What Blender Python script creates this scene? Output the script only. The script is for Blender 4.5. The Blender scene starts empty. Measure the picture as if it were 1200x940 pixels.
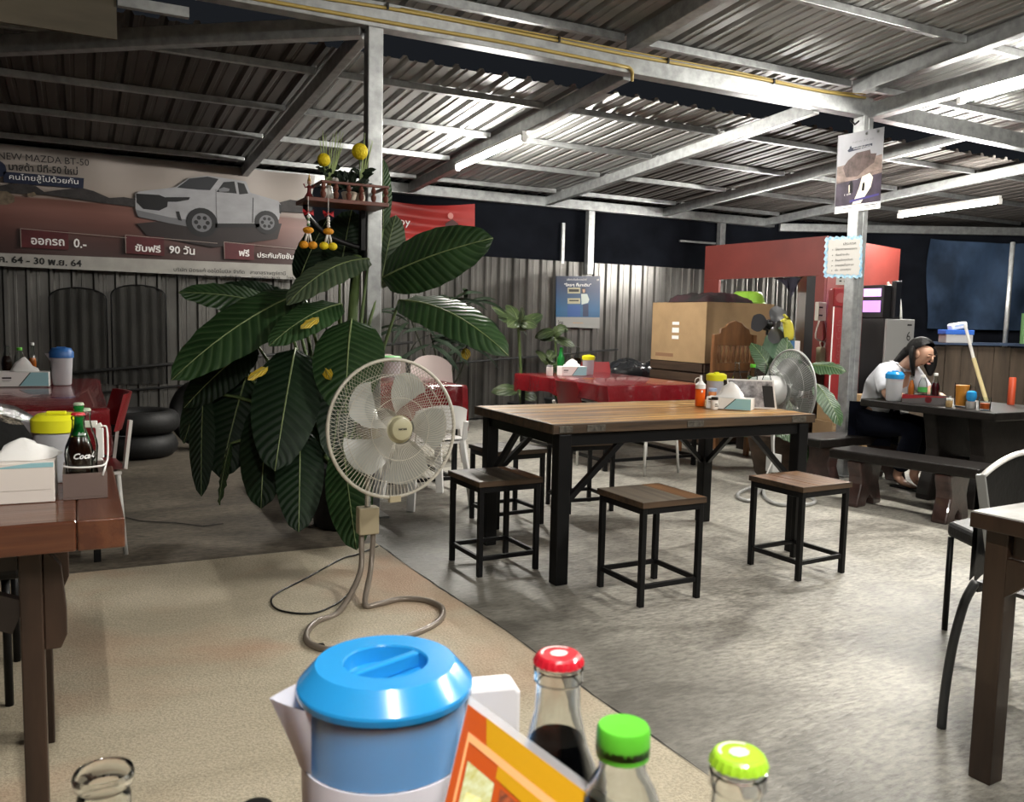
import bpy, bmesh, math, random
from mathutils import Vector, Matrix, noise
random.seed(7)
SC = bpy.context.scene
COL = SC.collection
PI = math.pi

# ---------------------------------------------------------------- camera
def cam_axes(pitch, roll, yaw):
    cp, sp, cy, sy = math.cos(pitch), math.sin(pitch), math.cos(yaw), math.sin(yaw)
    fw = Vector((sy*cp, cy*cp, -sp)); r = Vector((cy, -sy, 0)); u = r.cross(fw)
    c, s = math.cos(roll), math.sin(roll)
    return c*r + s*u, -s*r + c*u, fw
_r, _u, _f = cam_axes(math.radians(5.38), math.radians(1.27), math.radians(27.0))
cam = bpy.data.cameras.new('camera'); cam.sensor_fit = 'HORIZONTAL'; cam.sensor_width = 36.0; cam.lens = 30.0
cam.clip_start = 0.05; cam.clip_end = 200
cam.dof.use_dof = True; cam.dof.focus_distance = 4.2; cam.dof.aperture_fstop = 14.0
camo = bpy.data.objects.new('camera', cam); COL.objects.link(camo)
camo.matrix_world = Matrix(((_r.x, _u.x, -_f.x, 0), (_r.y, _u.y, -_f.y, 0), (_r.z, _u.z, -_f.z, 1.2), (0, 0, 0, 1)))
SC.camera = camo

# ---------------------------------------------------------------- night sky, exposure
w = bpy.data.worlds.new('night'); SC.world = w; w.use_nodes = True
w.node_tree.nodes['Background'].inputs[0].default_value = (0.55, 0.62, 0.75, 1)
w.node_tree.nodes['Background'].inputs[1].default_value = 0.012
SC.view_settings.view_transform = 'Standard'; SC.view_settings.look = 'None'
SC.view_settings.gamma = 1.0; SC.view_settings.use_curve_mapping = False
SC.view_settings.exposure = 0.65
SC.cycles.max_bounces = 8; SC.cycles.diffuse_bounces = 4; SC.cycles.glossy_bounces = 3
SC.cycles.transmission_bounces = 8; SC.cycles.transparent_max_bounces = 12
SC.cycles.caustics_reflective = False; SC.cycles.caustics_refractive = False
SC.cycles.sample_clamp_indirect = 4.0
TUBE = 400.0         # emission of the ceiling tubes that the photo shows
TUBE_NEAR = 560.0    # the two tubes over the camera end of the shed

# ---------------------------------------------------------------- helpers: materials
def lin(h):
    h = h.lstrip('#'); v = [int(h[i:i+2], 16)/255 for i in (0, 2, 4)]
    return tuple(c/12.92 if c <= .04045 else ((c+.055)/1.055)**2.4 for c in v)
MATS = {}
def M(name, col, rough=.5, metal=0., var=0., scale=(8, 8, 8), bump=0., bscale=None, trans=0., ior=1.45, alpha=1., emit=0., col2=None, coat=0., detail=4., sss=0., spec=.5, rp=(.32, .68)):
    if name in MATS: return MATS[name]
    m = bpy.data.materials.new(name); MATS[name] = m; m.use_nodes = True
    nt = m.node_tree; b = nt.nodes['Principled BSDF']
    c = lin(col) if isinstance(col, str) else col
    I = b.inputs
    I['Base Color'].default_value = (*c, 1); I['Roughness'].default_value = rough; I['Metallic'].default_value = metal
    I['IOR'].default_value = ior; I['Transmission Weight'].default_value = trans; I['Alpha'].default_value = alpha
    I['Coat Weight'].default_value = coat; I['Specular IOR Level'].default_value = spec
    if emit: I['Emission Color'].default_value = (*c, 1); I['Emission Strength'].default_value = emit
    if var or bump or col2:
        tc = nt.nodes.new('ShaderNodeTexCoord'); mp = nt.nodes.new('ShaderNodeMapping')
        mp.inputs['Scale'].default_value = scale
        nt.links.new(tc.outputs['Object'], mp.inputs[0])
        n = nt.nodes.new('ShaderNodeTexNoise'); n.inputs['Scale'].default_value = 1.0; n.inputs['Detail'].default_value = detail
        n.inputs['Roughness'].default_value = .6
        nt.links.new(mp.outputs[0], n.inputs[0])
        if var or col2:
            r = nt.nodes.new('ShaderNodeValToRGB'); nt.links.new(n.outputs[0], r.inputs[0])
            c2 = (lin(col2) if isinstance(col2, str) else col2) if col2 else tuple(x*(1+var) for x in c)
            c1 = c if col2 else tuple(x*(1-var) for x in c)
            r.color_ramp.elements[0].position = rp[0]; r.color_ramp.elements[1].position = rp[1]
            r.color_ramp.elements[0].color = (*c1, 1); r.color_ramp.elements[1].color = (*c2, 1)
            nt.links.new(r.outputs[0], I['Base Color'])
        if bump:
            src = n
            if bscale:
                mp2 = nt.nodes.new('ShaderNodeMapping'); mp2.inputs['Scale'].default_value = bscale
                nt.links.new(tc.outputs['Object'], mp2.inputs[0])
                src = nt.nodes.new('ShaderNodeTexNoise'); src.inputs['Scale'].default_value = 1.; src.inputs['Detail'].default_value = 3
                nt.links.new(mp2.outputs[0], src.inputs[0])
            bp = nt.nodes.new('ShaderNodeBump'); bp.inputs['Strength'].default_value = bump; bp.inputs['Distance'].default_value = .01
            nt.links.new(src.outputs[0], bp.inputs['Height']); nt.links.new(bp.outputs[0], I['Normal'])
    return m

# ---------------------------------------------------------------- helpers: objects
def sg(o, label=None, cat=None, group=None, kind=None):
    if label: o['label'] = label
    if cat: o['category'] = cat
    if group: o['group'] = group
    if kind: o['kind'] = kind
    return o
def thing(name, label, cat, loc=(0, 0, 0), rz=0., group=None, kind=None):
    o = bpy.data.objects.new(name, None); COL.objects.link(o); o.empty_display_size = .05
    o.location = loc; o.rotation_euler = (0, 0, rz)
    return sg(o, label, cat, group, kind)
def base_of(p):
    v = Vector((0, 0, 0))
    while p is not None: v += p.location; p = p.parent
    return v
class MB:
    def __init__(s): s.v = []; s.f = []
    def add(s, vs, fs):
        n = len(s.v); s.v += [tuple(v) for v in vs]; s.f += [tuple(i+n for i in f) for f in fs]; return s
    def box(s, x0, y0, z0, x1, y1, z1):
        return s.add([(x0,y0,z0),(x1,y0,z0),(x1,y1,z0),(x0,y1,z0),(x0,y0,z1),(x1,y0,z1),(x1,y1,z1),(x0,y1,z1)],
                     [(3,2,1,0),(4,5,6,7),(0,1,5,4),(1,2,6,5),(2,3,7,6),(3,0,4,7)])
    def bar(s, p, q, w, h, up=(0, 0, 1)):
        p, q, up = Vector(p), Vector(q), Vector(up); d = (q-p).normalized()
        a = d.cross(up)
        if a.length < 1e-5: a = d.cross(Vector((1, 0, 0)))
        a.normalize(); b = a.cross(d); a = a*w/2; b = b*h/2
        return s.add([p-a-b, p+a-b, p+a+b, p-a+b, q-a-b, q+a-b, q+a+b, q-a+b], [(0,1,2,3),(7,6,5,4),(1,0,4,5),(2,1,5,6),(3,2,6,7),(0,3,7,4)])
    def tube(s, pts, r, n=8, closed=False, caps=True):
        pts = [Vector(p) for p in pts]; N = len(pts); rs = r if isinstance(r, (list, tuple)) else [r]*N
        vs = []; ref = None
        for i, p in enumerate(pts):
            a = pts[(i-1) % N] if (closed or i > 0) else p; b = pts[(i+1) % N] if (closed or i < N-1) else p
            t = (b-a).normalized()
            if ref is None:
                ref = t.orthogonal().normalized()
            ref = (ref - t*ref.dot(t))
            ref = ref.normalized() if ref.length > 1e-6 else t.orthogonal().normalized()
            bn = t.cross(ref)
            for k in range(n):
                an = 2*PI*k/n; vs.append(p + (ref*math.cos(an) + bn*math.sin(an))*rs[i])
        fs = []
        for i in range(N if closed else N-1):
            j = (i+1) % N
            for k in range(n): fs.append((i*n+k, i*n+(k+1) % n, j*n+(k+1) % n, j*n+k))
        if caps and not closed: fs.append(tuple(range(n-1, -1, -1))); fs.append(tuple((N-1)*n+k for k in range(n)))
        return s.add(vs, fs)
    def lathe(s, prof, n=20, c=(0, 0, 0), squash=1., cap=True):
        vs = []; fs = []
        for r, z in prof:
            for k in range(n):
                a = 2*PI*k/n; vs.append((c[0]+r*math.cos(a), c[1]+r*math.sin(a)*squash, c[2]+z))
        for i in range(len(prof)-1):
            for k in range(n): fs.append((i*n+k, i*n+(k+1) % n, (i+1)*n+(k+1) % n, (i+1)*n+k))
        if cap:
            if prof[0][0] > 1e-6: fs.append(tuple(range(n-1, -1, -1)))
            if prof[-1][0] > 1e-6: fs.append(tuple((len(prof)-1)*n+k for k in range(n)))
        return s.add(vs, fs)
    def prism(s, poly, o, ux, uy, t):
        """polygon in plane (o, ux, uy) extruded by t along ux x uy"""
        o, ux, uy = Vector(o), Vector(ux), Vector(uy); n = ux.cross(uy).normalized()*t; k = len(poly)
        a = [o+ux*x+uy*y for x, y in poly]
        return s.add(a+[p+n for p in a], [tuple(range(k-1, -1, -1)), tuple(range(k, 2*k))]+[(i, (i+1) % k, k+(i+1) % k, k+i) for i in range(k)])
    def poly(s, pts): return s.add(pts, [tuple(range(len(pts)))])
    def grid(s, fn, nu, nv):
        vs = [fn(i/nu, j/nv) for i in range(nu+1) for j in range(nv+1)]
        return s.add(vs, [(i*(nv+1)+j, (i+1)*(nv+1)+j, (i+1)*(nv+1)+j+1, i*(nv+1)+j+1) for i in range(nu) for j in range(nv)])
    def ball(s, c, r, n=10, m=7):
        r = r if isinstance(r, (tuple, list)) else (r, r, r)
        vs = [(c[0], c[1], c[2]-r[2])]; fs = []
        for i in range(1, m):
            t = -PI/2+PI*i/m
            for k in range(n):
                a = 2*PI*k/n; vs.append((c[0]+r[0]*math.cos(t)*math.cos(a), c[1]+r[1]*math.cos(t)*math.sin(a), c[2]+r[2]*math.sin(t)))
        vs.append((c[0], c[1], c[2]+r[2])); L = len(vs)-1
        for k in range(n):
            fs.append((0, 1+(k+1) % n, 1+k)); fs.append((L, 1+(m-2)*n+k, 1+(m-2)*n+(k+1) % n))
            for i in range(m-2): fs.append((1+i*n+k, 1+i*n+(k+1) % n, 1+(i+1)*n+(k+1) % n, 1+(i+1)*n+k))
        return s.add(vs, fs)
    def rot(s, ang, axis='Z', c=(0, 0, 0)):
        R = Matrix.Rotation(ang, 3, axis); c = Vector(c); s.v = [tuple(R @ (Vector(v)-c)+c) for v in s.v]; return s
    def move(s, d): s.v = [(v[0]+d[0], v[1]+d[1], v[2]+d[2]) for v in s.v]; return s
    def mesh(s, name, off=(0, 0, 0)):
        me = bpy.data.meshes.new(name)
        me.from_pydata([(v[0]-off[0], v[1]-off[1], v[2]-off[2]) for v in s.v], [], s.f)
        bm = bmesh.new(); bm.from_mesh(me); bmesh.ops.recalc_face_normals(bm, faces=bm.faces); bm.to_mesh(me); bm.free()
        return me
    def build(s, name, mat, parent=None, smooth=False, world=True, bev=0., label=None, cat=None, group=None, kind=None, loc=None, seg=2):
        off = base_of(parent) if (world and parent) else Vector((0, 0, 0))
        if loc is not None and parent is None: off = Vector(loc)
        o = bpy.data.objects.new(name, s.mesh(name, off)); COL.objects.link(o)
        o.parent = parent
        if loc is not None and parent is None: o.location = loc
        o.data.materials.append(mat)
        if smooth:
            for p in o.data.polygons: p.use_smooth = True
            if smooth == 'auto' or isinstance(smooth, (int, float)) and smooth > 1:
                try: o.data.set_sharp_from_angle(angle=math.radians(40 if smooth == 'auto' else smooth))
                except Exception: pass
        if bev:
            bv = o.modifiers.new('bevel', 'BEVEL'); bv.width = bev; bv.segments = seg; bv.limit_method = 'ANGLE'; bv.angle_limit = math.radians(40)
        return sg(o, label, cat, group, kind)
def dup(root, loc, rz=0., label=None, group=None):
    r = root.copy(); COL.objects.link(r); r.location = loc; r.rotation_euler = (0, 0, rz)
    if label: r['label'] = label
    if group: r['group'] = group
    def kids(src, dst):
        for ch in list(src.children):
            c = ch.copy(); COL.objects.link(c); c.parent = dst; kids(ch, c)
    kids(root, r)
    return r
def text(body, size, mat, parent, o, ux, uy, name='lettering', align='LEFT', ext=0., bold=0., width=None):
    """flat print: the words lie in the plane (o, ux, uy)"""
    c = bpy.data.curves.new('t', 'FONT'); c.body = body; c.size = size; c.resolution_u = 2; c.extrude = ext; c.offset = bold; c.align_x = align
    t = bpy.data.objects.new('t', c); COL.objects.link(t); bpy.context.view_layer.update()
    me = bpy.data.meshes.new_from_object(t); bpy.data.objects.remove(t)
    o, ux, uy = Vector(o), Vector(ux).normalized(), Vector(uy).normalized(); n = ux.cross(uy)
    xs = [v.co.x for v in me.vertices] or [0]
    sx = width/(max(xs)-min(xs)) if width else 1.
    off = base_of(parent)
    for v in me.vertices: v.co = o + ux*v.co.x*sx + uy*v.co.y + n*v.co.z - off
    ob = bpy.data.objects.new(name, me); COL.objects.link(ob); ob.parent = parent
    me.materials.clear(); me.materials.append(mat)
    return ob
def skin(name, chains, mat, parent, sub=2, smooth=True):
    """one skinned surface from chains of (point, radius); chains share joints that coincide"""
    off = base_of(parent); vs = []; rs = []; es = []; idx = {}
    def vid(p, r):
        k = tuple(round(c, 4) for c in p)
        if k not in idx: idx[k] = len(vs); vs.append(Vector(p)-off); rs.append(r)
        return idx[k]
    for ch in chains:
        ids = [vid(p, r) for p, r in ch]
        es += [(a, b) for a, b in zip(ids, ids[1:])]
    me = bpy.data.meshes.new(name); me.from_pydata([tuple(v) for v in vs], es, [])
    o = bpy.data.objects.new(name, me); COL.objects.link(o); o.parent = parent
    md = o.modifiers.new('skin', 'SKIN'); md.use_smooth_shade = True
    sv = me.skin_vertices[0].data
    for i, r in enumerate(rs):
        r = r if isinstance(r, tuple) else (r, r); sv[i].radius = r
    sv[0].use_root = True
    if sub: ss = o.modifiers.new('sub', 'SUBSURF'); ss.levels = ss.render_levels = sub
    me.materials.append(mat)
    # bake to a plain mesh
    dg = bpy.context.evaluated_depsgraph_get(); bpy.context.view_layer.update(); dg.update()
    me2 = bpy.data.meshes.new_from_object(o.evaluated_get(dg)); o.modifiers.clear(); o.data = me2
    for p in me2.polygons: p.use_smooth = True
    if not me2.materials: me2.materials.append(mat)
    return o
def arc(c, r, a0, a1, n, u=(1, 0, 0), v=(0, 1, 0)):
    c, u, v = Vector(c), Vector(u), Vector(v)
    return [c+u*r*math.cos(a0+(a1-a0)*i/n)+v*r*math.sin(a0+(a1-a0)*i/n) for i in range(n+1)]
def smooth_path(pts, k=6):
    P = [Vector(p) for p in pts]; out = []
    for i in range(len(P)-1):
        p0, p1, p2, p3 = P[max(i-1, 0)], P[i], P[i+1], P[min(i+2, len(P)-1)]
        for j in range(k):
            t = j/k
            out.append(.5*((2*p1)+(-p0+p2)*t+(2*p0-5*p1+4*p2-p3)*t*t+(-p0+3*p1-3*p2+p3)*t**3))
    return out+[P[-1]]

# ---------------------------------------------------------------- materials shared by many things
GALV = M('galvanised_steel', (.36, .37, .37), .42, .75, var=.22, scale=(14, 14, 14))
ROOFM = M('roof_sheet_metal', (.32, .32, .31), .48, .7, var=.12, scale=(1.5, 1.5, 1.5))
WALLM = M('zinc_wall_metal', (.16, .155, .145), .36, .8, var=.45, scale=(2.2, 2.2, .8))
BLACKST = M('black_steel', (.004, .004, .0045), .45, spec=.3)
WHITEP = M('white_plastic', (.78, .77, .75), .4)
BLACKP = M('black_plastic', (.006, .006, .006), .35)
GLASS = M('clear_glass', (.95, .97, .96), .03, trans=1., ior=1.45)      # the thick bottles close to the camera
def thin_glass(name, tint, gloss=.9):
    m = bpy.data.materials.new(name); m.use_nodes = True; nt = m.node_tree; out = nt.nodes['Material Output']; nt.nodes.remove(nt.nodes['Principled BSDF'])
    t = nt.nodes.new('ShaderNodeBsdfTransparent'); t.inputs[0].default_value = (*tint, 1); g = nt.nodes.new('ShaderNodeBsdfGlossy'); g.inputs['Roughness'].default_value = .05; g.inputs[0].default_value = (gloss,)*3+(1,)
    lw = nt.nodes.new('ShaderNodeLayerWeight'); lw.inputs[0].default_value = .12; mx = nt.nodes.new('ShaderNodeMixShader')
    nt.links.new(lw.outputs['Fresnel'], mx.inputs[0]); nt.links.new(t.outputs[0], mx.inputs[1]); nt.links.new(g.outputs[0], mx.inputs[2]); nt.links.new(mx.outputs[0], out.inputs[0])
    return m
THIN = thin_glass('thin_clear_glass', (.93, .95, .94))
COLA = M('cola', (.012, .004, .002), .08)
LIDGLOSS = M('milky_plastic', (.80, .80, .88), .32, trans=.45, ior=1.25)
PAPER = M('white_paper', (.80, .79, .76), .7)
INK = M('black_print', (.01, .01, .01), .6)
WHITEINK = M('white_print', (.75, .74, .72), .6)
REDCLOTH = M('red_vinyl_cloth', (.16, .005, .009), .16, var=.08, scale=(22, 22, 22), bump=.8, coat=.5)
EMITW = M('tube_light', (1., .965, .89), .3, emit=TUBE)
EMITN = M('near_tube_light', (1., .96, .89), .3, emit=TUBE_NEAR)
TISSUE = M('tissue', (.85, .84, .82), .9, bump=.2, scale=(30, 30, 30))

# ================================================================ SETTING
def corr(width, length, pitch=.19, h=.03, rib=.06, axis_u=(1, 0, 0), axis_v=(0, 1, 0), nrm=(0, 0, 1)):
    """trapezoid corrugated sheet; returns MB in its own plane"""
    b = MB(); u, v, n = Vector(axis_u), Vector(axis_v), Vector(nrm); prof = []
    k = int(round(width/pitch))
    for i in range(k):
        x = i*pitch; prof += [(x, 0), (x+.030, .0), (x+.036, .006), (x+.056, .006), (x+.062, 0), (x+pitch-rib, 0), (x+pitch-rib*.72, h), (x+pitch-rib*.28, h)]
    prof.append((k*pitch, 0))
    a = [u*x+n*z for x, z in prof]; c = [p+v*length for p in a]; m = len(prof)
    b.add(a+c, [(i, i+1, m+i+1, m+i) for i in range(m-1)])
    return b
def place_sheets(name, parent, width, length, origin, du, count, axis_u, axis_v, nrm, mat):
    me = corr(width, length, axis_u=axis_u, axis_v=axis_v, nrm=nrm).mesh(name); me.materials.append(mat)
    for i in range(count):
        o = bpy.data.objects.new(name, me); COL.objects.link(o); o.parent = parent
        o.location = Vector(origin)+Vector(axis_u)*(du*i)-base_of(parent)+Vector(nrm)*(.0015*(i % 2))

# floor: grey polished slab and the paler, rougher slab left of the joint
def concrete(name, c1, c2, c3, rough, patch, fine, stain=None, edge=None, grain=.50):
    m = bpy.data.materials.new(name); m.use_nodes = True; nt = m.node_tree; b = nt.nodes['Principled BSDF']
    tc = nt.nodes.new('ShaderNodeTexCoord')
    def nz(sc, det=6, dist=0.):
        mp = nt.nodes.new('ShaderNodeMapping'); mp.inputs['Scale'].default_value = sc if isinstance(sc, tuple) else (sc,)*3
        nt.links.new(tc.outputs['Object'], mp.inputs[0])
        n = nt.nodes.new('ShaderNodeTexNoise'); n.inputs['Scale'].default_value = 1; n.inputs['Detail'].default_value = det; n.inputs['Distortion'].default_value = dist
        n.inputs['Roughness'].default_value = .65
        nt.links.new(mp.outputs[0], n.inputs[0]); return n
    n1 = nz(patch, 8, 1.2); r = nt.nodes.new('ShaderNodeValToRGB'); nt.links.new(n1.outputs[0], r.inputs[0])
    e = r.color_ramp.elements; e[0].position = .30; e[0].color = (*c1, 1); e[1].position = .72; e[1].color = (*c3, 1)
    q = e.new(.5); q.color = (*c2, 1)
    n2 = nz(fine, 3); r2 = nt.nodes.new('ShaderNodeValToRGB'); nt.links.new(n2.outputs[0], r2.inputs[0])
    r2.color_ramp.elements[0].position = .3; r2.color_ramp.elements[0].color = (grain, grain, grain, 1)
    r2.color_ramp.elements[1].position = .62; r2.color_ramp.elements[1].color = (1.15, 1.15, 1.15, 1)
    mx = nt.nodes.new('ShaderNodeMix'); mx.data_type = 'RGBA'; mx.blend_type = 'MULTIPLY'; mx.inputs[0].default_value = 1
    nt.links.new(r.outputs[0], mx.inputs[6]); nt.links.new(r2.outputs[0], mx.inputs[7]); out = mx.outputs[2]
    if stain:
        n3 = nz(stain[0], 3, .5); r3 = nt.nodes.new('ShaderNodeValToRGB'); nt.links.new(n3.outputs[0], r3.inputs[0])
        r3.color_ramp.elements[0].position = .50; r3.color_ramp.elements[0].color = (0, 0, 0, 1)
        r3.color_ramp.elements[1].position = .66; r3.color_ramp.elements[1].color = (.55, .55, .55, 1)
        m3 = nt.nodes.new('ShaderNodeMix'); m3.data_type = 'RGBA'
        nt.links.new(r3.outputs[0], m3.inputs[0]); nt.links.new(out, m3.inputs[6]); m3.inputs[7].default_value = (*stain[1], 1); out = m3.outputs[2]
    if edge:      # grime trodden in along the joint between the slabs
        sx = nt.nodes.new('ShaderNodeSeparateXYZ'); nt.links.new(tc.outputs['Object'], sx.inputs[0])
        n4 = nz((1.6, 1.1, 1), 6, 1.); ma = nt.nodes.new('ShaderNodeMath'); ma.operation = 'MULTIPLY_ADD'; nt.links.new(n4.outputs[0], ma.inputs[0]); ma.inputs[1].default_value = -1.3; nt.links.new(sx.outputs[0], ma.inputs[2])
        mr = nt.nodes.new('ShaderNodeMapRange'); mr.inputs[1].default_value = edge; mr.inputs[2].default_value = edge-.75; mr.inputs[3].default_value = 0; mr.inputs[4].default_value = .75; nt.links.new(ma.outputs[0], mr.inputs[0])
        m4 = nt.nodes.new('ShaderNodeMix'); m4.data_type = 'RGBA'; nt.links.new(mr.outputs[0], m4.inputs[0]); nt.links.new(out, m4.inputs[6]); m4.inputs[7].default_value = (.085, .08, .068, 1); out = m4.outputs[2]
    nt.links.new(out, b.inputs['Base Color'])
    rr = nt.nodes.new('ShaderNodeMapRange'); rr.inputs[3].default_value = rough-.12; rr.inputs[4].default_value = rough+.15
    nt.links.new(n1.outputs[0], rr.inputs[0]); nt.links.new(rr.outputs[0], b.inputs['Roughness'])
    bp = nt.nodes.new('ShaderNodeBump'); bp.inputs['Strength'].default_value = .6; bp.inputs['Distance'].default_value = .006
    nt.links.new(n2.outputs[0], bp.inputs['Height']); nt.links.new(bp.outputs[0], b.inputs['Normal'])
    return m
GREYC = concrete('grey_concrete', (.16, .148, .125), (.36, .34, .295), (.50, .475, .41), .46, (1.7, 3.2, 1), (22, 55, 10), None, 1.55)
BEIGEC = concrete('beige_concrete', (.36, .31, .22), (.47, .41, .30), (.55, .48, .365), .72, (1.1, 1.1, 1), (110, 110, 40), ((1.0, .9, 1), (.46, .25, .15)), None, .74)
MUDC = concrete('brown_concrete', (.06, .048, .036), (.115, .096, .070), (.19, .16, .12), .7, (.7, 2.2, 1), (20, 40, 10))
JOINT = M('joint_dirt', (.03, .026, .02), .9)
floor = MB().box(-6, -4, -.12, 16, 14, 0).build('floor', GREYC, kind='structure')
seam = [(1.50, -4), (1.49, .6), (1.478, 1.70), (1.462, 2.3), (1.459, 2.86), (1.447, 3.11), (1.425, 3.44), (1.41, 3.8), (1.402, 4.30)]
b = MB(); L = [(x-.008+random.uniform(-.004, .004), y) for x, y in seam]
for i in range(len(L)-1):
    (x0, y0), (x1, y1) = L[i], L[i+1]
    b.add([(-6, y0, .004), (x0, y0, .004), (x1, y1, .004), (-6, y1, .004)], [(0, 1, 2, 3)])
    b.add([(x0, y0, .004), (x0, y0, 0), (x1, y1, 0), (x1, y1, .004)], [(0, 1, 2, 3)])
b.build('floor_slab', BEIGEC, floor)
b = MB(); J = []
for i in range(len(seam)-1):
    (x0, y0), (x1, y1) = seam[i], seam[i+1]; n = max(2, int((y1-y0)/.05))
    for k in range(n): J.append((x0+(x1-x0)*k/n+random.uniform(-.003, .003), y0+(y1-y0)*k/n, random.uniform(.004, .010)))
for (xa, ya, wa), (xb, yb, wb) in zip(J, J[1:]):
    b.add([(xa-wa-.006, ya, .0046), (xa+wa*.3, ya, .0006), (xb+wb*.3, yb, .0006), (xb-wb-.006, yb, .0046)], [(0, 1, 2, 3)])
b.build('floor_joint', JOINT, floor)
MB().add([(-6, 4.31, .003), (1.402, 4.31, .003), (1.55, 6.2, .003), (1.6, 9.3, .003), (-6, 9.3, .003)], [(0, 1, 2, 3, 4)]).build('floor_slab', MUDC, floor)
b = MB()
crk = [(0.143, 5.524, 0.004), (0.299, 5.254, 0.004), (0.471, 5.141, 0.004), (0.607, 5.000, 0.004), (0.720, 5.020, 0.004)]
for p, q in zip(crk, crk[1:]):
    b.add([(p[0], p[1]-.012, .0055), (q[0], q[1]-.010, .0055), (q[0], q[1]+.012, .0055), (p[0], p[1]+.016, .0055)], [(0, 1, 2, 3)])
b.build('floor_crack', JOINT, floor)

# back wall: zinc sheets, the steel frame above and the dark net that closes the gap under the roof
wb = thing('wall_back', None, None, (0, 9.3, 0), kind='structure')
place_sheets('wall_sheet', wb, .76, 1.93, (-3.6, 9.30, .02), .76, 19, (1, 0, 0), (0, 0, 1), (0, -1, 0), WALLM)
NET = M('dark_shade_net', (.006, .007, .010), .9, var=.4, scale=(2, 2, 2), spec=.06)
MB().grid(lambda u, v: (-3.6+14.4*u, 9.33+.012*math.sin(u*40)*math.sin(v*3.1), 1.90+.85*v), 90, 3).build('shade_net', NET, wb, smooth=True)
MB().box(-3.6, 9.18, 2.585, 8.75, 9.28, 2.70).build('wall_beam', GALV, wb, bev=.006)
for x in (-3.2, 5.75, 7.85):
    MB().box(x-.045, 9.20, 1.80, x+.045, 9.28, 2.585).build('wall_post', GALV, wb, bev=.004)
MB().box(5.38, 9.29, 1.92, 5.42, 9.32, 2.42).build('net_batten', GALV, wb)
MB().box(7.15, 9.22, 2.29, 7.75, 9.25, 2.315).build('net_batten', GALV, wb)
DARKLINE = M('dark_line', (.03, .03, .03), .6)  # thin dark lines slanting across the back wall
MB().tube([(-1.2, 9.2, .50), (3.4, 9.2, .93)], .016, 6).build('wall_line', DARKLINE, wb, smooth=True)
MB().tube([(-1.6, 9.18, .28), (6.2, 9.2, .86)], .014, 6).build('wall_line', DARKLINE, wb, smooth=True)
for x, z, s in ((-0.1, .2, .05), (2.62, 1.45, .035), (3.9, 1.2, .03)):
    pass

# roof: two lapped corrugated slopes on purlins, rafters and beams
ceil = thing('ceiling', None, None, (0, 4.92, 2.9), kind='structure')
SL = .057
def zl(y): return 2.985-SL*(y-4.92)             # underside of the low, rear roof
def zh(y): return 3.16-.07*(y-4.92)             # underside of the front roof
def slope_axis(s):
    v = Vector((0, 1, -s)).normalized(); return v, Vector((0, s, 1)).normalized()
v, n = slope_axis(SL)
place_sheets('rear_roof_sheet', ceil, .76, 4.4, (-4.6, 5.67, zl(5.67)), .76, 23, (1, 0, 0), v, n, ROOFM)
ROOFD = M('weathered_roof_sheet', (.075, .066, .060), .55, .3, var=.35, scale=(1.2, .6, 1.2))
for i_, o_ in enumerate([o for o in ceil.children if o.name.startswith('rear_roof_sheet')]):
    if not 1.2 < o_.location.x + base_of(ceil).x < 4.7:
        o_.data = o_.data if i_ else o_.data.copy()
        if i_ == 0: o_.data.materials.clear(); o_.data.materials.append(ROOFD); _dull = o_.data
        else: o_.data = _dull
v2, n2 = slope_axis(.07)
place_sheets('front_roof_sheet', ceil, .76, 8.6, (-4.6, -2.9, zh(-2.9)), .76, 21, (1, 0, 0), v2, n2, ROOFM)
def beam(name, p, q, w_, h_, mat=GALV): return MB().bar(p, q, w_, h_).build(name, mat, ceil, bev=.005)
beam('main_beam', (-3.5, 4.92, 2.925), (5.60, 4.92, 2.925), .10, .145)
beam('main_beam', (5.60, 4.92, 2.92), (12.5, 4.92, 2.80), .10, .13)
for x in (-1.9, 1.55, 3.35, 5.10, 6.85, 8.6):
    beam('rear_rafter', (x, 4.97, 2.885), (x, 9.25, 2.885-SL*4.28), .065, .10)
for x in (3.40, 5.55, -.4):
    beam('front_rafter', (x, 5.0, 3.09), (x, -2.8, 3.09+.07*7.8), .09, .11)
beam('front_rafter', (5.62, 4.9, 2.90), (5.62, -2.5, 2.90+.03*7.4), .10, .12)
for y in (6.08, 7.05, 7.98, 8.92):
    for i in range(7):
        xs = [-4.4, -1.9, 1.55, 3.35, 5.10, 6.85, 8.6, 12.4]
        MB().box(xs[i]+.04, y-.02, zl(y)-.052, xs[i+1]-.04, y+.02, zl(y)-.004).build('rear_purlin', GALV, ceil, bev=.003)
for y in (5.02, 4.04, 3.05, 2.05, 1.0):
    for xa, xb in ((-4.4, -.46), (-.34, 3.34), (3.46, 5.49), (5.61, 11.2)):
        MB().box(xa, y-.022, zh(y)-.055, xb, y+.022, zh(y)-.004).build('front_purlin', GALV, ceil, bev=.003)
beam('corner_brace', (1.50, 4.95, 2.86), (-1.6, 7.05, 2.76), .08, .11)
GABLE = M('brown_gable_board', (.10, .085, .06), .7, var=.3, scale=(1, 1, 4))
MB().box(-2.2, 4.86, 2.50, -.62, 4.875, 3.15).build('gable_board', GABLE, ceil)
MB().box(-.60, 4.86, 2.56, .21, 4.875, 3.15).build('gable_board', GABLE, ceil)
MB().box(.215, 4.84, 2.72, .55, 4.88, 2.77).build('gable_batten', GALV, ceil)
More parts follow.
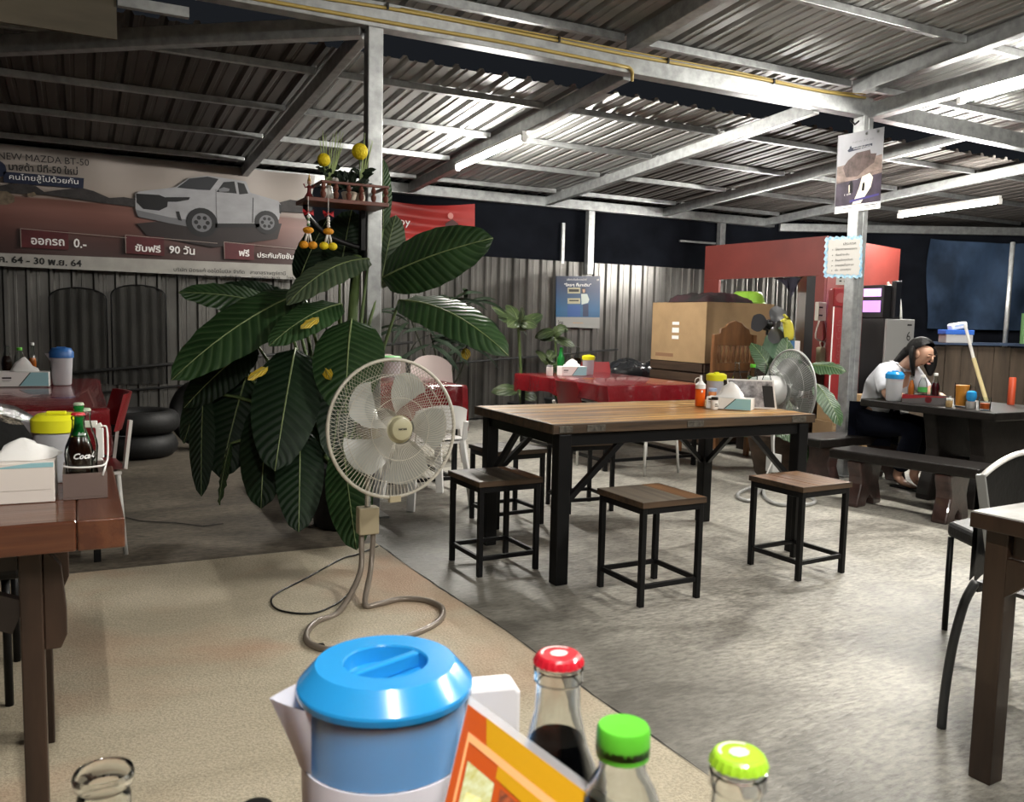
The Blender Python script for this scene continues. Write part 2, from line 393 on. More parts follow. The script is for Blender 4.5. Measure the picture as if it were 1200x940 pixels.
# yellow conduits tied along the main beam
YEL = M('yellow_conduit', (.42, .31, .09), .45)
cond = thing('yellow_conduit', 'two yellow electric conduits tied along the long steel roof beam', 'conduit', (1.0, 4.86, 2.9))
up = [(-.6, 4.862, 2.93), (1.0, 4.862, 2.945), (1.7, 4.862, 2.965), (2.6, 4.862, 2.966), (3.3, 4.862, 2.962), (4.2, 4.862, 2.972), (5.0, 4.862, 2.968), (5.5, 4.862, 2.985)]
MB().tube(smooth_path(up, 5), .010, 6).build('upper_conduit', YEL, cond, smooth=True)
MB().tube(smooth_path([(a, b_, c+.018+.008*math.sin(a*6)) for a, b_, c in up[2:]], 5), .005, 5).build('loose_cable', YEL, cond, smooth=True)
MB().tube(smooth_path([(-.6, 4.862, 2.875), (1.5, 4.862, 2.885), (2.4, 4.862, 2.895), (3.28, 4.862, 2.884)], 6)+arc((3.28, 4.862, 2.844), .04, PI/2, 0, 5, (1, 0, 0), (0, 0, 1))+[(3.318, 4.862, 2.80)], .011, 7).build('lower_conduit', YEL, cond, smooth=True)
for x in (1.62, 2.75, 3.6, 4.55):
    MB().box(x-.006, 4.845, 2.955, x+.006, 4.872, 2.99).build('cable_tie', BLACKP, cond)
# fluorescent tubes
def tube_lamp(label, p, q, mat, group=None):
    p, q = Vector(p), Vector(q); c = (p+q)/2; d = (q-p).normalized()
    t = thing('fluorescent_tube', label, 'lamp', c, group=group)
    MB().tube([p, q], .020, 10).build('lamp_tube', mat, t, smooth='auto')
    MB().bar(p-d*.02+Vector((0, 0, .040)), q+d*.02+Vector((0, 0, .040)), .04, .03).build('lamp_batten', WHITEP, t)
    for e, s in ((p, -1), (q, 1)):
        MB().bar(e-d*.008*s, e+d*.03*s, .042, .055).build('lamp_holder', WHITEP, t)
    return t
EMITK = M('added_kiosk_light', (1., .97, .92), .3, emit=260.)  # glow of the tube added inside the kiosk
tube_lamp('lit fluorescent tube under the rafter above the wooden table, in mid roof', (3.30, 6.38, 2.695), (3.30, 7.74, 2.655), EMITW)
tube_lamp('lit fluorescent tube at the upper right, beside the front post beam', (5.68, 4.16, 2.845), (5.68, 2.70, 2.86), EMITW)
tube_lamp('lit fluorescent tube at the far right above the seated person', (8.0, 6.50, 2.43), (8.0, 5.40, 2.455), EMITW)
tube_lamp('lit fluorescent tube over the front right tables, out of the picture', (3.6, 1.3, 3.08), (3.6, 0.1, 3.10), EMITN)
tube_lamp('lit fluorescent tube over the foreground table, out of the picture', (.15, -.05, 3.06), (.15, -1.25, 3.06), EMITN)
tube_lamp('added unseen fill tube inside the red kiosk, brightening the zinc wall', (7.35, 7.2, 2.00), (7.35, 8.3, 2.00), EMITK)  # added light, hidden by the header, to brighten the wall behind
MB().box(7.33, 7.0, 2.045, 7.37, 8.5, 2.08).build('added_lamp_rail', GALV, ceil)  # carries the added kiosk tube
# posts
LP = thing('steel_post', 'square galvanised steel post beside the big leafy plant', 'post', (1.56, 4.92, 0))
MB().box(1.515, 4.875, .012, 1.605, 4.965, 2.855).build('post_tube', GALV, LP, bev=.006)
MB().box(1.47, 4.83, 0, 1.65, 5.01, .012).build('base_plate', GALV, LP)
RP = thing('steel_post', 'galvanised channel steel post carrying an advert and a handwritten notice', 'post', (5.57, 4.92, 0), .0)
for s in (0, 1):
    MB().box(5.505+s*.058, 4.87, .012, 5.56+s*.058, 4.97, 2.86).build('post_channel', GALV, RP, bev=.006)
MB().box(5.46, 4.82, 0, 5.68, 5.02, .012).build('base_plate', GALV, RP)
for p in ((5.35, 4.86, 2.80),):
    MB().tube([p, (5.40, 4.86, 2.77), (5.44, 4.86, 2.80)], .008, 5).build('wire_hook', BLACKP, RP)

# right end: wooden half wall, blue sheet, net and slim pole
wr = thing('wall_right', None, None, (9.5, 6.5, 0), kind='structure')
RA, RB = Vector((7.55, 6.95, 0)), Vector((11.2, 5.15, 0)); rd = (RB-RA).normalized(); rn = Vector((rd.y, -rd.x, 0))
if rn.y > 0: rn = -rn
WOODW = M('weathered_planks', (.055, .040, .028), .65, var=.5, scale=(9, 9, 1.2), bump=.3)
k = 22
plank_w = (RB-RA).length/k
for i in range(k):
    p = RA+rd*(i*plank_w); q = p+rd*(plank_w-.008); h = 1.02+random.uniform(-.012, .012); o = rn*random.uniform(0, .012)
    MB().bar((p+q)/2+o+Vector((0, 0, .01)), (p+q)/2+o+Vector((0, 0, h)), plank_w-.008, .02, up=rn).build('plank', WOODW, wr)
MB().bar(RA-rn*.05+Vector((0, 0, 1.055)), RB-rn*.05+Vector((0, 0, 1.055)), .22, .03).build('wall_ledge', M('ledge_blue', (.03, .045, .08), .5), wr)
TARP = M('blue_tarpaulin', (.026, .045, .082), .7, spec=.2, var=.55, scale=(1.6, 1.6, 1.1), bump=.3)
SA, SB = Vector((10.0, 8.75, 0)), Vector((13.4, 7.2, 0)); sd = (SB-SA).normalized()
MB().grid(lambda u, v: (*(SA+sd*(1.0+1.95*u)+Vector((.03*math.sin(u*19)*v, .04*math.sin(u*13+v*5), 0))).to_2d(), 2.50-1.28*v-.04*math.sin(u*PI)*(1-v)), 24, 12).build('blue_sheet', TARP, wr, smooth=True)
MB().grid(lambda u, v: (*(SA+sd*(-.2+5.5*u)+Vector((.12, .12, 0))).to_2d(), 2.62-2.55*v), 6, 4).build('shade_net', NET, wr)
MB().bar(SA-sd*1.2+Vector((0, 0, 2.60)), SB+sd*2+Vector((0, 0, 2.66)), .08, .11).build('wall_beam', GALV, wr, bev=.005)
MB().tube([(9.601, 6.264, 2.222), (9.436, 6.159, 0.973)], .026, 8).build('wall_pole', GALV, wr, smooth=True)
GREENC = M('green_cloth', (.16, .30, .13), .8)

# ================================================================ MAIN TABLE AND STOOLS
def wood(name, c1, c2, rough=.4, along='x', coat=0., fine=1.):
    s = {'x': (1.6, 26*fine, 26), 'y': (26*fine, 1.6, 26), 'z': (26, 26*fine, 1.6)}[along]
    return M(name, c1, rough, col2=c2, scale=s, bump=.3, coat=coat, detail=8, rp=(.38, .62))
TOPW = [wood('table_plank_%d' % i, a, b_, .33, 'x', .2) for i, (a, b_) in enumerate((((.15, .062, .016), (.62, .34, .11)), ((.10, .042, .013), (.54, .27, .08)), ((.20, .09, .024), (.70, .41, .14))))]
EDGEW = wood('dark_table_edge', (.035, .024, .016), (.085, .052, .03), .5, 'x')
WORN = M('worn_metal_corner', (.10, .09, .075), .5, .4, var=.5, scale=(60, 60, 60))
mt = thing('dining_table', 'rustic plank table on black steel frame in the middle of the floor', 'table', (2.67, 3.69, 0))
TX0, TX1, TY0, TY1, TZ = 1.875, 3.47, 3.27, 4.12, .745
nb = 7; bw = (TY1-TY0-.02)/nb
for i in range(nb):
    y0 = TY0+.01+i*bw
    MB().box(TX0+.012, y0+.002, TZ-.028, TX1-.012, y0+bw-.002, TZ-random.uniform(0, .0015)).build('plank', TOPW[(i*2+i//3) % 3], mt, bev=.002)
for y0, y1 in ((TY0, TY0+.0095), (TY1-.0095, TY1)):
    MB().box(TX0, y0, TZ-.046, TX1, y1, TZ-.001).build('edge_board', EDGEW, mt, bev=.003)
for x0, x1 in ((TX0, TX0+.0115), (TX1-.0115, TX1)):
    MB().box(x0, TY0+.010, TZ-.046, x1, TY1-.010, TZ-.001).build('edge_board', EDGEW, mt, bev=.003)
for x, wd in ((TX0+.03, .07), (2.05, .10), (2.62, .10), (3.30, .10)):
    MB().box(x-.0, TY0-.004, TZ-.040, x+wd, TY0-.0005, TZ-.010).build('edge_bracket', WORN, mt, bev=.002)
LX0, LX1, LY0, LY1, LW = 1.945, 3.40, 3.31, 4.06, .066
for x in (LX0, LX1):
    for y in (LY0, LY1):
        MB().box(x-LW/2, y-LW/2, 0, x+LW/2, y+LW/2, TZ-.048).build('leg', BLACKST, mt, bev=.005)
for y in (LY0, LY1): MB().box(LX0+LW/2, y-.02, TZ-.105, LX1-LW/2, y+.02, TZ-.048).build('apron', BLACKST, mt, bev=.004)
for x in (LX0, LX1): MB().box(x-.02, LY0+LW/2, TZ-.105, x+.02, LY1-LW/2, TZ-.048).build('apron', BLACKST, mt, bev=.004)
for x, s in ((LX0, 1), (LX1, -1)):
    for y in (LY0, LY1): MB().bar((x+s*.02, y, .37), (x+s*.33, y, TZ-.09), .026, .026).build('brace', BLACKST, mt)
MB().bar((LX0, LY1-.02, .37), (LX0, LY1-.32, TZ-.09), .026, .026).build('brace', BLACKST, mt)
MB().bar((LX1, LY1-.02, .37), (LX1, LY1-.32, TZ-.09), .026, .026).build('brace', BLACKST, mt)

SW = [wood('stool_plank_grey', (.075, .062, .048), (.15, .125, .095), .5, 'y'), wood('stool_plank_dark', (.035, .027, .02), (.09, .07, .052), .5, 'y'),
      wood('stool_plank_brown', (.10, .048, .02), (.20, .10, .042), .45, 'y')]
def make_stool(label, pattern, loc, rz, trim='stool_trim'):
    t = thing('stool', label, 'stool', loc, rz, group='square stools around the plank table')
    S, H = .172, .455; n = len(pattern); x = -S+.004; tot = sum(wd for wd, _ in pattern)
    for wd, k in pattern:
        ww = wd/tot*(2*S-.008)
        MB().box(x+.001, -S+.004, H-.022, x+ww-.001, S-.004, H-random.uniform(0, .0012)).build('plank', SW[k], t, world=False, bev=.0015); x += ww
    b = MB()
    for a in (-1, 1):
        b.box(min(a*S, a*(S-.0035)), -S, H-.026, max(a*S, a*(S-.0035)), S, H-.001); b.box(-S, min(a*S, a*(S-.0035)), H-.026, S, max(a*S, a*(S-.0035)), H-.001)
    b.build('seat_trim', EDGEW, t, world=False)
    b = MB()
    for a in (-1, 1):
        b.box(a*.152-.0125, -.140, H-.055, a*.152+.0125, .140, H-.0265); b.box(-.140, a*.152-.0125, H-.055, .140, a*.152+.0125, H-.0265)
    b.build('seat_frame', BLACKST, t, world=False, bev=.002)
    for sx in (-1, 1):
        for sy in (-1, 1):
            MB().box(sx*.152-.0125, sy*.152-.0125, 0, sx*.152+.0125, sy*.152+.0125, H-.0265).build('leg', BLACKST, t, world=False, bev=.003)
        MB().box(sx*.152-.009, -.1395, .075, sx*.152+.009, .1395, .097).build('stretcher', BLACKST, t, world=False, bev=.003)
        MB().box(-.1395, sx*.152-.009, .075, .1395, sx*.152+.009, .097).build('stretcher', BLACKST, t, world=False, bev=.003)
    return t
R_ = math.radians
make_stool('square stool at the near left corner of the plank table, half grey half brown seat', ((2, 0), (2, 1), (1, 2)), (1.80, 3.70, 0), R_(2))
make_stool('square stool in front of the table middle, grey seat with one brown board', ((3, 0), (1.2, 2)), (2.255, 3.045, 0), R_(1))
make_stool('square stool in front of the table right end, plain brown seat', ((1, 2), (1, 2), (1, 2)), (3.165, 3.06, 0), R_(3))
make_stool('square dark stool behind the table left leg', ((1, 1), (1, 1), (1, 1)), (2.27, 4.50, 0), R_(4))
make_stool('square dark stool behind the table front leg, second at the back side', ((1, 1), (1, 0)), (2.88, 4.66, 0), R_(-4))

# ================================================================ BOTTLES, BOXES, JUGS
BCOKE = [(0, 0), (.026, 0), (.029, .004), (.0295, .03), (.027, .055), (.0285, .085), (.030, .105), (.027, .125), (.018, .150), (.0135, .172), (.0128, .190), (.0145, .192), (.0145, .199), (.0118, .200), (.0118, .206)]
BPET = [(0, 0), (.028, 0), (.031, .006), (.031, .055), (.029, .062), (.031, .069), (.031, .12), (.029, .145), (.020, .168), (.0135, .180), (.013, .190), (.0155, .191), (.0155, .195), (.013, .196), (.013, .200)]
BLONG = [(0, 0), (.028, 0), (.031, .004), (.031, .13), (.028, .155), (.016, .19), (.013, .215), (.0125, .245), (.0145, .247), (.0145, .256), (.012, .257), (.012, .262)]
def scaled(prof, s, sr=None): return [(r*(sr or s), z*s) for r, z in prof]
def crown(b, r, z, h=.0085, n=21):
    vs = []; fs = []
    prof = [(r*1.22, 0, 1), (r*1.17, h*.35, 1), (r*1.10, h*.78, .3), (r*1.0, h, 0), (r*.86, h*.97, 0), (0, h*.97, 0)]
    m = n*2
    for rr, zz, fl in prof:
        for k in range(m):
            a = 2*PI*k/m; q = rr*(1+(.055*fl if k % 2 else 0)); vs.append((q*math.cos(a), q*math.sin(a), z+zz))
    for i in range(len(prof)-1):
        for k in range(m): fs.append((i*m+k, i*m+(k+1) % m, (i+1)*m+(k+1) % m, (i+1)*m+k))
    return b.add(vs, fs)
def bottle(label, prof, loc, glass, liquid=None, level=.5, cap=None, captype='crown', cat='bottle', group=None, n=18, name='bottle', rz=0.):
    t = thing(name, label, cat, loc, rz, group=group)
    top = prof[-1][1]
    inner = [(max(r-.0017, .0), max(z, .0022)) for r, z in prof[1:]][::-1]
    MB().lathe(prof+inner+[(0, .0022)], n, cap=False).build('bottle_glass', glass, t, world=False, smooth='auto')
    if liquid:
        lz = level*top; pr = []
        for (r0, z0), (r1, z1) in zip(prof, prof[1:]):
            if z1 <= lz: pr.append((max(r1-.0019, .001), max(z1, .003)))
            else:
                if z0 < lz:
                    f = (lz-z0)/(z1-z0+1e-9); pr.append((r0+(r1-r0)*f-.0019, lz))
                break
        pr = [(0, .003)]+[p for p in pr if p[1] >= .003]+[(0, lz)]
        MB().lathe(pr, n, cap=False).build('drink', liquid, t, world=False, smooth='auto')
    if cap:
        if captype == 'crown': crown(MB(), prof[-1][0], top-.0035, .0062).build('cap', cap, t, world=False)
        else:
            r = prof[-1][0]*1.17; MB().lathe([(r, top-.013), (r*1.02, top-.006), (r, top+.003), (r*.93, top+.005), (0, top+.0055)], 24, cap=False).build('cap', cap, t, world=False, smooth='auto')
    return t
BLUELID = M('blue_lid_plastic', (.018, .25, .58), .22, coat=.3)
BLUELID2 = M('dull_blue_lid', (.03, .13, .38), .4)
YELLID = M('yellow_lid_plastic', (.72, .70, .02), .35)
GREENCAP = M('green_cap', (.10, .46, .03), .35)
LIMECAP = M('lime_crown_cap', (.34, .60, .03), .3, coat=.3)
REDCAP = M('red_crown_cap', (.50, .012, .025), .3, coat=.3)
MILKY = M('frosted_plastic', (.70, .70, .73), .38, trans=.35, ior=1.2)
WATER = M('water', (.9, .93, .95), .02, trans=1., ior=1.33)
GREENGLASS = M('green_glass', (.015, .20, .035), .06, trans=.25, ior=1.45)
DARKGLASS = M('dark_sauce', (.012, .007, .005), .12)
AMBER = M('amber_sauce', (.50, .13, .02), .15)
ORANGE = M('orange_ketchup', (.85, .13, .008), .35)
CARDB = M('pale_blue_print', (.30, .55, .60), .6)
def tissue_box(label, loc, rz, w_=.24, d_=.115, h_=.062, pull=.085, body=PAPER, ink=True, seedv=1, print_right=True):
    t = thing('tissue_box', label, 'tissue box', loc, rz, group=None)
    MB().box(-w_/2, -d_/2, 0, w_/2, d_/2, h_).build('carton', body, t, world=False, bev=.0015)
    e = .0008; y = -d_/2-e
    if print_right:
        MB().poly([(-.02, y, .003), (w_/2-.002, y, .003), (w_/2-.002, y, h_-.002), (.04, y, h_-.002)]).build('blue_print', CARDB, t, world=False)
        MB().poly([(-.025, y, .003), (-.018, y-.0002, .003), (.042, y-.0002, h_-.002), (.036, y, h_-.002)]).build('print_stripe', INK, t, world=False)
    if ink:
        b = MB()
        for i, (x0, x1, z0, z1) in enumerate(((-.108, -.060, .046, .055), (-.108, -.062, .036, .038), (-.108, -.07, .030, .0315))):
            b.poly([(x0, y, z0), (x1, y, z0), (x1, y, z1), (x0, y, z1)])
        b.build('printed_lines', INK, t, world=False)
    rnd = random.Random(seedv)
    b = MB(); nn = 14
    rows = []
    for j in range(6):
        f = j/5; row = []
        for k in range(nn):
            a = 2*PI*k/nn; r = (.062*(1-f)**.8+.004)*(1+rnd.uniform(-.28, .28)); row.append((r*math.cos(a)*1.2, r*math.sin(a)*.55+rnd.uniform(-.004, .004)*f, h_+.001+pull*f+rnd.uniform(-.006, .006)*(1-abs(2*f-1))))
        rows.append(row)
    b.add([p for r in rows for p in r], [(j*nn+k, j*nn+(k+1) % nn, (j+1)*nn+(k+1) % nn, (j+1)*nn+k) for j in range(5) for k in range(nn)]+[tuple(range(5*nn, 6*nn))])
    b.build('tissue', TISSUE, t, world=False, smooth=True)
    return t
def jug(label, loc, rz, R0=.055, R1=.062, h=.2, lid=BLUELID, body=MILKY, lid_h=.032, water=.45, handle=True, cat='jug', handle_mat=None):
    t = thing('water_jug', label, cat, loc, rz)
    n = 28
    MB().lathe([(0, 0), (R0-.004, 0), (R0, .006), (R1, h), (R1-.0022, h), (R0-.0025, .008), (0, .004)], n, cap=False).build('jug_body', body, t, world=False, smooth='auto')
    if water:
        rw = R0+(R1-R0)*water
        MB().lathe([(0, .006), (R0-.004, .009), (rw-.004, h*water), (0, h*water)], n, cap=False).build('water', WATER, t, world=False, smooth='auto')
    MB().lathe([(R1+.001, h-.028), (R1+.0035, h-.028), (R1+.0045, h+.004), (R1*.83, h+lid_h), (R1*.80, h+lid_h+.001), (R1*.5, h+lid_h-.001), (0, h+lid_h-.001)], n, cap=False).build('lid', lid, t, world=False, smooth='auto')
    MB().bar((-R1*.4, 0, h+lid_h+.004), (R1*.4, 0, h+lid_h+.004), .012, .009).build('lid_grip', lid, t, world=False, bev=.002)
    sp = MB(); sp.add([(-R1*.97, -.018, h-.004), (-R1*.97, .018, h-.004), (-R1-.026, 0, h-.002), (-R1*.95, 0, h-.05)], [(0, 2, 3), (2, 1, 3), (0, 1, 2)])
    sp.build('spout', body, t, world=False)
    if handle:
        p = [(R1*.96, 0, h*.93), (R1+.040, 0, h*.93), (R1+.046, 0, h*.86), (R1+.046, 0, h*.36), (R1+.030, 0, h*.22), (R0*.96, 0, h*.14)]
        b = MB()
        for a, c in zip(p, p[1:]): b.bar(a, c, .018, .012, up=(0, 1, 0))
        b.build('handle', handle_mat or WHITEP, t, world=False, bev=.002)
    return t

# ---- on the plank table
sq = thing('sauce_bottle', 'orange squeeze bottle with white nozzle on the plank table', 'bottle', (3.094, 3.758, 0.747))
MB().lathe([(0, 0), (.024, 0), (.0265, .004), (.0275, .105), (.0265, .112), (0, .112)], 20, cap=False).build('bottle_body', ORANGE, sq, world=False, smooth='auto')
MB().lathe([(.0285, .098), (.0285, .122), (.020, .130), (.012, .138), (.0085, .145), (.0065, .172), (0, .173)], 20, cap=False).build('nozzle_cap', WHITEP, sq, world=False, smooth='auto')
MB().tube(arc((-.019, 0, .138), .022, .2, PI*1.35, 10, (1, 0, 0), (0, 0, 1)), .0025, 6).build('cap_strap', WHITEP, sq, world=False, smooth=True)
MB().lathe([(.0, 0), (.007, 0), (.007, .001), (0, .001)], 12, cap=False).rot(PI/2, 'X').move((-.010, -.0268, .085)).build('round_sticker', PAPER, sq, world=False)
jug('yellow lidded jug with blue and orange print, behind the seasoning jar', (3.265, 3.83, .747), R_(200), .048, .054, .165, YELLID, LIDGLOSS, .012, .0, handle=False)
jar = thing('seasoning_jar', 'small white labelled jar with black lid on the plank table', 'jar', (3.050, 3.583, 0.747))
MB().lathe([(0, 0), (.017, 0), (.0185, .003), (.0185, .048), (.016, .052), (0, .052)], 16, cap=False).build('jar_body', PAPER, jar, world=False, smooth='auto')
MB().lathe([(.0185, .052), (.019, .056), (.019, .066), (.017, .068), (0, .068)], 16, cap=False).build('jar_lid', BLACKP, jar, world=False, smooth='auto')
MB().box(-.012, -.0196, .018, .010, -.0186, .022).box(-.012, -.0196, .028, .004, -.0186, .033).build('printed_lines', INK, jar, world=False)
ob = thing('spice_shaker', 'orange tinted spice shaker between yellow jug and tissue box', 'shaker', (3.17, 3.745, .747))
MB().lathe([(0, 0), (.019, 0), (.021, .004), (.022, .085), (.02, .090), (0, .09)], 16, cap=False).build('shaker_body', M('orange_powder', (.62, .25, .09), .5), ob, world=False, smooth='auto')
MB().lathe([(.022, .082), (.024, .085), (.024, .1), (0, .102)], 16, cap=False).build('shaker_lid', M('pale_blue_plastic', (.35, .48, .70), .4), ob, world=False, smooth='auto')
bottle('dark soy sauce bottle with black cap behind the tissue box', scaled(BLONG, .55), (3.235, 3.72, .747), DARKGLASS, None, cap=BLACKP, captype='screw')
tissue_box('white and pale blue tissue box with a tall pulled tissue on the plank table', (3.175, 3.60, .747), R_(-52), .24, .115, .062, .085, seedv=4)
mf = thing('menu_stand', 'white framed tilted menu stand leaning beside tissue box on plank table', 'menu stand', (3.31, 3.57, .747))
fx = Vector((.73, -.68, 0)).normalized(); fz = Vector((-.09, .12, 1)).normalized()*.16; fw_ = .25; o0 = Vector((3.225, 3.66, .7475))
fn = fx.cross(fz).normalized()
def quad(o, ux, uz, x0, x1, z0, z1, off=0): return [o+ux*x0+uz*z0+fn*off, o+ux*x1+uz*z0+fn*off, o+ux*x1+uz*z1+fn*off, o+ux*x0+uz*z1+fn*off]
b = MB(); q = quad(o0, fx, fz, 0, fw_, 0, 1); b.add(q+[p+fn*-.006 for p in q], [(0, 1, 2, 3), (7, 6, 5, 4), (0, 4, 5, 1), (1, 5, 6, 2), (2, 6, 7, 3), (3, 7, 4, 0)]); b.build('frame', WHITEP, mf)
MB().poly(quad(o0, fx, fz, .008, fw_-.008, .05, .95, .0012)).build('menu_sheet', M('grey_menu_print', (.30, .29, .30), .3, var=.8, scale=(22, 22, 22)), mf)
MB().poly(quad(o0, fx, fz, fw_*.74, fw_-.010, .06, .80, .0020)).build('dark_panel', INK, mf)
for lab, p, cp in (('clear glass bottle without cap behind the menu stand, left of three', (3.30, 3.70, .747), None), ('clear plastic bottle with green screw cap behind the menu stand', (3.36, 3.64, .747), GREENCAP), ('clear glass bottle nearest the silver fan behind the menu stand', (3.415, 3.585, .747), None)):
    bottle(lab, scaled(BPET if cp else BCOKE, 1.18 if cp else 1.22, 1.0), p, THIN, None, cap=cp, captype='screw')

# ================================================================ FRONT FAN AND REAR FAN
FANGREY = M('fan_grey_paint', (.30, .285, .25), .35)
FANCREAM = M('fan_cream_plastic', (.42, .36, .24), .4)
FANHUB = M('fan_hub_cream', (.44, .41, .27), .35)
FANTUBE = M('fan_tube_paint', (.22, .185, .15), .3, .2)
BLADE = M('fan_blade_plastic', (.42, .43, .40), .3, trans=.25)
WIRE = M('fan_guard_wire', (.50, .47, .40), .4)
def make_fan(label, base, head, axis, Rr, base_geo, mats, ms=1.):
    t = thing('standing_fan', label, 'fan', base)
    tubem, boxm, bladem, wirem, hubm, motm = mats
    base_geo(t, tubem, boxm)
    a = Vector(axis).normalized(); c = Vector(head); u = a.cross(Vector((0, 0, 1))).normalized(); v_ = u.cross(a)
    P = lambda r, an, d: c+u*(r*math.cos(an))+v_*(r*math.sin(an))+a*d
    # rings
    rim = MB().tube([P(Rr, 2*PI*k/56, 0) for k in range(56)], .008, 6, closed=True).build('guard_rim', wirem, t, smooth=True)
    for nm, sgn, depth in (('front_guard', 1, .070), ('rear_guard', -1, .085)):
        b = MB(); N = 104
        for k in range(N):
            an = 2*PI*k/N; r0 = .062 if sgn > 0 else .075; pts = []
            for j in range(7):
                f = j/6; r = r0+(Rr-r0)*f; d = sgn*(depth*(1-f**2.4)+.004); pts.append(P(r, an+sgn*.42*(1-f)**1.2, d))
            b.tube(pts, .0013, 3, caps=False)
        for rr in (.45, .78):
            r = r_ = rr*Rr; f = (r-.062)/(Rr-.062); d = sgn*(depth*(1-f**2.4)+.004)
            b.tube([P(r, 2*PI*k/48, d) for k in range(48)], .0018, 4, closed=True)
        g = b.build(nm, wirem, t, kind='stuff')
    # blades
    for k in range(5 if Rr > .2 else 3):
        a0 = 2*PI*k/(5 if Rr > .2 else 3)+.35
        def bl(s, q, a0=a0):
            r = .045+(Rr*.84-.045)*s
            wd = (.30+.62*math.sin(min(1, s*1.15+.1)*PI*.62))
            an = a0+(q-.5)*wd*.98+.35*s; d = .030-(q-.5)*.075*(1-.25*s)-.012
            r *= 1-.10*(2*q-1)**2*s
            return P(r, an, d)
        MB().grid(bl, 9, 8).build('fan_blade', bladem, t, smooth=True)
    b = MB(); n = 24
    prof = [(.0, .092), (.030, .091), (.044, .087), (.050, .078), (.052, .066), (.060, .062)]
    vs = []; fs = []
    for r, d in prof: vs += [P(r, 2*PI*k/n, d) for k in range(n)]
    for i in range(len(prof)-1): fs += [(i*n+k, i*n+(k+1) % n, (i+1)*n+(k+1) % n, (i+1)*n+k) for k in range(n)]
    b.add(vs, fs); hub = b.build('hub_cap', hubm, t, smooth='auto')
    b = MB(); prof = [(.05, .045), (.05, -.03), (.03, -.035)]; vs = []; fs = []
    for r, d in prof: vs += [P(r, 2*PI*k/n, d) for k in range(n)]
    for i in range(len(prof)-1): fs += [(i*n+k, i*n+(k+1) % n, (i+1)*n+(k+1) % n, (i+1)*n+k) for k in range(n)]
    b.add(vs, fs); b.build('blade_hub', bladem, t, smooth='auto')
    b = MB(); prof = [(.078*ms, -.092), (.082*ms, -.10), (.080*ms, -.17*ms), (.070*ms, -.235*ms), (.045*ms, -.265*ms), (.0, -.27*ms)]; vs = []; fs = []
    for r, d in prof: vs += [P(r, 2*PI*k/n, d) for k in range(n)]
    for i in range(len(prof)-1): fs += [(i*n+k, i*n+(k+1) % n, (i+1)*n+(k+1) % n, (i+1)*n+k) for k in range(n)]
    b.add(vs, fs); mo = b.build('motor_housing', motm, t, smooth='auto')
    MB().bar(P(Rr-.004, -PI/2, 0), P(Rr+.022, -PI/2, 0), .05, .022, up=a).build('guard_clip', boxm, t)
    return t, P, hub
FH = Vector((1.185, 3.428, 0.734)); FAXIS = (.10, -.985, .06)
FB = (1.078, 3.324, 0.000)
def fan1_base(t, tubem, boxm):
    px, py = FH.x-FAXIS[0]*.15-.055, FH.y+.13
    MB().tube([(px, py, .30), (px, py, FH.z-.05)], .0135, 10).build('pole', M('fan_pole_chrome', (.5, .5, .48), .25, .8), t, smooth='auto')
    MB().tube([(px, py, FH.z-.10), (px+.01, py-.02, FH.z+.02)], .03, 10).build('neck', FANCREAM, t, smooth='auto')
    MB().box(px-.045, py-.03, .255, px+.045, py+.03, .375).build('control_box', boxm, t, bev=.006)
    LZ = .0145
    loop = [(px-.025, py, .27), (px-.03, py-.01, .22), (px-.055, py-.07, .10), Vector((0.920, 3.301, 0.014)), Vector((0.809, 3.221, 0.014)), Vector((0.745, 3.119, 0.014)), Vector((0.728, 2.996, 0.014)), Vector((0.800, 2.903, 0.014)), Vector((0.940, 2.895, 0.014)),
            Vector((1.106, 2.943, 0.014)), Vector((1.243, 3.033, 0.014)), Vector((1.312, 3.167, 0.014)), Vector((1.289, 3.282, 0.014)), Vector((1.197, 3.345, 0.014)), Vector((1.088, 3.320, 0.014)), Vector((1.034, 3.326, 0.020)), (px-.005, py-.06, .10), (px+.022, py-.01, .22), (px+.025, py, .27)]
    MB().tube(smooth_path(loop, 6), .0125, 8).build('base_loop', tubem, t, smooth=True)
    for p in ((1.185, 3.385, 0.000), (1.261, 3.069, 0.000), (0.764, 3.003, 0.000)):
        MB().box(p[0]-.015, p[1]-.012, .0, p[0]+.015, p[1]+.012, .006).build('rubber_foot', BLACKP, t)
f1, P1, hub1 = make_fan('large pedestal fan with cream hub, in front of the leafy plant', FB, FH, FAXIS, .292, fan1_base, (FANTUBE, FANCREAM, BLADE, WIRE, FANHUB, M('fan_motor_cream', (.40, .36, .28), .4)))
fa = Vector(FAXIS).normalized(); fu = fa.cross(Vector((0, 0, 1))).normalized()*-1; fv = fa.cross(fu)*-1
if fv.z < 0: fv = -fv
fu = Vector((0, 0, 1)).cross(fa).normalized(); fv = fa.cross(fu)
text('HATARI', .0105, INK, f1, P1(0, 0, .0935)-fu*.019-fv*.002, fu, fv, name='hub_lettering', bold=.0006)
# cord on the floor
cd = thing('fan_cord', 'thin dark power cord looping on the floor left of the front fan', 'cord', (0.706, 3.553, 0.004))
MB().tube(smooth_path([(1.374, 4.201, 0.012), (1.227, 4.093, 0.010), (1.137, 4.051, 0.009), (0.911, 3.811, 0.009), (0.742, 3.643, 0.009), (0.694, 3.530, 0.009), (0.711, 3.408, 0.009), (0.813, 3.331, 0.009), (0.925, 3.396, 0.009), (1.010, 3.504, 0.009), (1.093, 3.619, 0.030)], 6), .0042, 6).build('cord_loop', BLACKP, cd, smooth=True)

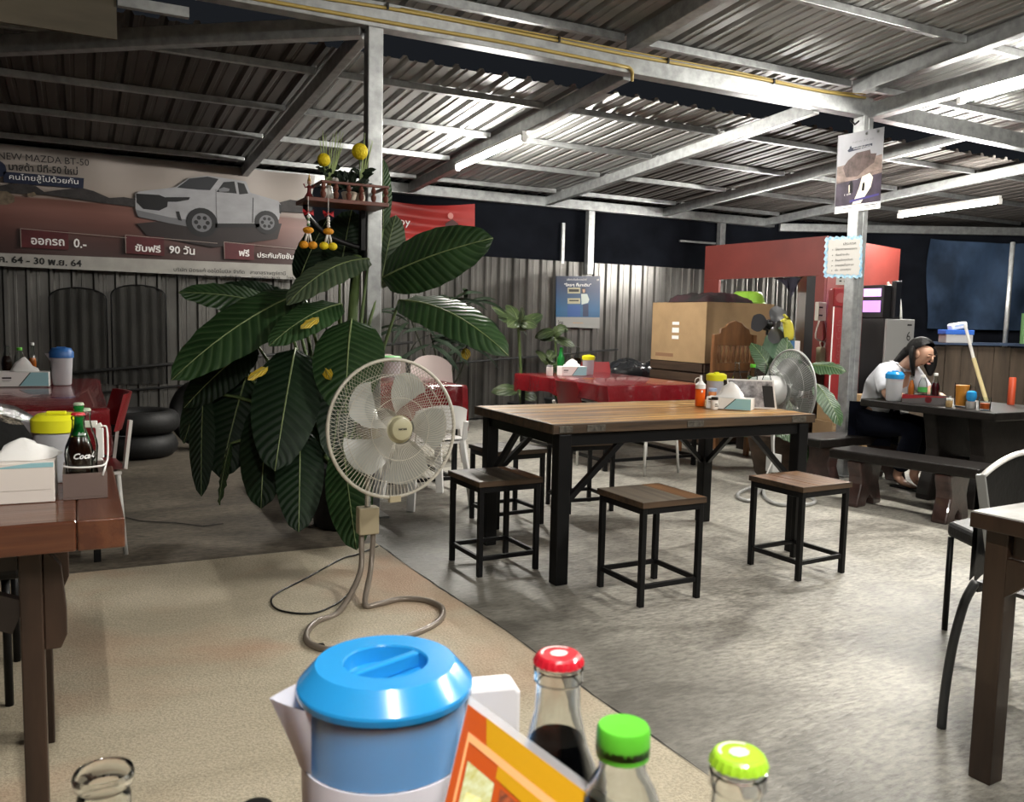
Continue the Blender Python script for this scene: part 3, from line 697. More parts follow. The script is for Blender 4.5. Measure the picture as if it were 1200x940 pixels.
F2 = Vector((4.638, 4.633, 0.733)); A2 = Vector((.62, -.10, -.02)).normalized()
FB2 = (4.568, 4.682, 0.000)
def fan2_base(t, tubem, boxm):
    px, py = FB2[0], FB2[1]
    MB().tube([(px, py, .22), (F2.x-.16, F2.y+.02, F2.z-.08)], .012, 8).build('pole', tubem, t, smooth='auto')
    MB().box(px-.045, py-.035, .13, px+.045, py+.035, .26).build('control_box', boxm, t, bev=.006)
    lp = [(px-.03, py, .14), (px-.06, py+.03, .05), Vector((4.222, 4.635, 0.014)), Vector((4.062, 4.475, 0.014)), Vector((4.081, 4.377, 0.014)), Vector((4.464, 4.678, 0.014)), Vector((4.241, 4.407, 0.014)), Vector((4.160, 4.201, 0.014)), Vector((4.295, 4.121, 0.014)), Vector((4.464, 4.171, 0.014)), Vector((4.559, 4.316, 0.014)), (px+.05, py, .05), (px+.03, py, .14)]
    MB().tube(smooth_path(lp, 5), .0125, 8).build('base_loop', tubem, t, smooth=True)
    MB().tube([(px-.03, py-.02, .5), (px-.10, py-.1, .25), (px-.22, py-.1, .02)], .006, 6).build('cord', WHITEP, t, smooth=True)
GREYMET = M('fan_silver', (.40, .40, .39), .4, .3)
make_fan('silver pedestal fan seen from behind at the right end of the plank table', FB2, F2, A2, .30, fan2_base, (GREYMET, M('fan_box_grey', (.45, .45, .43), .4), M('fan_blade_grey', (.22, .23, .22), .4), M('fan_wire_silver', (.42, .42, .41), .35, .4), WHITEP, M('fan_motor_silver', (.46, .46, .45), .4)), 1.3)

# ================================================================ BIG LEAFY PLANT AND THE SMALL ONES
def leaf_mat(name, dark, mid, vein, n=46., rough=.38, spec=.45):
    m = bpy.data.materials.new(name); m.use_nodes = True; nt = m.node_tree; b = nt.nodes['Principled BSDF']
    at = nt.nodes.new('ShaderNodeAttribute'); at.attribute_name = 'leafuv'
    sp = nt.nodes.new('ShaderNodeSeparateXYZ'); nt.links.new(at.outputs['Vector'], sp.inputs[0])
    def mth(op, a, b_=None):
        x = nt.nodes.new('ShaderNodeMath'); x.operation = op
        for i, q in enumerate((a, b_)):
            if q is None: continue
            if isinstance(q, (int, float)): x.inputs[i].default_value = q
            else: nt.links.new(q, x.inputs[i])
        return x.outputs[0]
    av = mth('ABSOLUTE', sp.outputs[1])
    ph = mth('SUBTRACT', mth('MULTIPLY', sp.outputs[0], n*2), mth('MULTIPLY', av, 14.))
    sn = mth('MULTIPLY_ADD', mth('SINE', ph), .5); 
    nt.nodes[-1].inputs[2].default_value = .5
    noi = nt.nodes.new('ShaderNodeTexNoise'); noi.inputs['Scale'].default_value = 5; noi.inputs['Detail'].default_value = 4
    tc = nt.nodes.new('ShaderNodeTexCoord'); nt.links.new(tc.outputs['Object'], noi.inputs[0])
    r = nt.nodes.new('ShaderNodeValToRGB'); nt.links.new(noi.outputs[0], r.inputs[0])
    r.color_ramp.elements[0].position = .35; r.color_ramp.elements[0].color = (*dark, 1); r.color_ramp.elements[1].position = .7; r.color_ramp.elements[1].color = (*mid, 1)
    mx = nt.nodes.new('ShaderNodeMix'); mx.data_type = 'RGBA'; nt.links.new(mth('MULTIPLY', mth('POWER', sn, 6.), .55), mx.inputs[0])
    nt.links.new(r.outputs[0], mx.inputs[6]); mx.inputs[7].default_value = (*vein, 1)
    nt.links.new(mx.outputs[2], b.inputs['Base Color']); b.inputs['Roughness'].default_value = rough; b.inputs['Specular IOR Level'].default_value = spec
    bp = nt.nodes.new('ShaderNodeBump'); bp.inputs['Strength'].default_value = .5; bp.inputs['Distance'].default_value = .006
    nt.links.new(sn, bp.inputs['Height']); nt.links.new(bp.outputs[0], b.inputs['Normal'])
    return m
LEAFG = leaf_mat('big_leaf_green', (.010, .032, .009), (.028, .072, .022), (.075, .13, .052))
LEAFD = leaf_mat('big_leaf_dark', (.004, .012, .005), (.008, .022, .008), (.02, .038, .018), rough=.5, spec=.2)
LEAFP = leaf_mat('big_leaf_pale_underside', (.05, .085, .045), (.10, .14, .08), (.17, .20, .12))
LEAFS = leaf_mat('speckled_leaf', (.010, .028, .009), (.075, .105, .04), (.085, .11, .045), 8)
LEAFDR = leaf_mat('narrow_dark_leaf', (.008, .016, .009), (.012, .022, .011), (.02, .03, .018), 4, .5, .15)
LEAFY = leaf_mat('yellow_leaf', (.55, .36, .02), (.62, .45, .05), (.6, .5, .1), 8)
STEM = M('green_stem', (.10, .15, .05), .5, var=.3, scale=(20, 20, 6))
STEMD = M('dark_stem', (.03, .035, .02), .6)
RIB = M('leaf_midrib', (.22, .28, .12), .45)
def leaf(parent, B, T, W, N=(-.40, -.75, .5), arch=.06, mat=LEAFG, fold=.10, nu=16, nv=8, pw=.62, ripple=.006, rib=True, tear=None, rm=None):
    B, T, N = Vector(B), Vector(T), Vector(N).normalized(); d = T-B; L = d.length; dn = d/L
    sd = dn.cross(N).normalized(); nn = sd.cross(dn).normalized()
    off = base_of(parent); vs = []; uv = []
    for i in range(nu+1):
        s = i/nu; c = B+d*s+nn*(arch*4*s*(1-s))
        wd = W*.54*max(.02, math.sin(PI*min(1., max(0, s))**.84)**(pw-.10)) if 0 < s < 1 else W*.01
        for j in range(2*nv+1):
            v = j/nv-1
            p = c+sd*(v*wd)+nn*(-fold*W*(abs(v)**1.4)*math.sin(PI*min(1, s*.9+.1)) + ripple*math.sin(s*nu*2.4+abs(v)*3+B.x*9)*abs(v))
            vs.append(p-off); uv.append((s, v, 0))
    k = 2*nv+1
    fs = [(i*k+j, (i+1)*k+j, (i+1)*k+j+1, i*k+j+1) for i in range(nu) for j in range(2*nv)]
    me = bpy.data.meshes.new('leaf'); me.from_pydata([tuple(p) for p in vs], [], fs)
    a = me.attributes.new('leafuv', 'FLOAT_VECTOR', 'POINT')
    a.data.foreach_set('vector', [x for q in uv for x in q])
    for p in me.polygons: p.use_smooth = True
    me.materials.append(mat); o = bpy.data.objects.new('leaf', me); COL.objects.link(o); o.parent = parent
    if rib:
        pts = [B+d*s+nn*(arch*4*s*(1-s)+.0015) for s in [q/10 for q in range(11)]]
        MB().tube(pts, [W*.016*(1-.75*q/10)+.0008 for q in range(11)], 5).build('midrib', rm or RIB, o if False else parent, smooth=True) if False else None
        b = MB().tube(pts, [W*.016*(1-.75*q/10)+.0008 for q in range(11)], 5)
        mo = bpy.data.objects.new('midrib', b.mesh('midrib', off)); COL.objects.link(mo); mo.parent = o; mo.data.materials.append(rm or RIB)
        for p in mo.data.polygons: p.use_smooth = True
    return o
PB = Vector((1.341, 4.746, 0.000))
pl = thing('leafy_plant', 'huge broad leaved green plant in a dark pot around the steel post', 'plant', PB)
POTM = M('black_plant_pot', (.012, .013, .014), .5, bump=.2, scale=(8, 8, 60))
MB().lathe([(0, .004), (.15, .004), (.165, .02), (.185, .33), (.20, .33), (.20, .36), (.18, .36), (.175, .31), (0, .30)], 28, PB, cap=False).build('pot', POTM, pl, smooth='auto')
MB().lathe([(.0, .308), (.174, .312), (.0, .325)], 20, PB, cap=False).build('soil', M('soil', (.02, .015, .01), .9), pl)
CR = PB+Vector((0, 0, .32))
U = (-.45, -.80, .42)      # leaves turn mostly to the room and a little up
LV = [ # base, tip, width, normal, arch, material
 ((1.610, 4.897, 1.433), (2.096, 4.392, 1.660), .335, (-.30, -.85, .35), .05, LEAFG),
 ((1.668, 4.741, 1.303), (2.068, 4.112, 1.011), .30, (-.15, -.62, .75), .09, LEAFG),
 ((1.088, 5.143, 1.240), (0.505, 5.110, 1.314), .20, (-.35, -.7, .6), .04, LEAFG),
 ((1.175, 4.996, 1.340), (0.430, 4.760, 0.850), .33, (-.35, -.70, .60), .07, LEAFG),
 ((1.515, 4.844, 1.540), (1.008, 4.678, 1.259), .235, (-.30, -.55, .80), .07, LEAFP),
 ((1.340, 4.793, 1.274), (0.897, 4.599, 1.036), .21, (-.2, -.65, .72), .05, LEAFG),
 ((1.375, 4.709, 1.189), (1.236, 4.333, 0.693), .36, (-.35, -.80, .35), .05, LEAFG),
 ((1.078, 4.787, 1.021), (0.880, 4.372, 0.410), .33, (-.25, -.9, .15), .05, LEAFD),
 ((0.953, 4.823, 0.763), (0.841, 4.537, 0.185), .27, (-.45, -.85, .1), .03, LEAFD),
 ((1.082, 4.683, 0.593), (0.981, 4.288, 0.101), .235, (-.2, -.9, .1), .03, LEAFD),
 ((1.262, 4.471, 0.520), (1.186, 3.955, 0.071), .225, (-.35, -.85, .1), .02, LEAFG),
 ((0.628, 5.101, 0.755), (0.581, 4.841, 0.208), .13, (-.3, -.9, .1), .02, LEAFD),
 ((0.744, 4.900, 0.484), (0.667, 4.793, 0.164), .075, (-.9, -.4, .1), .01, LEAFG),
 ((1.642, 4.969, 1.730), (1.668, 5.057, 2.156), .095, (-.2, -.95, .1), .02, LEAFG),
 ((1.636, 4.991, 1.376), (1.746, 5.039, 1.825), .20, (-.5, -.8, .1), .03, LEAFP),
 ((1.338, 4.817, 0.963), (1.202, 4.491, 0.427), .24, (.2, -.95, .1), .03, LEAFD),
 ((1.376, 4.961, 1.445), (1.462, 5.015, 1.831), .25, (-.3, -.9, .05), .02, LEAFD),
 ((1.161, 5.066, 1.400), (1.335, 5.074, 1.778), .17, (-.5, -.8, .05), .03, LEAFD),
 ((0.921, 5.094, 1.038), (0.525, 5.088, 0.671), .22, (-.35, -.8, .35), .04, LEAFD),
 ((0.873, 5.100, 0.870), (0.689, 4.908, 0.293), .30, (-.35, -.88, .1), .03, LEAFD),
 ((0.714, 5.138, 0.996), (0.516, 5.071, 0.470), .15, (-.35, -.88, .1), .02, LEAFD),
 ((1.363, 4.962, 0.854), (1.447, 4.634, 0.293), .22, (-.1, -.95, .1), .03, LEAFD),
 ((1.157, 5.226, 1.293), (0.725, 5.226, 1.348), .17, (-.3, -.8, .5), .02, LEAFD),
 ((1.059, 5.057, 0.826), (0.813, 5.042, 0.560), .26, (-.4, -.85, .2), .02, LEAFD),
]
for i, (Bp, Tp, W, N, a, mt_) in enumerate(LV):
    leaf(pl, Bp, Tp, W, N, a, mt_)
    Bv = Vector(Bp); root = CR+Vector((random.uniform(-.07, .07), random.uniform(-.06, .06), 0)); mid = root.lerp(Bv, .55)+Vector((0, .03, .12 if Bv.z < .9 else .02))
    MB().tube(smooth_path([root, mid, Bv], 5), [.016-.009*q/10 for q in range(11)], 6).build('leaf_stem', STEM, pl, smooth=True)
for Bp, Tp in (((1.167, 4.613, 1.194), (1.047, 4.532, 1.130)), ((0.914, 4.713, 0.922), (0.792, 4.633, 0.855)), ((1.177, 4.558, 0.939), (1.186, 4.433, 0.865)), ((1.921, 4.359, 1.042), (1.915, 4.321, 0.977))):
    leaf(pl, Bp, Tp, .05, U, .005, LEAFY, nu=6, nv=3)
MB().tube([CR, (1.404, 4.839, 0.961), (1.468, 4.926, 1.557)], .03, 8).build('trunk', STEM, pl, smooth=True)
def strap_plant(label, base, tops, nleaf, llen, mat, seedv, pot=True, W=.045):
    rnd = random.Random(seedv); b0 = Vector(base); t = thing('potted_plant', label, 'plant', b0)
    MB().lathe([(0, 0), (.10, 0), (.14, .22), (.15, .22), (.15, .24), (0, .22)], 16, b0, cap=False).build('pot', POTM, t, smooth='auto')
    for tp in tops:
        tp = Vector(tp); MB().tube(smooth_path([b0+Vector((rnd.uniform(-.04, .04), 0, .22)), b0.lerp(tp, .6)+Vector((.03, 0, 0)), tp], 4), .010, 5).build('cane', STEMD, t, smooth=True)
        for k in range(nleaf):
            an = rnd.uniform(0, 2*PI); l = llen*rnd.uniform(.7, 1.1); d1 = Vector((math.cos(an), math.sin(an)*.7, .0))
            z0 = rnd.uniform(-.15, .02); B_ = tp+Vector((0, 0, z0)); T_ = B_+d1*l*.75+Vector((0, 0, rnd.uniform(-.55, .25)*l))
            leaf(t, B_, T_, W*rnd.uniform(.8, 1.2), (d1.y*.3, -.6, .7), .13*l, mat, nu=9, nv=2, ripple=0, rib=False)
    return t
strap_plant('thin dark strap leaved plant by the zinc wall, right of the big plant', (3.549, 8.600, 0.104), ((3.544, 8.400, 1.418), (3.268, 8.300, 1.039), (3.730, 8.400, 0.969), (3.105, 8.500, 1.228), (3.736, 8.500, 1.380)), 9, .62, LEAFDR, 3)
def cane_plant(label, base, tops, seedv, sc=1.):
    rnd = random.Random(seedv); b0 = Vector(base); t = thing('potted_plant', label, 'plant', b0)
    MB().lathe([(0, 0), (.11, 0), (.15, .24), (.16, .24), (.16, .26), (0, .24)], 16, b0, cap=False).build('pot', POTM, t, smooth='auto')
    for tp, n in tops:
        tp = Vector(tp); MB().tube(smooth_path([b0+Vector((0, 0, .24)), b0.lerp(tp, .5)+Vector((.02, 0, 0)), tp], 5), .016*sc, 6).build('cane', STEM, t, smooth=True)
        for k in range(n):
            an = k*2.4+rnd.uniform(-.3, .3); l = rnd.uniform(.26, .38)*sc; d1 = Vector((math.cos(an), math.sin(an)*.6, 0))
            B_ = tp+Vector((0, 0, -.12+.15*k/n)); T_ = B_+d1*l*.8+Vector((0, 0, l*rnd.uniform(-.35, .65)))
            leaf(t, B_, T_, .13*sc, (d1.x*-.2, -.75, .55), .04, LEAFS, nu=10, nv=3, ripple=.003)
    return t
cane_plant('speckled leaf plant with a tall pale cane by the zinc wall', (4.551, 8.700, -0.000), (((4.383, 8.500, 1.219), 9), ((4.412, 8.500, 0.493), 3)), 5, 1.15)
cane_plant('smaller speckled leaf plant below the blue wall poster', (5.057, 8.750, 0.037), (((4.914, 8.600, 1.111), 6), ((4.845, 8.600, 0.776), 4)), 8, .9)

# ================================================================ PICKUP BANNER ON THE BACK WALL
BY = 9.14
def bm_print(name, c1, stops, axis='Z', nz=.25, sc=(3, 3, 6)):
    """printed vinyl: colours in bands by height, broken up by noise"""
    m = bpy.data.materials.new(name); m.use_nodes = True; nt = m.node_tree; b = nt.nodes['Principled BSDF']
    tc = nt.nodes.new('ShaderNodeTexCoord'); sp = nt.nodes.new('ShaderNodeSeparateXYZ'); nt.links.new(tc.outputs['Generated'], sp.inputs[0])
    mp = nt.nodes.new('ShaderNodeMapping'); mp.inputs['Scale'].default_value = sc; nt.links.new(tc.outputs['Object'], mp.inputs[0])
    n = nt.nodes.new('ShaderNodeTexNoise'); n.inputs['Scale'].default_value = 1; n.inputs['Detail'].default_value = 7; nt.links.new(mp.outputs[0], n.inputs[0])
    ma = nt.nodes.new('ShaderNodeMath'); ma.operation = 'MULTIPLY_ADD'; nt.links.new(n.outputs[0], ma.inputs[0]); ma.inputs[1].default_value = nz
    ad = nt.nodes.new('ShaderNodeMath'); ad.operation = 'SUBTRACT'; nt.links.new(sp.outputs[axis], ad.inputs[0]); ad.inputs[1].default_value = nz/2
    nt.links.new(ad.outputs[0], ma.inputs[2])
    r = nt.nodes.new('ShaderNodeValToRGB'); nt.links.new(ma.outputs[0], r.inputs[0]); e = r.color_ramp.elements
    while len(e) > 1: e.remove(e[0])
    e[0].position = stops[0][0]; e[0].color = (*stops[0][1], 1)
    for p, c in stops[1:]: q = e.new(p); q.color = (*c, 1)
    nt.links.new(r.outputs[0], b.inputs['Base Color']); b.inputs['Roughness'].default_value = .4
    return m
BANM = bm_print('banner_print', None, [(0, (0.0310, 0.0186, 0.0174)), (.24, (0.0527, 0.0217, 0.0186)), (.40, (0.1054, 0.0403, 0.0310)), (.50, (0.1612, 0.0682, 0.0527)), (.58, (0.1178, 0.0496, 0.0372)), (.60, (0.2170, 0.1674, 0.1426)), (.68, (0.2790, 0.2387, 0.2108)), (1, (0.2480, 0.2170, 0.1984))], nz=.07, sc=(2, 1, 14))
ban = thing('vinyl_banner', 'wide pickup truck advertising banner hung on the back wall above the zinc sheets', 'banner', (.45, BY, 2.1))
def ban_pt(u, v):
    # corners follow the hung cloth
    tl, tr, bl, br = Vector((-0.975, 9.140, 2.685)), Vector((2.267, 9.140, 2.674)), Vector((-1.012, 9.140, 1.595)), Vector((2.113, 9.140, 1.580))
    p = (tl*(1-u)+tr*u)*v+(bl*(1-u)+br*u)*(1-v)
    p.y += .010*math.sin(u*31)*v**3+.006*math.sin(u*17+v*6)
    return p
MB().grid(ban_pt, 70, 20).build('banner_cloth', BANM, ban, smooth=True)
def bp_(name, pts, mat, k=1): 
    MB().poly([(x, BY-.022-.0012*k, z) for x, y, z in pts]).build(name, mat, ban)
WSTRIP = M('banner_white_strip', (0.3100, 0.2976, 0.2728), .5, var=.12, scale=(5, 5, 5))
bp_('white_strip', [(-1.006, 9.120, 1.707), (2.181, 9.120, 1.734), (2.109, 9.120, 1.579), (-1.009, 9.120, 1.594)], WSTRIP, 1)
DARKTREE = M('banner_tree_print', (0.0217, 0.0186, 0.0186), .6, var=.5, scale=(20, 20, 20))
tl_ = [(-0.988, 9.120, 2.245), (-0.728, 9.120, 2.313), (-0.596, 9.120, 2.310), (-0.462, 9.120, 2.352), (-0.313, 9.120, 2.335), (-0.245, 9.120, 2.287), (-0.084, 9.120, 2.325), (0.059, 9.120, 2.353), (0.166, 9.120, 2.331), (0.297, 9.120, 2.278), (0.423, 9.120, 2.297), (0.550, 9.120, 2.283), (0.549, 9.120, 2.210), (0.237, 9.120, 2.225), (0.057, 9.120, 2.242), (-0.190, 9.120, 2.261), (-0.598, 9.120, 2.249), (-0.989, 9.120, 2.201)]
bp_('tree_line', tl_, DARKTREE, 1)
bp_('tree_line', [(1.872, 9.120, 2.357), (2.003, 9.120, 2.403), (2.235, 9.120, 2.387), (2.235, 9.120, 2.280), (1.872, 9.120, 2.270)], DARKTREE, 1)
HAY = M('banner_hay_print', (0.1240, 0.0930, 0.0620), .6, var=.4, scale=(30, 30, 30))
def ell(cx, cy, rx, ry, n=20): return [(cx+rx*math.cos(2*PI*k/n), cy+ry*math.sin(2*PI*k/n)) for k in range(n)]
bp_('hay_bale', [(-0.624, 9.120, 2.262), (-0.544, 9.120, 2.269), (-0.485, 9.120, 2.228), (-0.487, 9.120, 2.175), (-0.548, 9.120, 2.147), (-0.628, 9.120, 2.140)], HAY, 2)
bp_('hay_bale', [(-0.383, 9.120, 2.260), (-0.328, 9.120, 2.280), (-0.308, 9.120, 2.251), (-0.343, 9.120, 2.233), (-0.383, 9.120, 2.237)], HAY, 2)
TRW = M('printed_truck_white', (0.2604, 0.2604, 0.2728), .4, var=.10, scale=(6, 6, 10)); TRG = M('printed_truck_grey', (0.1240, 0.1240, 0.1333), .4); TRD = M('printed_truck_glass', (0.0186, 0.0198, 0.0236), .4); TRB = M('printed_truck_black', (0.0062, 0.0062, 0.0074), .4)
# outline measured on the banner; every piece is flat print
bp_('truck_shadow', [(0.531, 9.120, 2.054), (0.840, 9.120, 2.109), (1.915, 9.120, 2.151), (1.871, 9.120, 1.991), (1.236, 9.120, 1.867), (0.621, 9.120, 1.946)], M('printed_shadow', (0.0155, 0.0099, 0.0099), .5), 2)
bp_('truck_body', [(0.526, 9.120, 2.338), (0.562, 9.120, 2.361), (0.887, 9.120, 2.430), (1.010, 9.120, 2.528), (1.179, 9.120, 2.569), (1.301, 9.120, 2.563), (1.440, 9.120, 2.554), (1.557, 9.120, 2.547), (1.603, 9.120, 2.438), (1.881, 9.120, 2.379), (1.911, 9.120, 2.334), (1.889, 9.120, 2.193), (1.832, 9.120, 2.137), (1.656, 9.120, 2.133), (1.304, 9.120, 2.109), (1.117, 9.120, 2.054), (0.839, 9.120, 2.076), (0.544, 9.120, 2.120), (0.523, 9.120, 2.200)], TRW, 3)
bp_('truck_lower_body', [(0.533, 9.120, 2.184), (0.840, 9.120, 2.134), (1.013, 9.120, 2.122), (1.012, 9.120, 2.055), (0.839, 9.120, 2.076), (0.544, 9.120, 2.120)], TRG, 4)
bp_('truck_windshield', [(0.903, 9.120, 2.427), (1.018, 9.120, 2.525), (1.187, 9.120, 2.561), (1.292, 9.120, 2.546), (1.210, 9.120, 2.429), (1.097, 9.120, 2.424)], TRD, 5)
bp_('truck_window', [(1.271, 9.120, 2.418), (1.341, 9.120, 2.520), (1.444, 9.120, 2.537), (1.467, 9.120, 2.418)], TRB, 5)
bp_('truck_window', [(1.473, 9.120, 2.532), (1.540, 9.120, 2.522), (1.580, 9.120, 2.428), (1.491, 9.120, 2.412)], TRB, 5)
bp_('truck_grille', [(0.533, 9.120, 2.338), (0.737, 9.120, 2.343), (0.819, 9.120, 2.315), (0.810, 9.120, 2.235), (0.735, 9.120, 2.192), (0.594, 9.120, 2.197), (0.538, 9.120, 2.254)], TRB, 5)
bp_('truck_headlight', [(0.796, 9.120, 2.326), (1.022, 9.120, 2.345), (1.008, 9.120, 2.318), (0.901, 9.120, 2.290), (0.811, 9.120, 2.283)], TRB, 6)
bp_('truck_mirror', [(1.288, 9.120, 2.445), (1.341, 9.120, 2.470), (1.398, 9.120, 2.459), (1.390, 9.120, 2.433), (1.299, 9.120, 2.420)], TRG, 7)
bp_('truck_door_line', [(1.263, 9.120, 2.443), (1.269, 9.120, 2.443), (1.275, 9.120, 2.107), (1.268, 9.120, 2.106)], TRG, 5)
bp_('truck_door_line', [(1.623, 9.120, 2.390), (1.632, 9.120, 2.391), (1.625, 9.120, 2.140), (1.617, 9.120, 2.139)], TRD, 5)
bp_('truck_tail_light', [(1.889, 9.120, 2.346), (1.918, 9.120, 2.335), (1.906, 9.120, 2.247), (1.893, 9.120, 2.255)], TRB, 6)
bp_('truck_fog_light', [(0.888, 9.120, 2.195), (0.919, 9.120, 2.198), (0.942, 9.120, 2.108), (0.910, 9.120, 2.114)], TRB, 6)
bp_('truck_sill', [(1.255, 9.120, 2.105), (1.699, 9.120, 2.132), (1.681, 9.120, 2.096), (1.255, 9.120, 2.063)], TRB, 6)
def wheel(name, c, rx, rz, mat, k):
    bp_(name, [(c[0]+rx*math.cos(2*PI*i/22), c[1], c[2]+rz*math.sin(2*PI*i/22)) for i in range(22)], mat, k)
for c, s in (((1.129, 9.120, 2.105), 1.), ((1.763, 9.120, 2.150), .82)):
    wheel('truck_wheel', c, .150*s, .135*s+.01, TRB, 6); wheel('truck_rim', c, .095*s, .092*s, TRG, 7)
    for i in range(6):
        a = i*PI/3; wheel('rim_gap', (c[0]+.055*s*math.cos(a), c[1], c[2]+.052*s*math.sin(a)), .020*s, .020*s, TRB, 8)
NAVY = M('printed_navy', (0.0093, 0.0136, 0.0341), .5); MAROON = M('printed_maroon', (0.0744, 0.0112, 0.0136), .5, var=.2, scale=(8, 8, 8)); GOLD = M('printed_pale_line', (0.2480, 0.1984, 0.1736), .5)
bp_('navy_bar', [(-0.566, 9.120, 2.441), (0.086, 9.120, 2.442), (0.077, 9.120, 2.346), (-0.569, 9.120, 2.343)], NAVY, 3)
wheel('round_emblem', (-0.612, 9.120, 2.460), .07, .075, NAVY, 3)
UX = (Vector((0.082, 9.120, 2.441))-Vector((-0.566, 9.120, 2.441))).normalized(); UX = Vector((UX.x, 0, UX.z)); UZ = Vector((0, 0, 1))
def bt(body, p, wpx_end, size, mat, k=4, **kw):
    o = Vector(p); e = Vector(wpx_end); ux = Vector((e.x-o.x, 0, e.z-o.z)); wd = ux.length
    text(body, size, mat, ban, (o.x, BY-.022-.0012*k, o.z), ux, Vector((0, 0, 1))-ux.normalized()*ux.normalized().z, width=wd, **kw)
bt('NEW MAZDA BT-50', (-0.609, 9.120, 2.550), (0.125, 9.120, 2.559), .088, INK)
bt('มาสด้า บีที-50 ใหม่', (-0.529, 9.120, 2.460), (0.030, 9.120, 2.468), .085, INK, bold=.002)
bt('คนไทยสู้ไปด้วยกัน', (-0.528, 9.120, 2.377), (0.031, 9.120, 2.382), .065, WHITEINK)
for a, m_, k in ((((-0.446, 9.120, 1.940), (-0.057, 9.120, 1.942), (-0.058, 9.120, 1.768), (-0.444, 9.120, 1.770)), MAROON, 3), (((0.431, 9.120, 1.938), (0.775, 9.120, 1.940), (0.776, 9.120, 1.757), (0.432, 9.120, 1.764)), MAROON, 3), (((1.340, 9.120, 1.928), (1.633, 9.120, 1.925), (1.632, 9.120, 1.760), (1.342, 9.120, 1.758)), MAROON, 3)):
    bp_('red_box', a, m_, k)
    c0, c3 = Vector(a[0]), Vector(a[3]); c1 = Vector(a[1])
    b = MB(); b.bar((c0.x, BY-.0265, c0.z), (c1.x+.5, BY-.0265, c1.z-.03), .006, .0012, up=(0, 1, 0)); b.bar((c0.x, BY-.0265, c0.z), (c3.x, BY-.0265, c3.z), .006, .0012, up=(0, 1, 0)); b.build('box_line', GOLD, ban)
bt('ออกรถ', (-0.368, 9.120, 1.805), (-0.096, 9.120, 1.806), .10, WHITEINK, bold=.002); bt('0.-', (-0.018, 9.120, 1.798), (0.090, 9.120, 1.793), .115, WHITEINK, bold=.002)
bt('ขับฟรี', (0.511, 9.120, 1.792), (0.741, 9.120, 1.789), .085, WHITEINK, bold=.002); bt('90 วัน', (0.819, 9.120, 1.789), (1.057, 9.120, 1.785), .10, WHITEINK, bold=.002)
bt('ฟรี', (1.480, 9.120, 1.799), (1.586, 9.120, 1.796), .085, WHITEINK, bold=.002); bt('ประกันภัยชั้น 1', (1.662, 9.120, 1.792), (2.082, 9.120, 1.792), .068, WHITEINK, bold=.001)
bt('ค. 64 - 30 พ.ย. 64', (-0.630, 9.120, 1.629), (0.042, 9.120, 1.619), .085, INK, bold=.002)
bt('บริษัท มิตรแท้ ออโตโมบิล จำกัด   สาขาสุราษฎร์ธานี', (0.856, 9.120, 1.612), (1.948, 9.120, 1.621), .050, INK)
bt('บริษัท มิตรแท้ มอเตอร์ จำกัด      สาขาเกาะสมุย    โทร. 0', (0.855, 9.120, 1.553), (2.091, 9.120, 1.583), .040, INK)

# red banner further right
RBM = M('red_banner_print', (.30, .025, .022), .4, var=.18, scale=(2, 2, 7))
rb = thing('vinyl_banner', 'small crumpled red banner with white lettering on the dark net', 'banner', (3.553, 9.200, 2.245))
def rb_pt(u, v):
    tl, tr, bl, br = Vector((2.850, 9.190, 2.508)), Vector((4.137, 9.190, 2.538)), Vector((2.853, 9.190, 1.947)), Vector((4.147, 9.190, 2.040))
    p = (tl*(1-u)+tr*u)*v+(bl*(1-u)+br*u)*(1-v); p.y += .02*math.sin(v*17+u*4)*(1-abs(2*u-1))-.01; p.z -= .05*math.sin(PI*u)*v
    return p
MB().grid(rb_pt, 20, 24).build('banner_cloth', RBM, rb, smooth=True)
a, c = Vector((3.141, 9.150, 2.240)), Vector((3.311, 9.150, 2.229))
text('ppy', .12, WHITEINK, rb, a, c-a, (0, 0, 1), width=.19)
MB().box(6.0, 0, 0, 6.01, .01, .01) and None
c = Vector((3.042, 9.150, 2.353)); MB().box(c.x-.02, c.y, c.z-.02, c.x+.02, c.y+.002, c.z+.02).build('eyelet', WHITEINK, rb)
c = Vector((3.823, 9.150, 2.374)); MB().lathe([(0, 0), (.035, 0), (.035, .002), (0, .002)], 16, cap=False).rot(PI/2, 'X').move(c).build('printed_dot', M('printed_pink', (.5, .2, .18), .5), rb)
MB().poly([(3.762, 9.150, 2.284), (3.845, 9.150, 2.338), (3.920, 9.150, 2.295), (3.912, 9.150, 2.159), (3.764, 9.150, 2.150)]).build('printed_figure', M('printed_dark_red', (.05, .012, .012), .5), rb)

# blue poster on the zinc wall
po = thing('poster', 'blue poster with a white foot strip on the zinc wall', 'poster', (5.602, 9.240, 1.450))
PY = 9.235
def pp(name, pts, mat, k): MB().poly([(x, PY-.0012*k, z) for x, y, z in pts]).build(name, mat, po)
BLUEP = bm_print('blue_poster_print', None, [(0, (.012, .07, .15)), (.35, (.013, .085, .19)), (.7, (.005, .026, .08)), (1, (.004, .010, .035))], nz=.12, sc=(4, 4, 4))
q = [Vector(p) for p in ((5.275, 9.235, 1.760), (5.922, 9.235, 1.788), (5.934, 9.235, 1.125), (5.295, 9.235, 1.136))]
MB().add([(p.x, PY+d, p.z) for d in (0, .004) for p in q], [(0, 1, 2, 3), (7, 6, 5, 4), (0, 4, 5, 1), (1, 5, 6, 2), (2, 6, 7, 3), (3, 7, 4, 0)]).build('poster_sheet', BLUEP, po)
pp('white_strip', [(5.292, 9.235, 1.257), (5.930, 9.235, 1.266), (5.934, 9.235, 1.125), (5.296, 9.235, 1.136)], M('dim_paper', (.27, .265, .25), .7), 1)
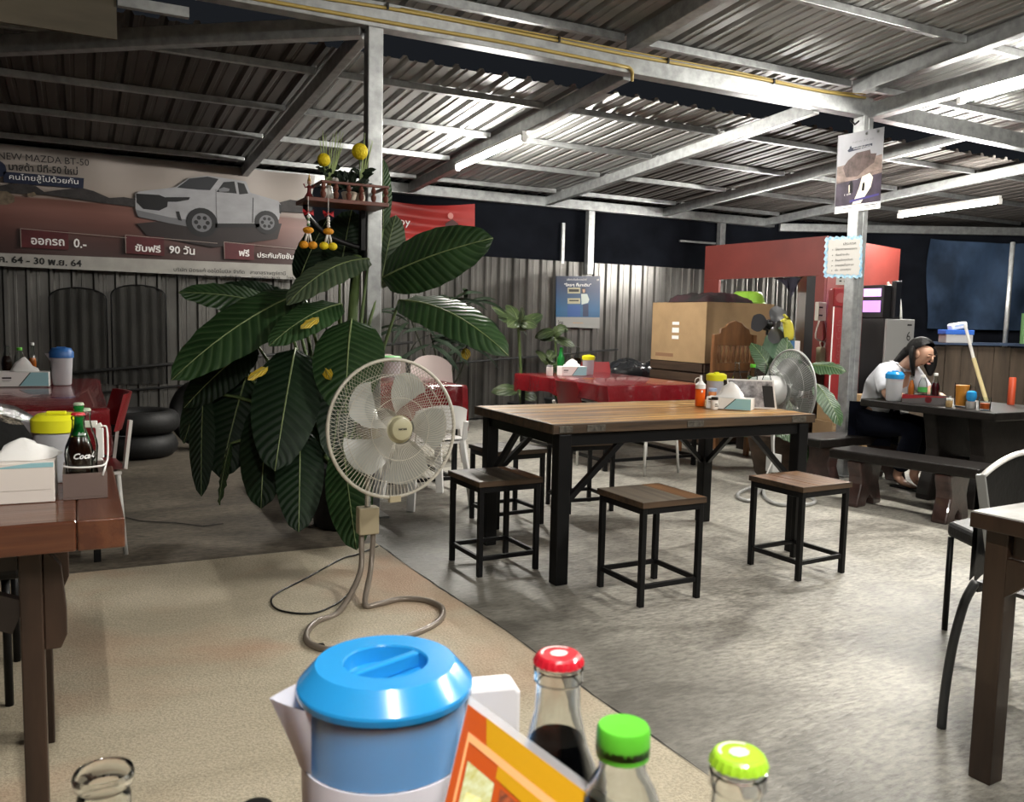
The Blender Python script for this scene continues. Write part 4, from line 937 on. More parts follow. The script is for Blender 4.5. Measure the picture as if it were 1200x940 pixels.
MACH = M('printed_machine', (.36, .33, .22), .5); MBLU = M('printed_machine_blue', (.02, .07, .22), .5)
pp('printed_machine', [(5.444, 9.235, 1.625), (5.630, 9.235, 1.632), (5.633, 9.235, 1.558), (5.447, 9.235, 1.551)], MACH, 1)
pp('printed_machine', [(5.449, 9.235, 1.493), (5.635, 9.235, 1.499), (5.637, 9.235, 1.430), (5.451, 9.235, 1.425)], MACH, 1)
pp('machine_screen', [(5.464, 9.235, 1.605), (5.612, 9.235, 1.610), (5.613, 9.235, 1.578), (5.465, 9.235, 1.573)], INK, 2)
pp('machine_screen', [(5.474, 9.235, 1.473), (5.611, 9.235, 1.477), (5.611, 9.235, 1.461), (5.475, 9.235, 1.457)], INK, 2)
pp('machine_base', [(5.451, 9.235, 1.409), (5.638, 9.235, 1.414), (5.643, 9.235, 1.270), (5.456, 9.235, 1.266)], MBLU, 1)
SK = M('printed_skin', (.45, .30, .22), .6)
pp('printed_person_hair', [(5.649, 9.235, 1.627), (5.706, 9.235, 1.629), (5.714, 9.235, 1.571), (5.652, 9.235, 1.558)], INK, 1)
pp('printed_person_face', [(5.662, 9.235, 1.612), (5.700, 9.235, 1.613), (5.698, 9.235, 1.571), (5.670, 9.235, 1.568)], SK, 2)
pp('printed_person_body', [(5.645, 9.235, 1.553), (5.733, 9.235, 1.556), (5.767, 9.235, 1.487), (5.750, 9.235, 1.444), (5.656, 9.235, 1.420)], M('printed_shirt', (.45, .50, .46), .5), 1)
pp('printed_person_legs', [(5.675, 9.235, 1.421), (5.757, 9.235, 1.434), (5.762, 9.235, 1.273), (5.680, 9.235, 1.271)], M('printed_jeans', (.02, .03, .07), .5), 1)
def pt(body, p, e, size, mat, k=2, **kw):
    o, e = Vector(p), Vector(e); ux = Vector((e.x-o.x, 0, e.z-o.z)); text(body, size, mat, po, (o.x, PY-.0012*k, o.z), ux, (0, 0, 1), width=ux.length, **kw)
pt('บริการเติมเงินออนไลน์', (5.429, 9.235, 1.714), (5.715, 9.235, 1.725), .030, WHITEINK); pt('"ใครๆ ก็มาเติม"', (5.395, 9.235, 1.640), (5.787, 9.235, 1.653), .045, WHITEINK, bold=.001)
pt('โทร', (5.318, 9.235, 1.173), (5.398, 9.235, 1.173), .05, INK, bold=.001); pt('www.', (5.533, 9.235, 1.183), (5.696, 9.235, 1.182), .03, M('printed_orange', (.5, .22, .05), .5)); pt('8', (5.867, 9.235, 1.726), (5.899, 9.235, 1.728), .03, WHITEINK)

# ================================================================ ADVERT AND NOTICE ON THE RIGHT POST
ad = thing('advert_board', 'printed advert board with a rocky landscape tied high on the right post', 'board', (5.464, 4.855, 2.425))
AY = 4.80
aq = [Vector(p) for p in ((5.228, 4.852, 2.664), (5.727, 4.858, 2.792), (5.730, 4.858, 2.158), (5.230, 4.852, 2.073))]
A_u = (aq[1]-aq[0]); A_v = (aq[3]-aq[0]); A_n = A_u.cross(A_v).normalized()
if A_n.y > 0: A_n = -A_n
def apt(u, v, k=0): return aq[0]*(1-u)*(1-v)+aq[1]*u*(1-v)+aq[2]*u*v+aq[3]*(1-u)*v+A_n*.0012*k
b = MB(); q = [apt(0, 0), apt(1, 0), apt(1, 1), apt(0, 1)]; b.add(q+[p-A_n*.008 for p in q], [(0, 1, 2, 3), (7, 6, 5, 4), (0, 4, 5, 1), (1, 5, 6, 2), (2, 6, 7, 3), (3, 7, 4, 0)])
b.build('board_sheet', M('advert_sky_print', (.30, .30, .32), .45, var=.12, scale=(3, 3, 3)), ad)
def ap(name, uvs, mat, k): MB().poly([apt(u, v, k) for u, v in uvs]).build(name, mat, ad)
ROCK = M('printed_rock', (.085, .06, .055), .5, var=.5, scale=(14, 14, 14)); GROUND = M('printed_ground', (.20, .15, .13), .5, var=.4, scale=(8, 8, 20)); NIGHTP = M('printed_dusk', (.045, .035, .05), .5, var=.4, scale=(9, 9, 9))
ap('printed_ground', [(0, .40), (.98, .33), (1, .56), (0, .62)], GROUND, 1)
ap('printed_rock', [(.12, .42), (.22, .34), (.40, .26), (.70, .25), (.72, .30), (.85, .31), (.80, .42), (.62, .48), (.45, .56), (.20, .55)], ROCK, 2)
ap('printed_dusk', [(0, .60), (.45, .60), (.75, .52), (1, .52), (1, .91), (0, .91)], NIGHTP, 1)
GLOWP = M('printed_bright_path', (.62, .56, .47), .5)
ap('printed_path', [(.55, .57), (.72, .54), (.80, .60), (.76, .72), (.62, .84), (.55, .905), (.36, .905), (.44, .80), (.50, .70)], GLOWP, 2)
ap('printed_figure', [(.27, .63), (.32, .60), (.36, .64), (.36, .76), (.28, .76)], TRB, 3); ap('printed_figure', [(.57, .66), (.60, .64), (.62, .68), (.61, .75), (.56, .75)], TRB, 3); ap('printed_path', [(.26, .66), (.285, .65), (.29, .74), (.27, .76)], GLOWP, 4)
ap('navy_bar', [(.20, .215), (.24, .19), (.74, .175), (.74, .205), (.23, .235)], NAVY, 2); ap('navy_bar', [(.24, .17), (.27, .16), (.29, .19), (.24, .20)], NAVY, 3)
ap('white_strip', [(0, .91), (1, .915), (1, 1), (0, 1)], PAPER, 2)
ap('printed_lines', [(.62, .935), (.93, .935), (.93, .945), (.62, .945)], INK, 3); ap('printed_lines', [(.62, .96), (.90, .96), (.90, .968), (.62, .968)], INK, 3); ap('printed_lines', [(.16, .94), (.42, .94), (.42, .948), (.16, .948)], INK, 3)
ap('purple_line', [(.30, .85), (.95, .81), (.95, .835), (.30, .88)], M('printed_purple', (.05, .04, .16), .5), 3)
text('NEW BT-50', .02, M('printed_grey', (.18, .18, .2), .5), ad, apt(.30, .135, 2), A_u, -A_v, width=A_u.length*.46)
text('คนไทยสู้ไปด้วยกัน', .016, WHITEINK, ad, apt(.32, .212, 4), A_u, -A_v, width=A_u.length*.38); text('1 ตค', .02, WHITEINK, ad, apt(.17, .785, 3), A_u, -A_v, width=A_u.length*.13)
for u in (.60, .86): MB().ball(apt(u, .04, 6), .012, 6, 5).build('tape_knot', GALV, ad)
nt_ = thing('notice', 'white handwritten notice with wavy blue border on the right post', 'sign', (5.372, 4.858, 1.762))
nq = [Vector(p) for p in ((5.157, 4.855, 1.887), (5.551, 4.861, 1.925), (5.569, 4.861, 1.605), (5.161, 4.855, 1.594))]
def npt(u, v, k=0):
    n_ = (nq[1]-nq[0]).cross(nq[3]-nq[0]).normalized(); n_ = n_ if n_.y < 0 else -n_
    return nq[0]*(1-u)*(1-v)+nq[1]*u*(1-v)+nq[2]*u*v+nq[3]*(1-u)*v+n_*.0012*k
def wavy(inset, amp, k, n=72):
    out = []
    for i in range(n):
        t = i/n*4; s = int(t); f = t-s; w_ = inset+amp*math.sin(i*2*PI*24/n*1.0)
        u, v = ((f, w_), (1-w_, f), (1-f, 1-w_), (w_, 1-f))[s]; u = min(max(u, w_), 1-w_); v = min(max(v, w_), 1-w_)
        out.append(npt(u, v, k))
    return out
b = MB(); o_ = wavy(-.02, .025, 0); b.add([npt(.5, .5)]+o_, [(0, i+1, (i+1) % len(o_)+1) for i in range(len(o_))]); b.build('blue_border', M('blue_marker_border', (.10, .27, .42), .6, col2=(.45, .58, .65), scale=(25, 25, 25)), nt_)
b = MB(); o_ = wavy(.055, .022, 2); b.add([npt(.5, .5, 2)]+o_, [(0, i+1, (i+1) % len(o_)+1) for i in range(len(o_))]); b.build('paper_sheet', M('notice_paper', (.42, .405, .38), .7), nt_)
nu_, nv_ = nq[1]-nq[0], nq[3]-nq[0]
text('ประกาศ', .03, INK, nt_, npt(.46, .20, 4), nu_, -nv_, width=nu_.length*.36)
for v_, s_, wd in ((.33, 'โปรดตรวจสอบรายการ', .60), (.47, 'ก่อนชำระเงิน', .38), (.61, 'ร้านเปิดทุกวันค่ะ', .50), (.74, 'ขอบคุณที่อุดหนุน', .52), (.86, 'ค่ะ  ขอบคุณ', .44)):
    text(s_, .022, INK, nt_, npt(.26, v_, 4), nu_, -nv_, width=nu_.length*wd); c = npt(.18, v_-.015, 4); MB().ball(c, .003, 6, 4).build('bullet', INK, nt_)

# ================================================================ RED CLOTH TABLES
def cloth_table(label, x0, y0, x1, y1, H, drop, seedv, cloth=True, sled=True, name='folding_table', group=None, legmat=BLACKST):
    t = thing(name, label, 'table', ((x0+x1)/2, (y0+y1)/2, 0), group=group)
    MB().box(x0+.02, y0+.02, H-.03, x1-.02, y1-.02, H-.006).build('table_top', M('table_board', (.10, .07, .05), .6), t)
    for x in (x0+.05, x1-.05):
        for y in (y0+.05, y1-.05): MB().box(x-.016, y-.016, 0, x+.016, y+.016, H-.03).build('leg', legmat, t, bev=.002)
    if sled:
        for x in (x0+.05, x1-.05): MB().box(x-.012, y0+.07, .07, x+.012, y1-.07, .095).build('stretcher', legmat, t)
        for y in (y0+.05, y1-.05): MB().box(x0+.07, y-.012, .07, x1-.07, y+.012, .095).build('stretcher', legmat, t)
    c = MB(); rnd = random.Random(seedv); per = []
    NX, NY = 26, 26
    for i in range(NX): per.append((x0+(x1-x0)*i/NX, y0, 0, -1))
    for i in range(NY): per.append((x1, y0+(y1-y0)*i/NY, 1, 0))
    for i in range(NX): per.append((x1-(x1-x0)*i/NX, y1, 0, 1))
    for i in range(NY): per.append((x0, y1-(y1-y0)*i/NY, -1, 0))
    n = len(per); rings = []
    for k, (o, dz) in enumerate(((-.012, .0), (.004, -.006), (.010, -.03), (.016, -drop*.55), (.022, -drop))):
        row = []
        for i, (x, y, nx, ny) in enumerate(per):
            a = 2*PI*i/n; w_ = (math.sin(a*17+seedv)*.5+math.sin(a*31+seedv*2)*.35)*.016*max(0, k-1)/2
            cx = .012 if (i % NX in (0, 1, NX-1)) else 0
            row.append((x+nx*(o+w_+cx), y+ny*(o+w_+cx), H+.002+dz*(1+(.10*math.sin(a*9+seedv) if k == 4 else 0)-(.25 if (k == 4 and i % NX in (0, 1)) else 0)*-1)))
        rings.append(row)
    c.add([p for r in rings for p in r], [(k*n+i, k*n+(i+1) % n, (k+1)*n+(i+1) % n, (k+1)*n+i) for k in range(4) for i in range(n)]+[tuple(range(n))])
    o = c.build('table_cloth', REDCLOTH, None, smooth='auto', loc=((x0+x1)/2, (y0+y1)/2, H))
    return t, o
t, c = cloth_table('black framed table under a red cloth near the zinc wall, behind the plank table', 3.74, 5.70, 4.74, 7.26, .70, .14, 1)
sg(c, 'glossy red vinyl cloth on the far table behind the plank table', 'tablecloth')
t, c = cloth_table('black framed table under a red cloth behind the big fan', 1.62, 5.44, 2.40, 6.30, .745, .27, 2)
sg(c, 'red vinyl cloth with long drop on the table behind the big fan', 'tablecloth')
t, c = cloth_table('table under a red cloth at the far left by the zinc wall', -1.6, 4.42, .11, 6.42, .745, .20, 3)
sg(c, 'dark red vinyl cloth on the table at the far left', 'tablecloth')

def chair(label, loc, rz, seatm, legm, rounded=False, mono=False, name='plastic_chair', back_h=.78, group=None, back_z=.50, back=True, cat='chair'):
    t = thing(name, label, cat, loc, rz, group=group)
    MB().grid(lambda u, v: ((u-.5)*.40, (v-.5)*.40, .435-.02*math.sin(PI*u)*math.sin(PI*v)), 8, 8).build('seat', seatm, t, world=False, smooth=True)
    if back:
        b = MB(); pts = []
        n = 14
        def bk(u, v):
            x = (u-.5)*.40*(1-.10*v); h = back_z+(back_h-back_z)*v
            if rounded: h = back_z+(back_h-back_z)*v*(1-.22*abs(2*u-1)**2.6)
            return (x, .195+.05*v-.05*(2*u-1)**2, h)
        b.grid(bk, n, 6); m = len(b.v)
        b.v += [(x, y+.014, z) for x, y, z in b.v]; b.f += [tuple(i+m for i in reversed(f)) for f in b.f[:]]
        # rim strips
        for j in (0, 6):
            for i in range(n): p, q = i*7+j, (i+1)*7+j; b.f.append((p, q, q+m, p+m))
        for i in (0, n):
            for j in range(6): p, q = i*7+j, i*7+j+1; b.f.append((p, q, q+m, p+m))
        b.build('backrest', seatm, t, world=False, smooth='auto')
        for a in (-1, 1): MB().bar((a*.17, .195, .43), (a*.165, .225, back_z+.05), .03, .016).build('back_support', seatm if mono else legm, t, world=False)
    for sx in (-1, 1):
        for sy in (-1, 1):
            if mono: MB().bar((sx*.17, sy*.17, .43), (sx*.22, sy*.22, .0), .05, .03).build('leg', legm, t, world=False, bev=.004)
            else: MB().tube([(sx*.165, sy*.165, .43), (sx*.19, sy*.19, .0)], .011, 7).build('leg', legm, t, world=False, smooth=True)
    MB().box(-.18, -.18, .405, .18, .18, .42).build('seat_frame', legm, t, world=False)
    return t
REDP = M('red_plastic', (.22, .008, .011), .35); CHROME = M('white_metal', (.62, .61, .58), .35)
chair('red plastic chair with pale metal legs at the left side of the far red table', (3.90, 6.25, 0), R_(90), REDP, CHROME, back_h=.70, back_z=.47)
chair('red plastic chair with pale metal legs behind the far red table by the black bags', (4.75, 7.35, 0), R_(-10), REDP, CHROME, back_h=.79, back_z=.55)
chair('red backless stool with pale metal legs at the near side of the far red table', (4.12, 5.66, 0), R_(188), REDP, CHROME, back=False, cat='stool', name='plastic_stool')
chair('white plastic chair with rounded back, right one behind the big fan', (2.72, 6.80, 0), R_(-12), M('white_chair_plastic', (.62, .52, .50), .4), WHITEP, True, True, back_h=.88)
chair('white plastic chair with rounded back, half hidden left one behind the big fan', (2.45, 7.25, 0), R_(-12), M('white_chair_plastic', (.62, .52, .50), .4), WHITEP, True, True, back_h=.87)
chair('white plastic chair seen through the front fan guard, before the red table', (2.02, 5.18, 0), R_(186), WHITEP, WHITEP, True, True, back_h=.66)
chair('red plastic chair with pale metal legs at the right of the far left table', (-.02, 4.72, 0), R_(-84), REDP, CHROME, back_h=.80, back_z=.62)
# on the far red table
tissue_box('white and blue tissue box on the far red table', (4.106, 6.841, 0.703), R_(-8), .25, .12, .085, .07, seedv=9)
jug('yellow lidded jar with orange powder on the far red table', (4.339, 6.930, 0.703), R_(180), .050, .058, .17, YELLID, LIDGLOSS, .012, .0, handle=False)
sj = thing('seasoning_jar', 'tiny white jar on the left edge of the far red table', 'jar', (3.885, 6.871, 0.703))
MB().lathe([(0, 0), (.03, 0), (.031, .004), (.031, .075), (.026, .08), (0, .08)], 14, cap=False).build('jar_body', PAPER, sj, world=False, smooth='auto')
MB().lathe([(.029, .0802), (.029, .095), (0, .097)], 14, cap=False).build('jar_lid', M('grey_lid', (.3, .3, .3), .4), sj, world=False)
for px, lab, gm in ((658.5, 'green glass bottle behind the far tissue box, left of three', GREENGLASS), (667.5, 'clear bottle behind the far tissue box, middle of three', THIN), (677, 'dark cola bottle behind the far tissue box, right of three', THIN)):
    b0 = {658.5: (4.113, 7.059, 0.703), 667.5: (4.196, 7.048, 0.703), 677: (4.285, 7.037, 0.703)}[px]
    bottle(lab, scaled(BCOKE, 1.25), b0, gm, COLA if px == 677 else (DARKGLASS if px == 658.5 else None), .6, cap=BLACKP)
# green lidded tub on the mid red table
tb = thing('storage_tub', 'frosted tub with green lid on the red table behind the fan', 'tub', (2.160, 6.339, 0.748))
MB().lathe([(0, 0), (.075, 0), (.085, .13), (.08, .135), (0, .135)], 20, cap=False).build('tub_body', MILKY, tb, world=False, smooth='auto')
MB().lathe([(.088, .118), (.088, .15), (.075, .158), (0, .158)], 20, cap=False).build('tub_lid', M('pale_green_lid', (.16, .42, .16), .4), tb, world=False, smooth='auto')
# on the far left red table
tissue_box('white and pale blue tissue box on the far left red table', (-0.290, 5.861, 0.748), R_(-4), .27, .13, .085, .085, seedv=12)
jug('tall frosted jug with dull blue lid on the far left red table', (-0.092, 5.891, 0.748), R_(0), .052, .064, .195, BLUELID2, MILKY, .03, .0, handle=False)
bottle('cola bottle at the left edge behind the far left tissue box', scaled(BCOKE, 1.1), (-0.401, 6.229, 0.748), THIN, COLA, .72, cap=BLACKP)
bottle('clear bottle with green label behind the far left tissue box', scaled(BPET, 1.05), (-0.331, 6.217, 0.748), THIN, None, cap=GREENCAP, captype='screw')
bottle('slim chilli sauce bottle behind the far left tissue box', scaled(BLONG, .92, .8), (-0.259, 6.205, 0.748), THIN, AMBER, .62, cap=WHITEP, captype='screw')

# ================================================================ NEAR LEFT TABLE
WREDX = wood('red_brown_board', (.075, .022, .010), (.13, .045, .020), .28, 'x', .3)
nl = thing('dining_table', 'thick red brown wooden table with rounded edge at the left edge', 'table', (-.6, 2.4, 0))
NH = .75
def slab(x0, y0, x1, y1, z0, z1): return MB().box(x0, y0, z0, x1, y1, z1)
for i, (y0, y1) in enumerate(((2.03, 2.27), (2.272, 2.50), (2.502, 2.74))):
    slab(-1.5, y0, -.012, y1, NH-.068, NH).build('plank', WREDX, nl, bev=.006 if i == 0 else .003, seg=3)
slab(-.011, 2.03, .083, 2.74, NH-.068, NH).build('end_board', wood('red_brown_end', (.07, .02, .010), (.12, .04, .018), .28, 'y', .3), nl, bev=.005, seg=4)
DBR = M('dark_brown_wood', (.030, .016, .010), .45, var=.4, scale=(20, 20, 3))
for x, y in ((-.105, 2.14), (-.105, 2.62), (-1.40, 2.14), (-1.40, 2.62)):
    MB().box(x-.023, y-.03, 0, x+.023, y+.03, NH-.07).build('leg', DBR, nl, bev=.004)
    s = 1 if x > -1 else -1
    MB().prism([(0, -.07), (.036, -.12), (.045, -.22), (.045, -.28), (.032, -.31), (0, -.31)], (x+s*.0235, y+.02, NH), (s, 0, 0), (0, 0, 1), .04*s).build('leg_bracket', DBR, nl, bev=.003)
MB().bar((-.13, 2.14, .52), (-.55, 2.14, .70), .03, .075).build('brace', M('black_brown_wood', (.014, .009, .007), .5), nl)
MB().bar((-.13, 2.14, .655), (-1.37, 2.14, .655), .04, .05).build('apron', M('black_brown_wood', (.014, .009, .007), .5), nl)
MB().bar((-.105, 2.18, .655), (-.105, 2.58, .655), .04, .05).build('apron', M('black_brown_wood', (.014, .009, .007), .5), nl)
ITZ = .751
tb2 = tissue_box('large white tissue box with crumpled tissue on the near left table', (-.122, 2.315, ITZ), R_(-2), .135, .12, .095, .05, body=M('warm_white_card', (.78, .72, .66), .6), ink=False, print_right=False, seedv=21)
MB().poly([(-.066, -.0606, .083), (.066, -.0606, .083), (.066, -.0606, .094), (.02, -.0606, .094), (-.03, -.0606, .088)]).build('blue_print', CARDB, tb2, world=False)
MB().poly([(-.060, -.0606, .030), (.060, -.0606, .030), (.060, -.0606, .031), (-.060, -.0606, .031)]).build('fold_line', M('faint_print', (.55, .5, .45), .6), tb2, world=False)
cd2 = thing('bottle_caddy', 'grey brown caddy box with white wire rail holding bottles on near left table', 'caddy', (.008, 2.32, ITZ))
CADM = M('grey_brown_box', (.16, .115, .10), .5)
b = MB(); b.box(-.048, -.06, 0, .048, .13, .005)
for x0, y0, x1, y1 in ((-.048, -.06, .048, -.055), (-.048, .125, .048, .13), (-.048, -.0545, -.043, .1245), (.043, -.0545, .048, .1245)): b.box(x0, y0, .0055, x1, y1, .062)
b.build('caddy_box', CADM, cd2, world=False)
MB().tube(smooth_path([(-.046, -.05, .080), (-.02, -.066, .078), (.02, -.066, .078), (.044, -.055, .082), (.052, 0, .10), (.052, .04, .155), (.044, .04, .163)], 5), .0025, 6).tube([(.046, -.052, .082), (.038, -.062, .055)], .0025, 6).build('wire_rail', WHITEP, cd2, world=False, smooth=True)
bottle('cola bottle with white script label and red cap in the near left caddy', scaled(BCOKE, .96, 1.08), (-.004, 2.292, ITZ+.0055), THIN, COLA, .72, cap=REDCAP)
cb = [o for o in COL.objects if o.get('label', '').startswith('cola bottle with white script')][0]
for i, (ch, a0) in enumerate((('C', -2.05), ('o', -1.78), ('c', -1.60), ('a', -1.42))):
    pass
def wrap_text(body, size, mat, parent, r, z, a0, dz=0.):
    """lettering wrapped round a bottle (a label, its own thin print)"""
    c = bpy.data.curves.new('t', 'FONT'); c.body = body; c.size = size; c.resolution_u = 2; c.shear = .35; c.offset = .0006
    t = bpy.data.objects.new('t', c); COL.objects.link(t); bpy.context.view_layer.update(); me = bpy.data.meshes.new_from_object(t); bpy.data.objects.remove(t)
    for v in me.vertices: a = a0+v.co.x/r; x, y = v.co.x, v.co.y; v.co = (r*math.cos(a), r*math.sin(a), z+y)
    ob = bpy.data.objects.new('lettering', me); COL.objects.link(ob); ob.parent = parent; me.materials.clear(); me.materials.append(mat)
wrap_text('Coca-Cola', .019, M('white_label_ink', (.8, .8, .8), .5), cb, .0333, .092, -2.0)
bottle('green glass beer style bottle behind the cola bottle in the near left caddy', scaled(BLONG, .82), (-.002, 2.360, ITZ+.0055), GREENGLASS, None, cap=M('pale_green_crown', (.35, .42, .30), .35))
gb = [o for o in COL.objects if o.get('label', '').startswith('green glass beer')][0]
wrap_text('Ma', .016, M('white_label_ink', (.8, .8, .8), .5), gb, .0257, .135, -1.8)
bottle('clear bottle with green mark behind the cola bottle in the near left caddy', scaled(BCOKE, .95), (.012, 2.412, ITZ+.0055), THIN, None, cap=M('pale_green_crown', (.35, .42, .30), .35))
jug('frosted jug with bright yellow lid and white handle on near left table', (-.055, 2.545, ITZ), R_(-12), .052, .058, .16, YELLID, MILKY, .016, .42)
# black chair with wrapped chrome top at the far left edge
bc = thing('padded_chair', 'black padded chair with shiny wrapped top edge at the left edge', 'chair', (-.62, 3.35, 0), 0)
BLKV = M('black_vinyl', (.005, .005, .005), .45, spec=.3, bump=.3, scale=(14, 14, 14))
bk0, bk1 = Vector((-1.0, 3.30, 0)), Vector((-.13, 3.22, 0))
def bkp(u, v): 
    p = bk0.lerp(bk1, u); top = .985-.02*u-.16*max(0, (u-.45)/.55)**1.4
    return Vector((p.x, p.y-.02*math.sin(PI*u)+.05*v, .46+(top-.46)*v))
b = MB(); b.grid(bkp, 18, 8); m = len(b.v); b.v += [(x, y+.05, z) for x, y, z in b.v]; b.f += [tuple(i+m for i in reversed(f)) for f in b.f[:]]
for j in (0, 8):
    for i in range(18): p, q = i*9+j, (i+1)*9+j; b.f.append((p, q, q+m, p+m))
for i in (0, 18):
    for j in range(8): p, q = i*9+j, i*9+j+1; b.f.append((p, q, q+m, p+m))
b.build('backrest', BLKV, bc, smooth='auto')
FOIL = M('wrinkled_clear_wrap', (.62, .62, .62), .12, .9, bump=1.0, scale=(40, 40, 40), var=.5)
MB().tube([bkp(u/12, 1)+Vector((0, .02, .004+.006*math.sin(u*2.3))) for u in range(4, 13)], [.026+.010*math.sin(u*1.9) for u in range(4, 13)], 8).build('wrapped_edge', FOIL, bc, smooth='auto')
MB().box(-1.0, 2.86, .40, -.16, 3.30, .47).build('seat', BLKV, bc, bev=.02)
for x in (-.95, -.21):
    for y in (2.90, 3.27): MB().tube([(x, y, .40), (x, y, 0)], .012, 8).build('leg', BLACKST, bc, smooth=True)

# ================================================================ NEAR RIGHT TABLE AND CHAIRS
MARB = M('white_marble_board', (.38, .37, .35), .22, col2=(.62, .61, .59), scale=(5, 9, 9), detail=8, coat=.3)
DKB = M('dark_oak_wood', (.028, .015, .009), .38, var=.35, scale=(24, 24, 3), coat=.2)
nr = thing('dining_table', 'dark wooden table with pale marble look top at the right edge', 'table', (2.65, 1.05, 0))
NRH = .73
c0 = Vector((2.084, 1.420, 0.730)); ea = (Vector((2.092, 1.273, 0.730))-c0).normalized(); eb = Vector((-ea.y, ea.x, 0)); eb = eb if eb.x > 0 else -eb
def nrp(a, b_, z): return c0+ea*a+eb*b_+Vector((0, 0, z-NRH))
def obox(pts_lo, z0, z1, name, mat, par, **kw):
    b = MB(); b.add([(p[0], p[1], z0) for p in pts_lo]+[(p[0], p[1], z1) for p in pts_lo], [(3, 2, 1, 0), (4, 5, 6, 7), (0, 1, 5, 4), (1, 2, 6, 5), (2, 3, 7, 6), (3, 0, 4, 7)]); return b.build(name, mat, par, **kw)
obox([nrp(0, 0, 0), nrp(1.0, 0, 0), nrp(1.0, .75, 0), nrp(0, .75, 0)], NRH-.044, NRH-.004, 'table_edge', DKB, nr, bev=.003)
obox([nrp(.004, .004, 0), nrp(.996, .004, 0), nrp(.996, .746, 0), nrp(.004, .746, 0)], NRH-.0038, NRH, 'table_top', MARB, nr)
for a, b_ in ((.055, .065), (.945, .065), (.055, .685), (.945, .685)):
    obox([nrp(a-.03, b_-.03, 0), nrp(a+.03, b_-.03, 0), nrp(a+.03, b_+.03, 0), nrp(a-.03, b_+.03, 0)], 0, NRH-.045, 'leg', DKB, nr, bev=.004)
for b_ in (.065, .685):
    p, q = nrp(.088, b_, NRH-.08), nrp(.912, b_, NRH-.08); MB().bar(p, q, .022, .068).build('apron', DKB, nr)
    for a, s in ((.0855, 1), (.9145, -1)):
        MB().prism([(0, 0), (.11*s, 0), (.02*s, -.085), (0, -.10)], nrp(a, b_-.01, NRH-.1155), ea, (0, 0, 1), .02).build('corner_block', DKB, nr)
for a in (.055, .945):
    p, q = nrp(a, .098, NRH-.08), nrp(a, .652, NRH-.08); MB().bar(p, q, .022, .068).build('apron', DKB, nr)
CHB = M('charcoal_metal', (.035, .036, .036), .45)
pc = thing('metal_chair', 'charcoal chair with bowed legs and slatted seat under the near right table', 'chair', (2.50, 1.62, 0))
s0, s1 = Vector((2.242, 1.437, 0.440)), Vector((2.470, 1.434, 0.440)); sx = (s1-s0).normalized(); sy = Vector((-sx.y, sx.x, 0)); sy = sy if sy.dot(Vector((.45, .89, 0))) > 0 else -sy
o_ = s0-sy*.12+Vector((.17, -.085, 0)); o_.z = 0
SEATG = M('grey_slat', (.12, .122, .135), .45)
for i in range(8):
    a = o_+sx*(.02+.048*i); MB().bar(a+Vector((0, 0, .438)), a+sy*.38+Vector((0, 0, .438)), .038, .012).build('seat_slat', SEATG, pc)
def zed(p, z): return Vector((p.x, p.y, z))
o_.z = 0
for a in (o_, o_+sy*.38):
    MB().bar(zed(a, .421), zed(a+sx*.40, .421), .02, .02).build('seat_rail', CHB, pc)
for a, dd in ((o_, -1), (o_+sx*.40, 1), (o_+sy*.38, -1), (o_+sx*.40+sy*.38, 1)):
    MB().tube(smooth_path([zed(a, .44), zed(a+sx*dd*.045, .38), zed(a+sx*dd*.085, .25), zed(a+sx*dd*.105, .10), zed(a+sx*dd*.108, 0)], 4), .0135, 8).build('leg', CHB, pc, smooth=True)
bl = thing('padded_chair', 'black chair with pale curved top rail and grey arm post at the right edge', 'chair', (4.630, 2.921, 0.000))
B0, B1 = Vector((2.821, 1.889, 0.677)), Vector((3.132, 1.904, 0.718))
def blp(u, v):
    p = B0.lerp(B1, u*2.0); p.z = B0.z+.075*math.sin(PI*min(1, u*1.0+.02))**.8*1.0-.38*v; p += Vector((.05, .05, 0))*math.sin(PI*u)*.6
    return p
b = MB(); b.grid(blp, 16, 6); m = len(b.v); b.v += [(x+.012, y+.026, z) for x, y, z in b.v]; b.f += [tuple(i+m for i in reversed(f)) for f in b.f[:]]; b.build('backrest', BLKV, bl, smooth='auto')
MB().tube([blp(u/16, 0)+Vector((0, 0, .004)) for u in range(17)], .011, 7).build('top_rail', CHROME, bl, smooth=True)
ap0 = Vector((2.800, 1.880, 0.702)); ap1 = Vector((2.817, 1.851, 0.512)); dv = (ap1-ap0); ap2 = ap0+dv*(ap0.z/(-dv.z))
MB().bar(ap0, ap2, .034, .03).build('arm_post', M('grey_metal', (.20, .20, .19), .45), bl, bev=.003)
e_ = B0.lerp(B1, 2.0); MB().bar((e_.x, e_.y, B0.z), (e_.x, e_.y, 0), .034, .03).build('arm_post', M('grey_metal', (.20, .20, .19), .45), bl, bev=.003)
obox([(ap2.x+.02, ap2.y+.02, 0), (e_.x-.02, e_.y+.02, 0), (e_.x+.2, e_.y+.36, 0), (ap2.x+.22, ap2.y+.42, 0)], .38, .44, 'seat', BLKV, bl, bev=.015)
for p in ((e_.x+.18, e_.y+.34), (ap2.x+.22, ap2.y+.40)): MB().tube([(p[0], p[1], .38), (p[0], p[1], 0)], .012, 7).build('leg', BLACKST, bl, smooth=True)

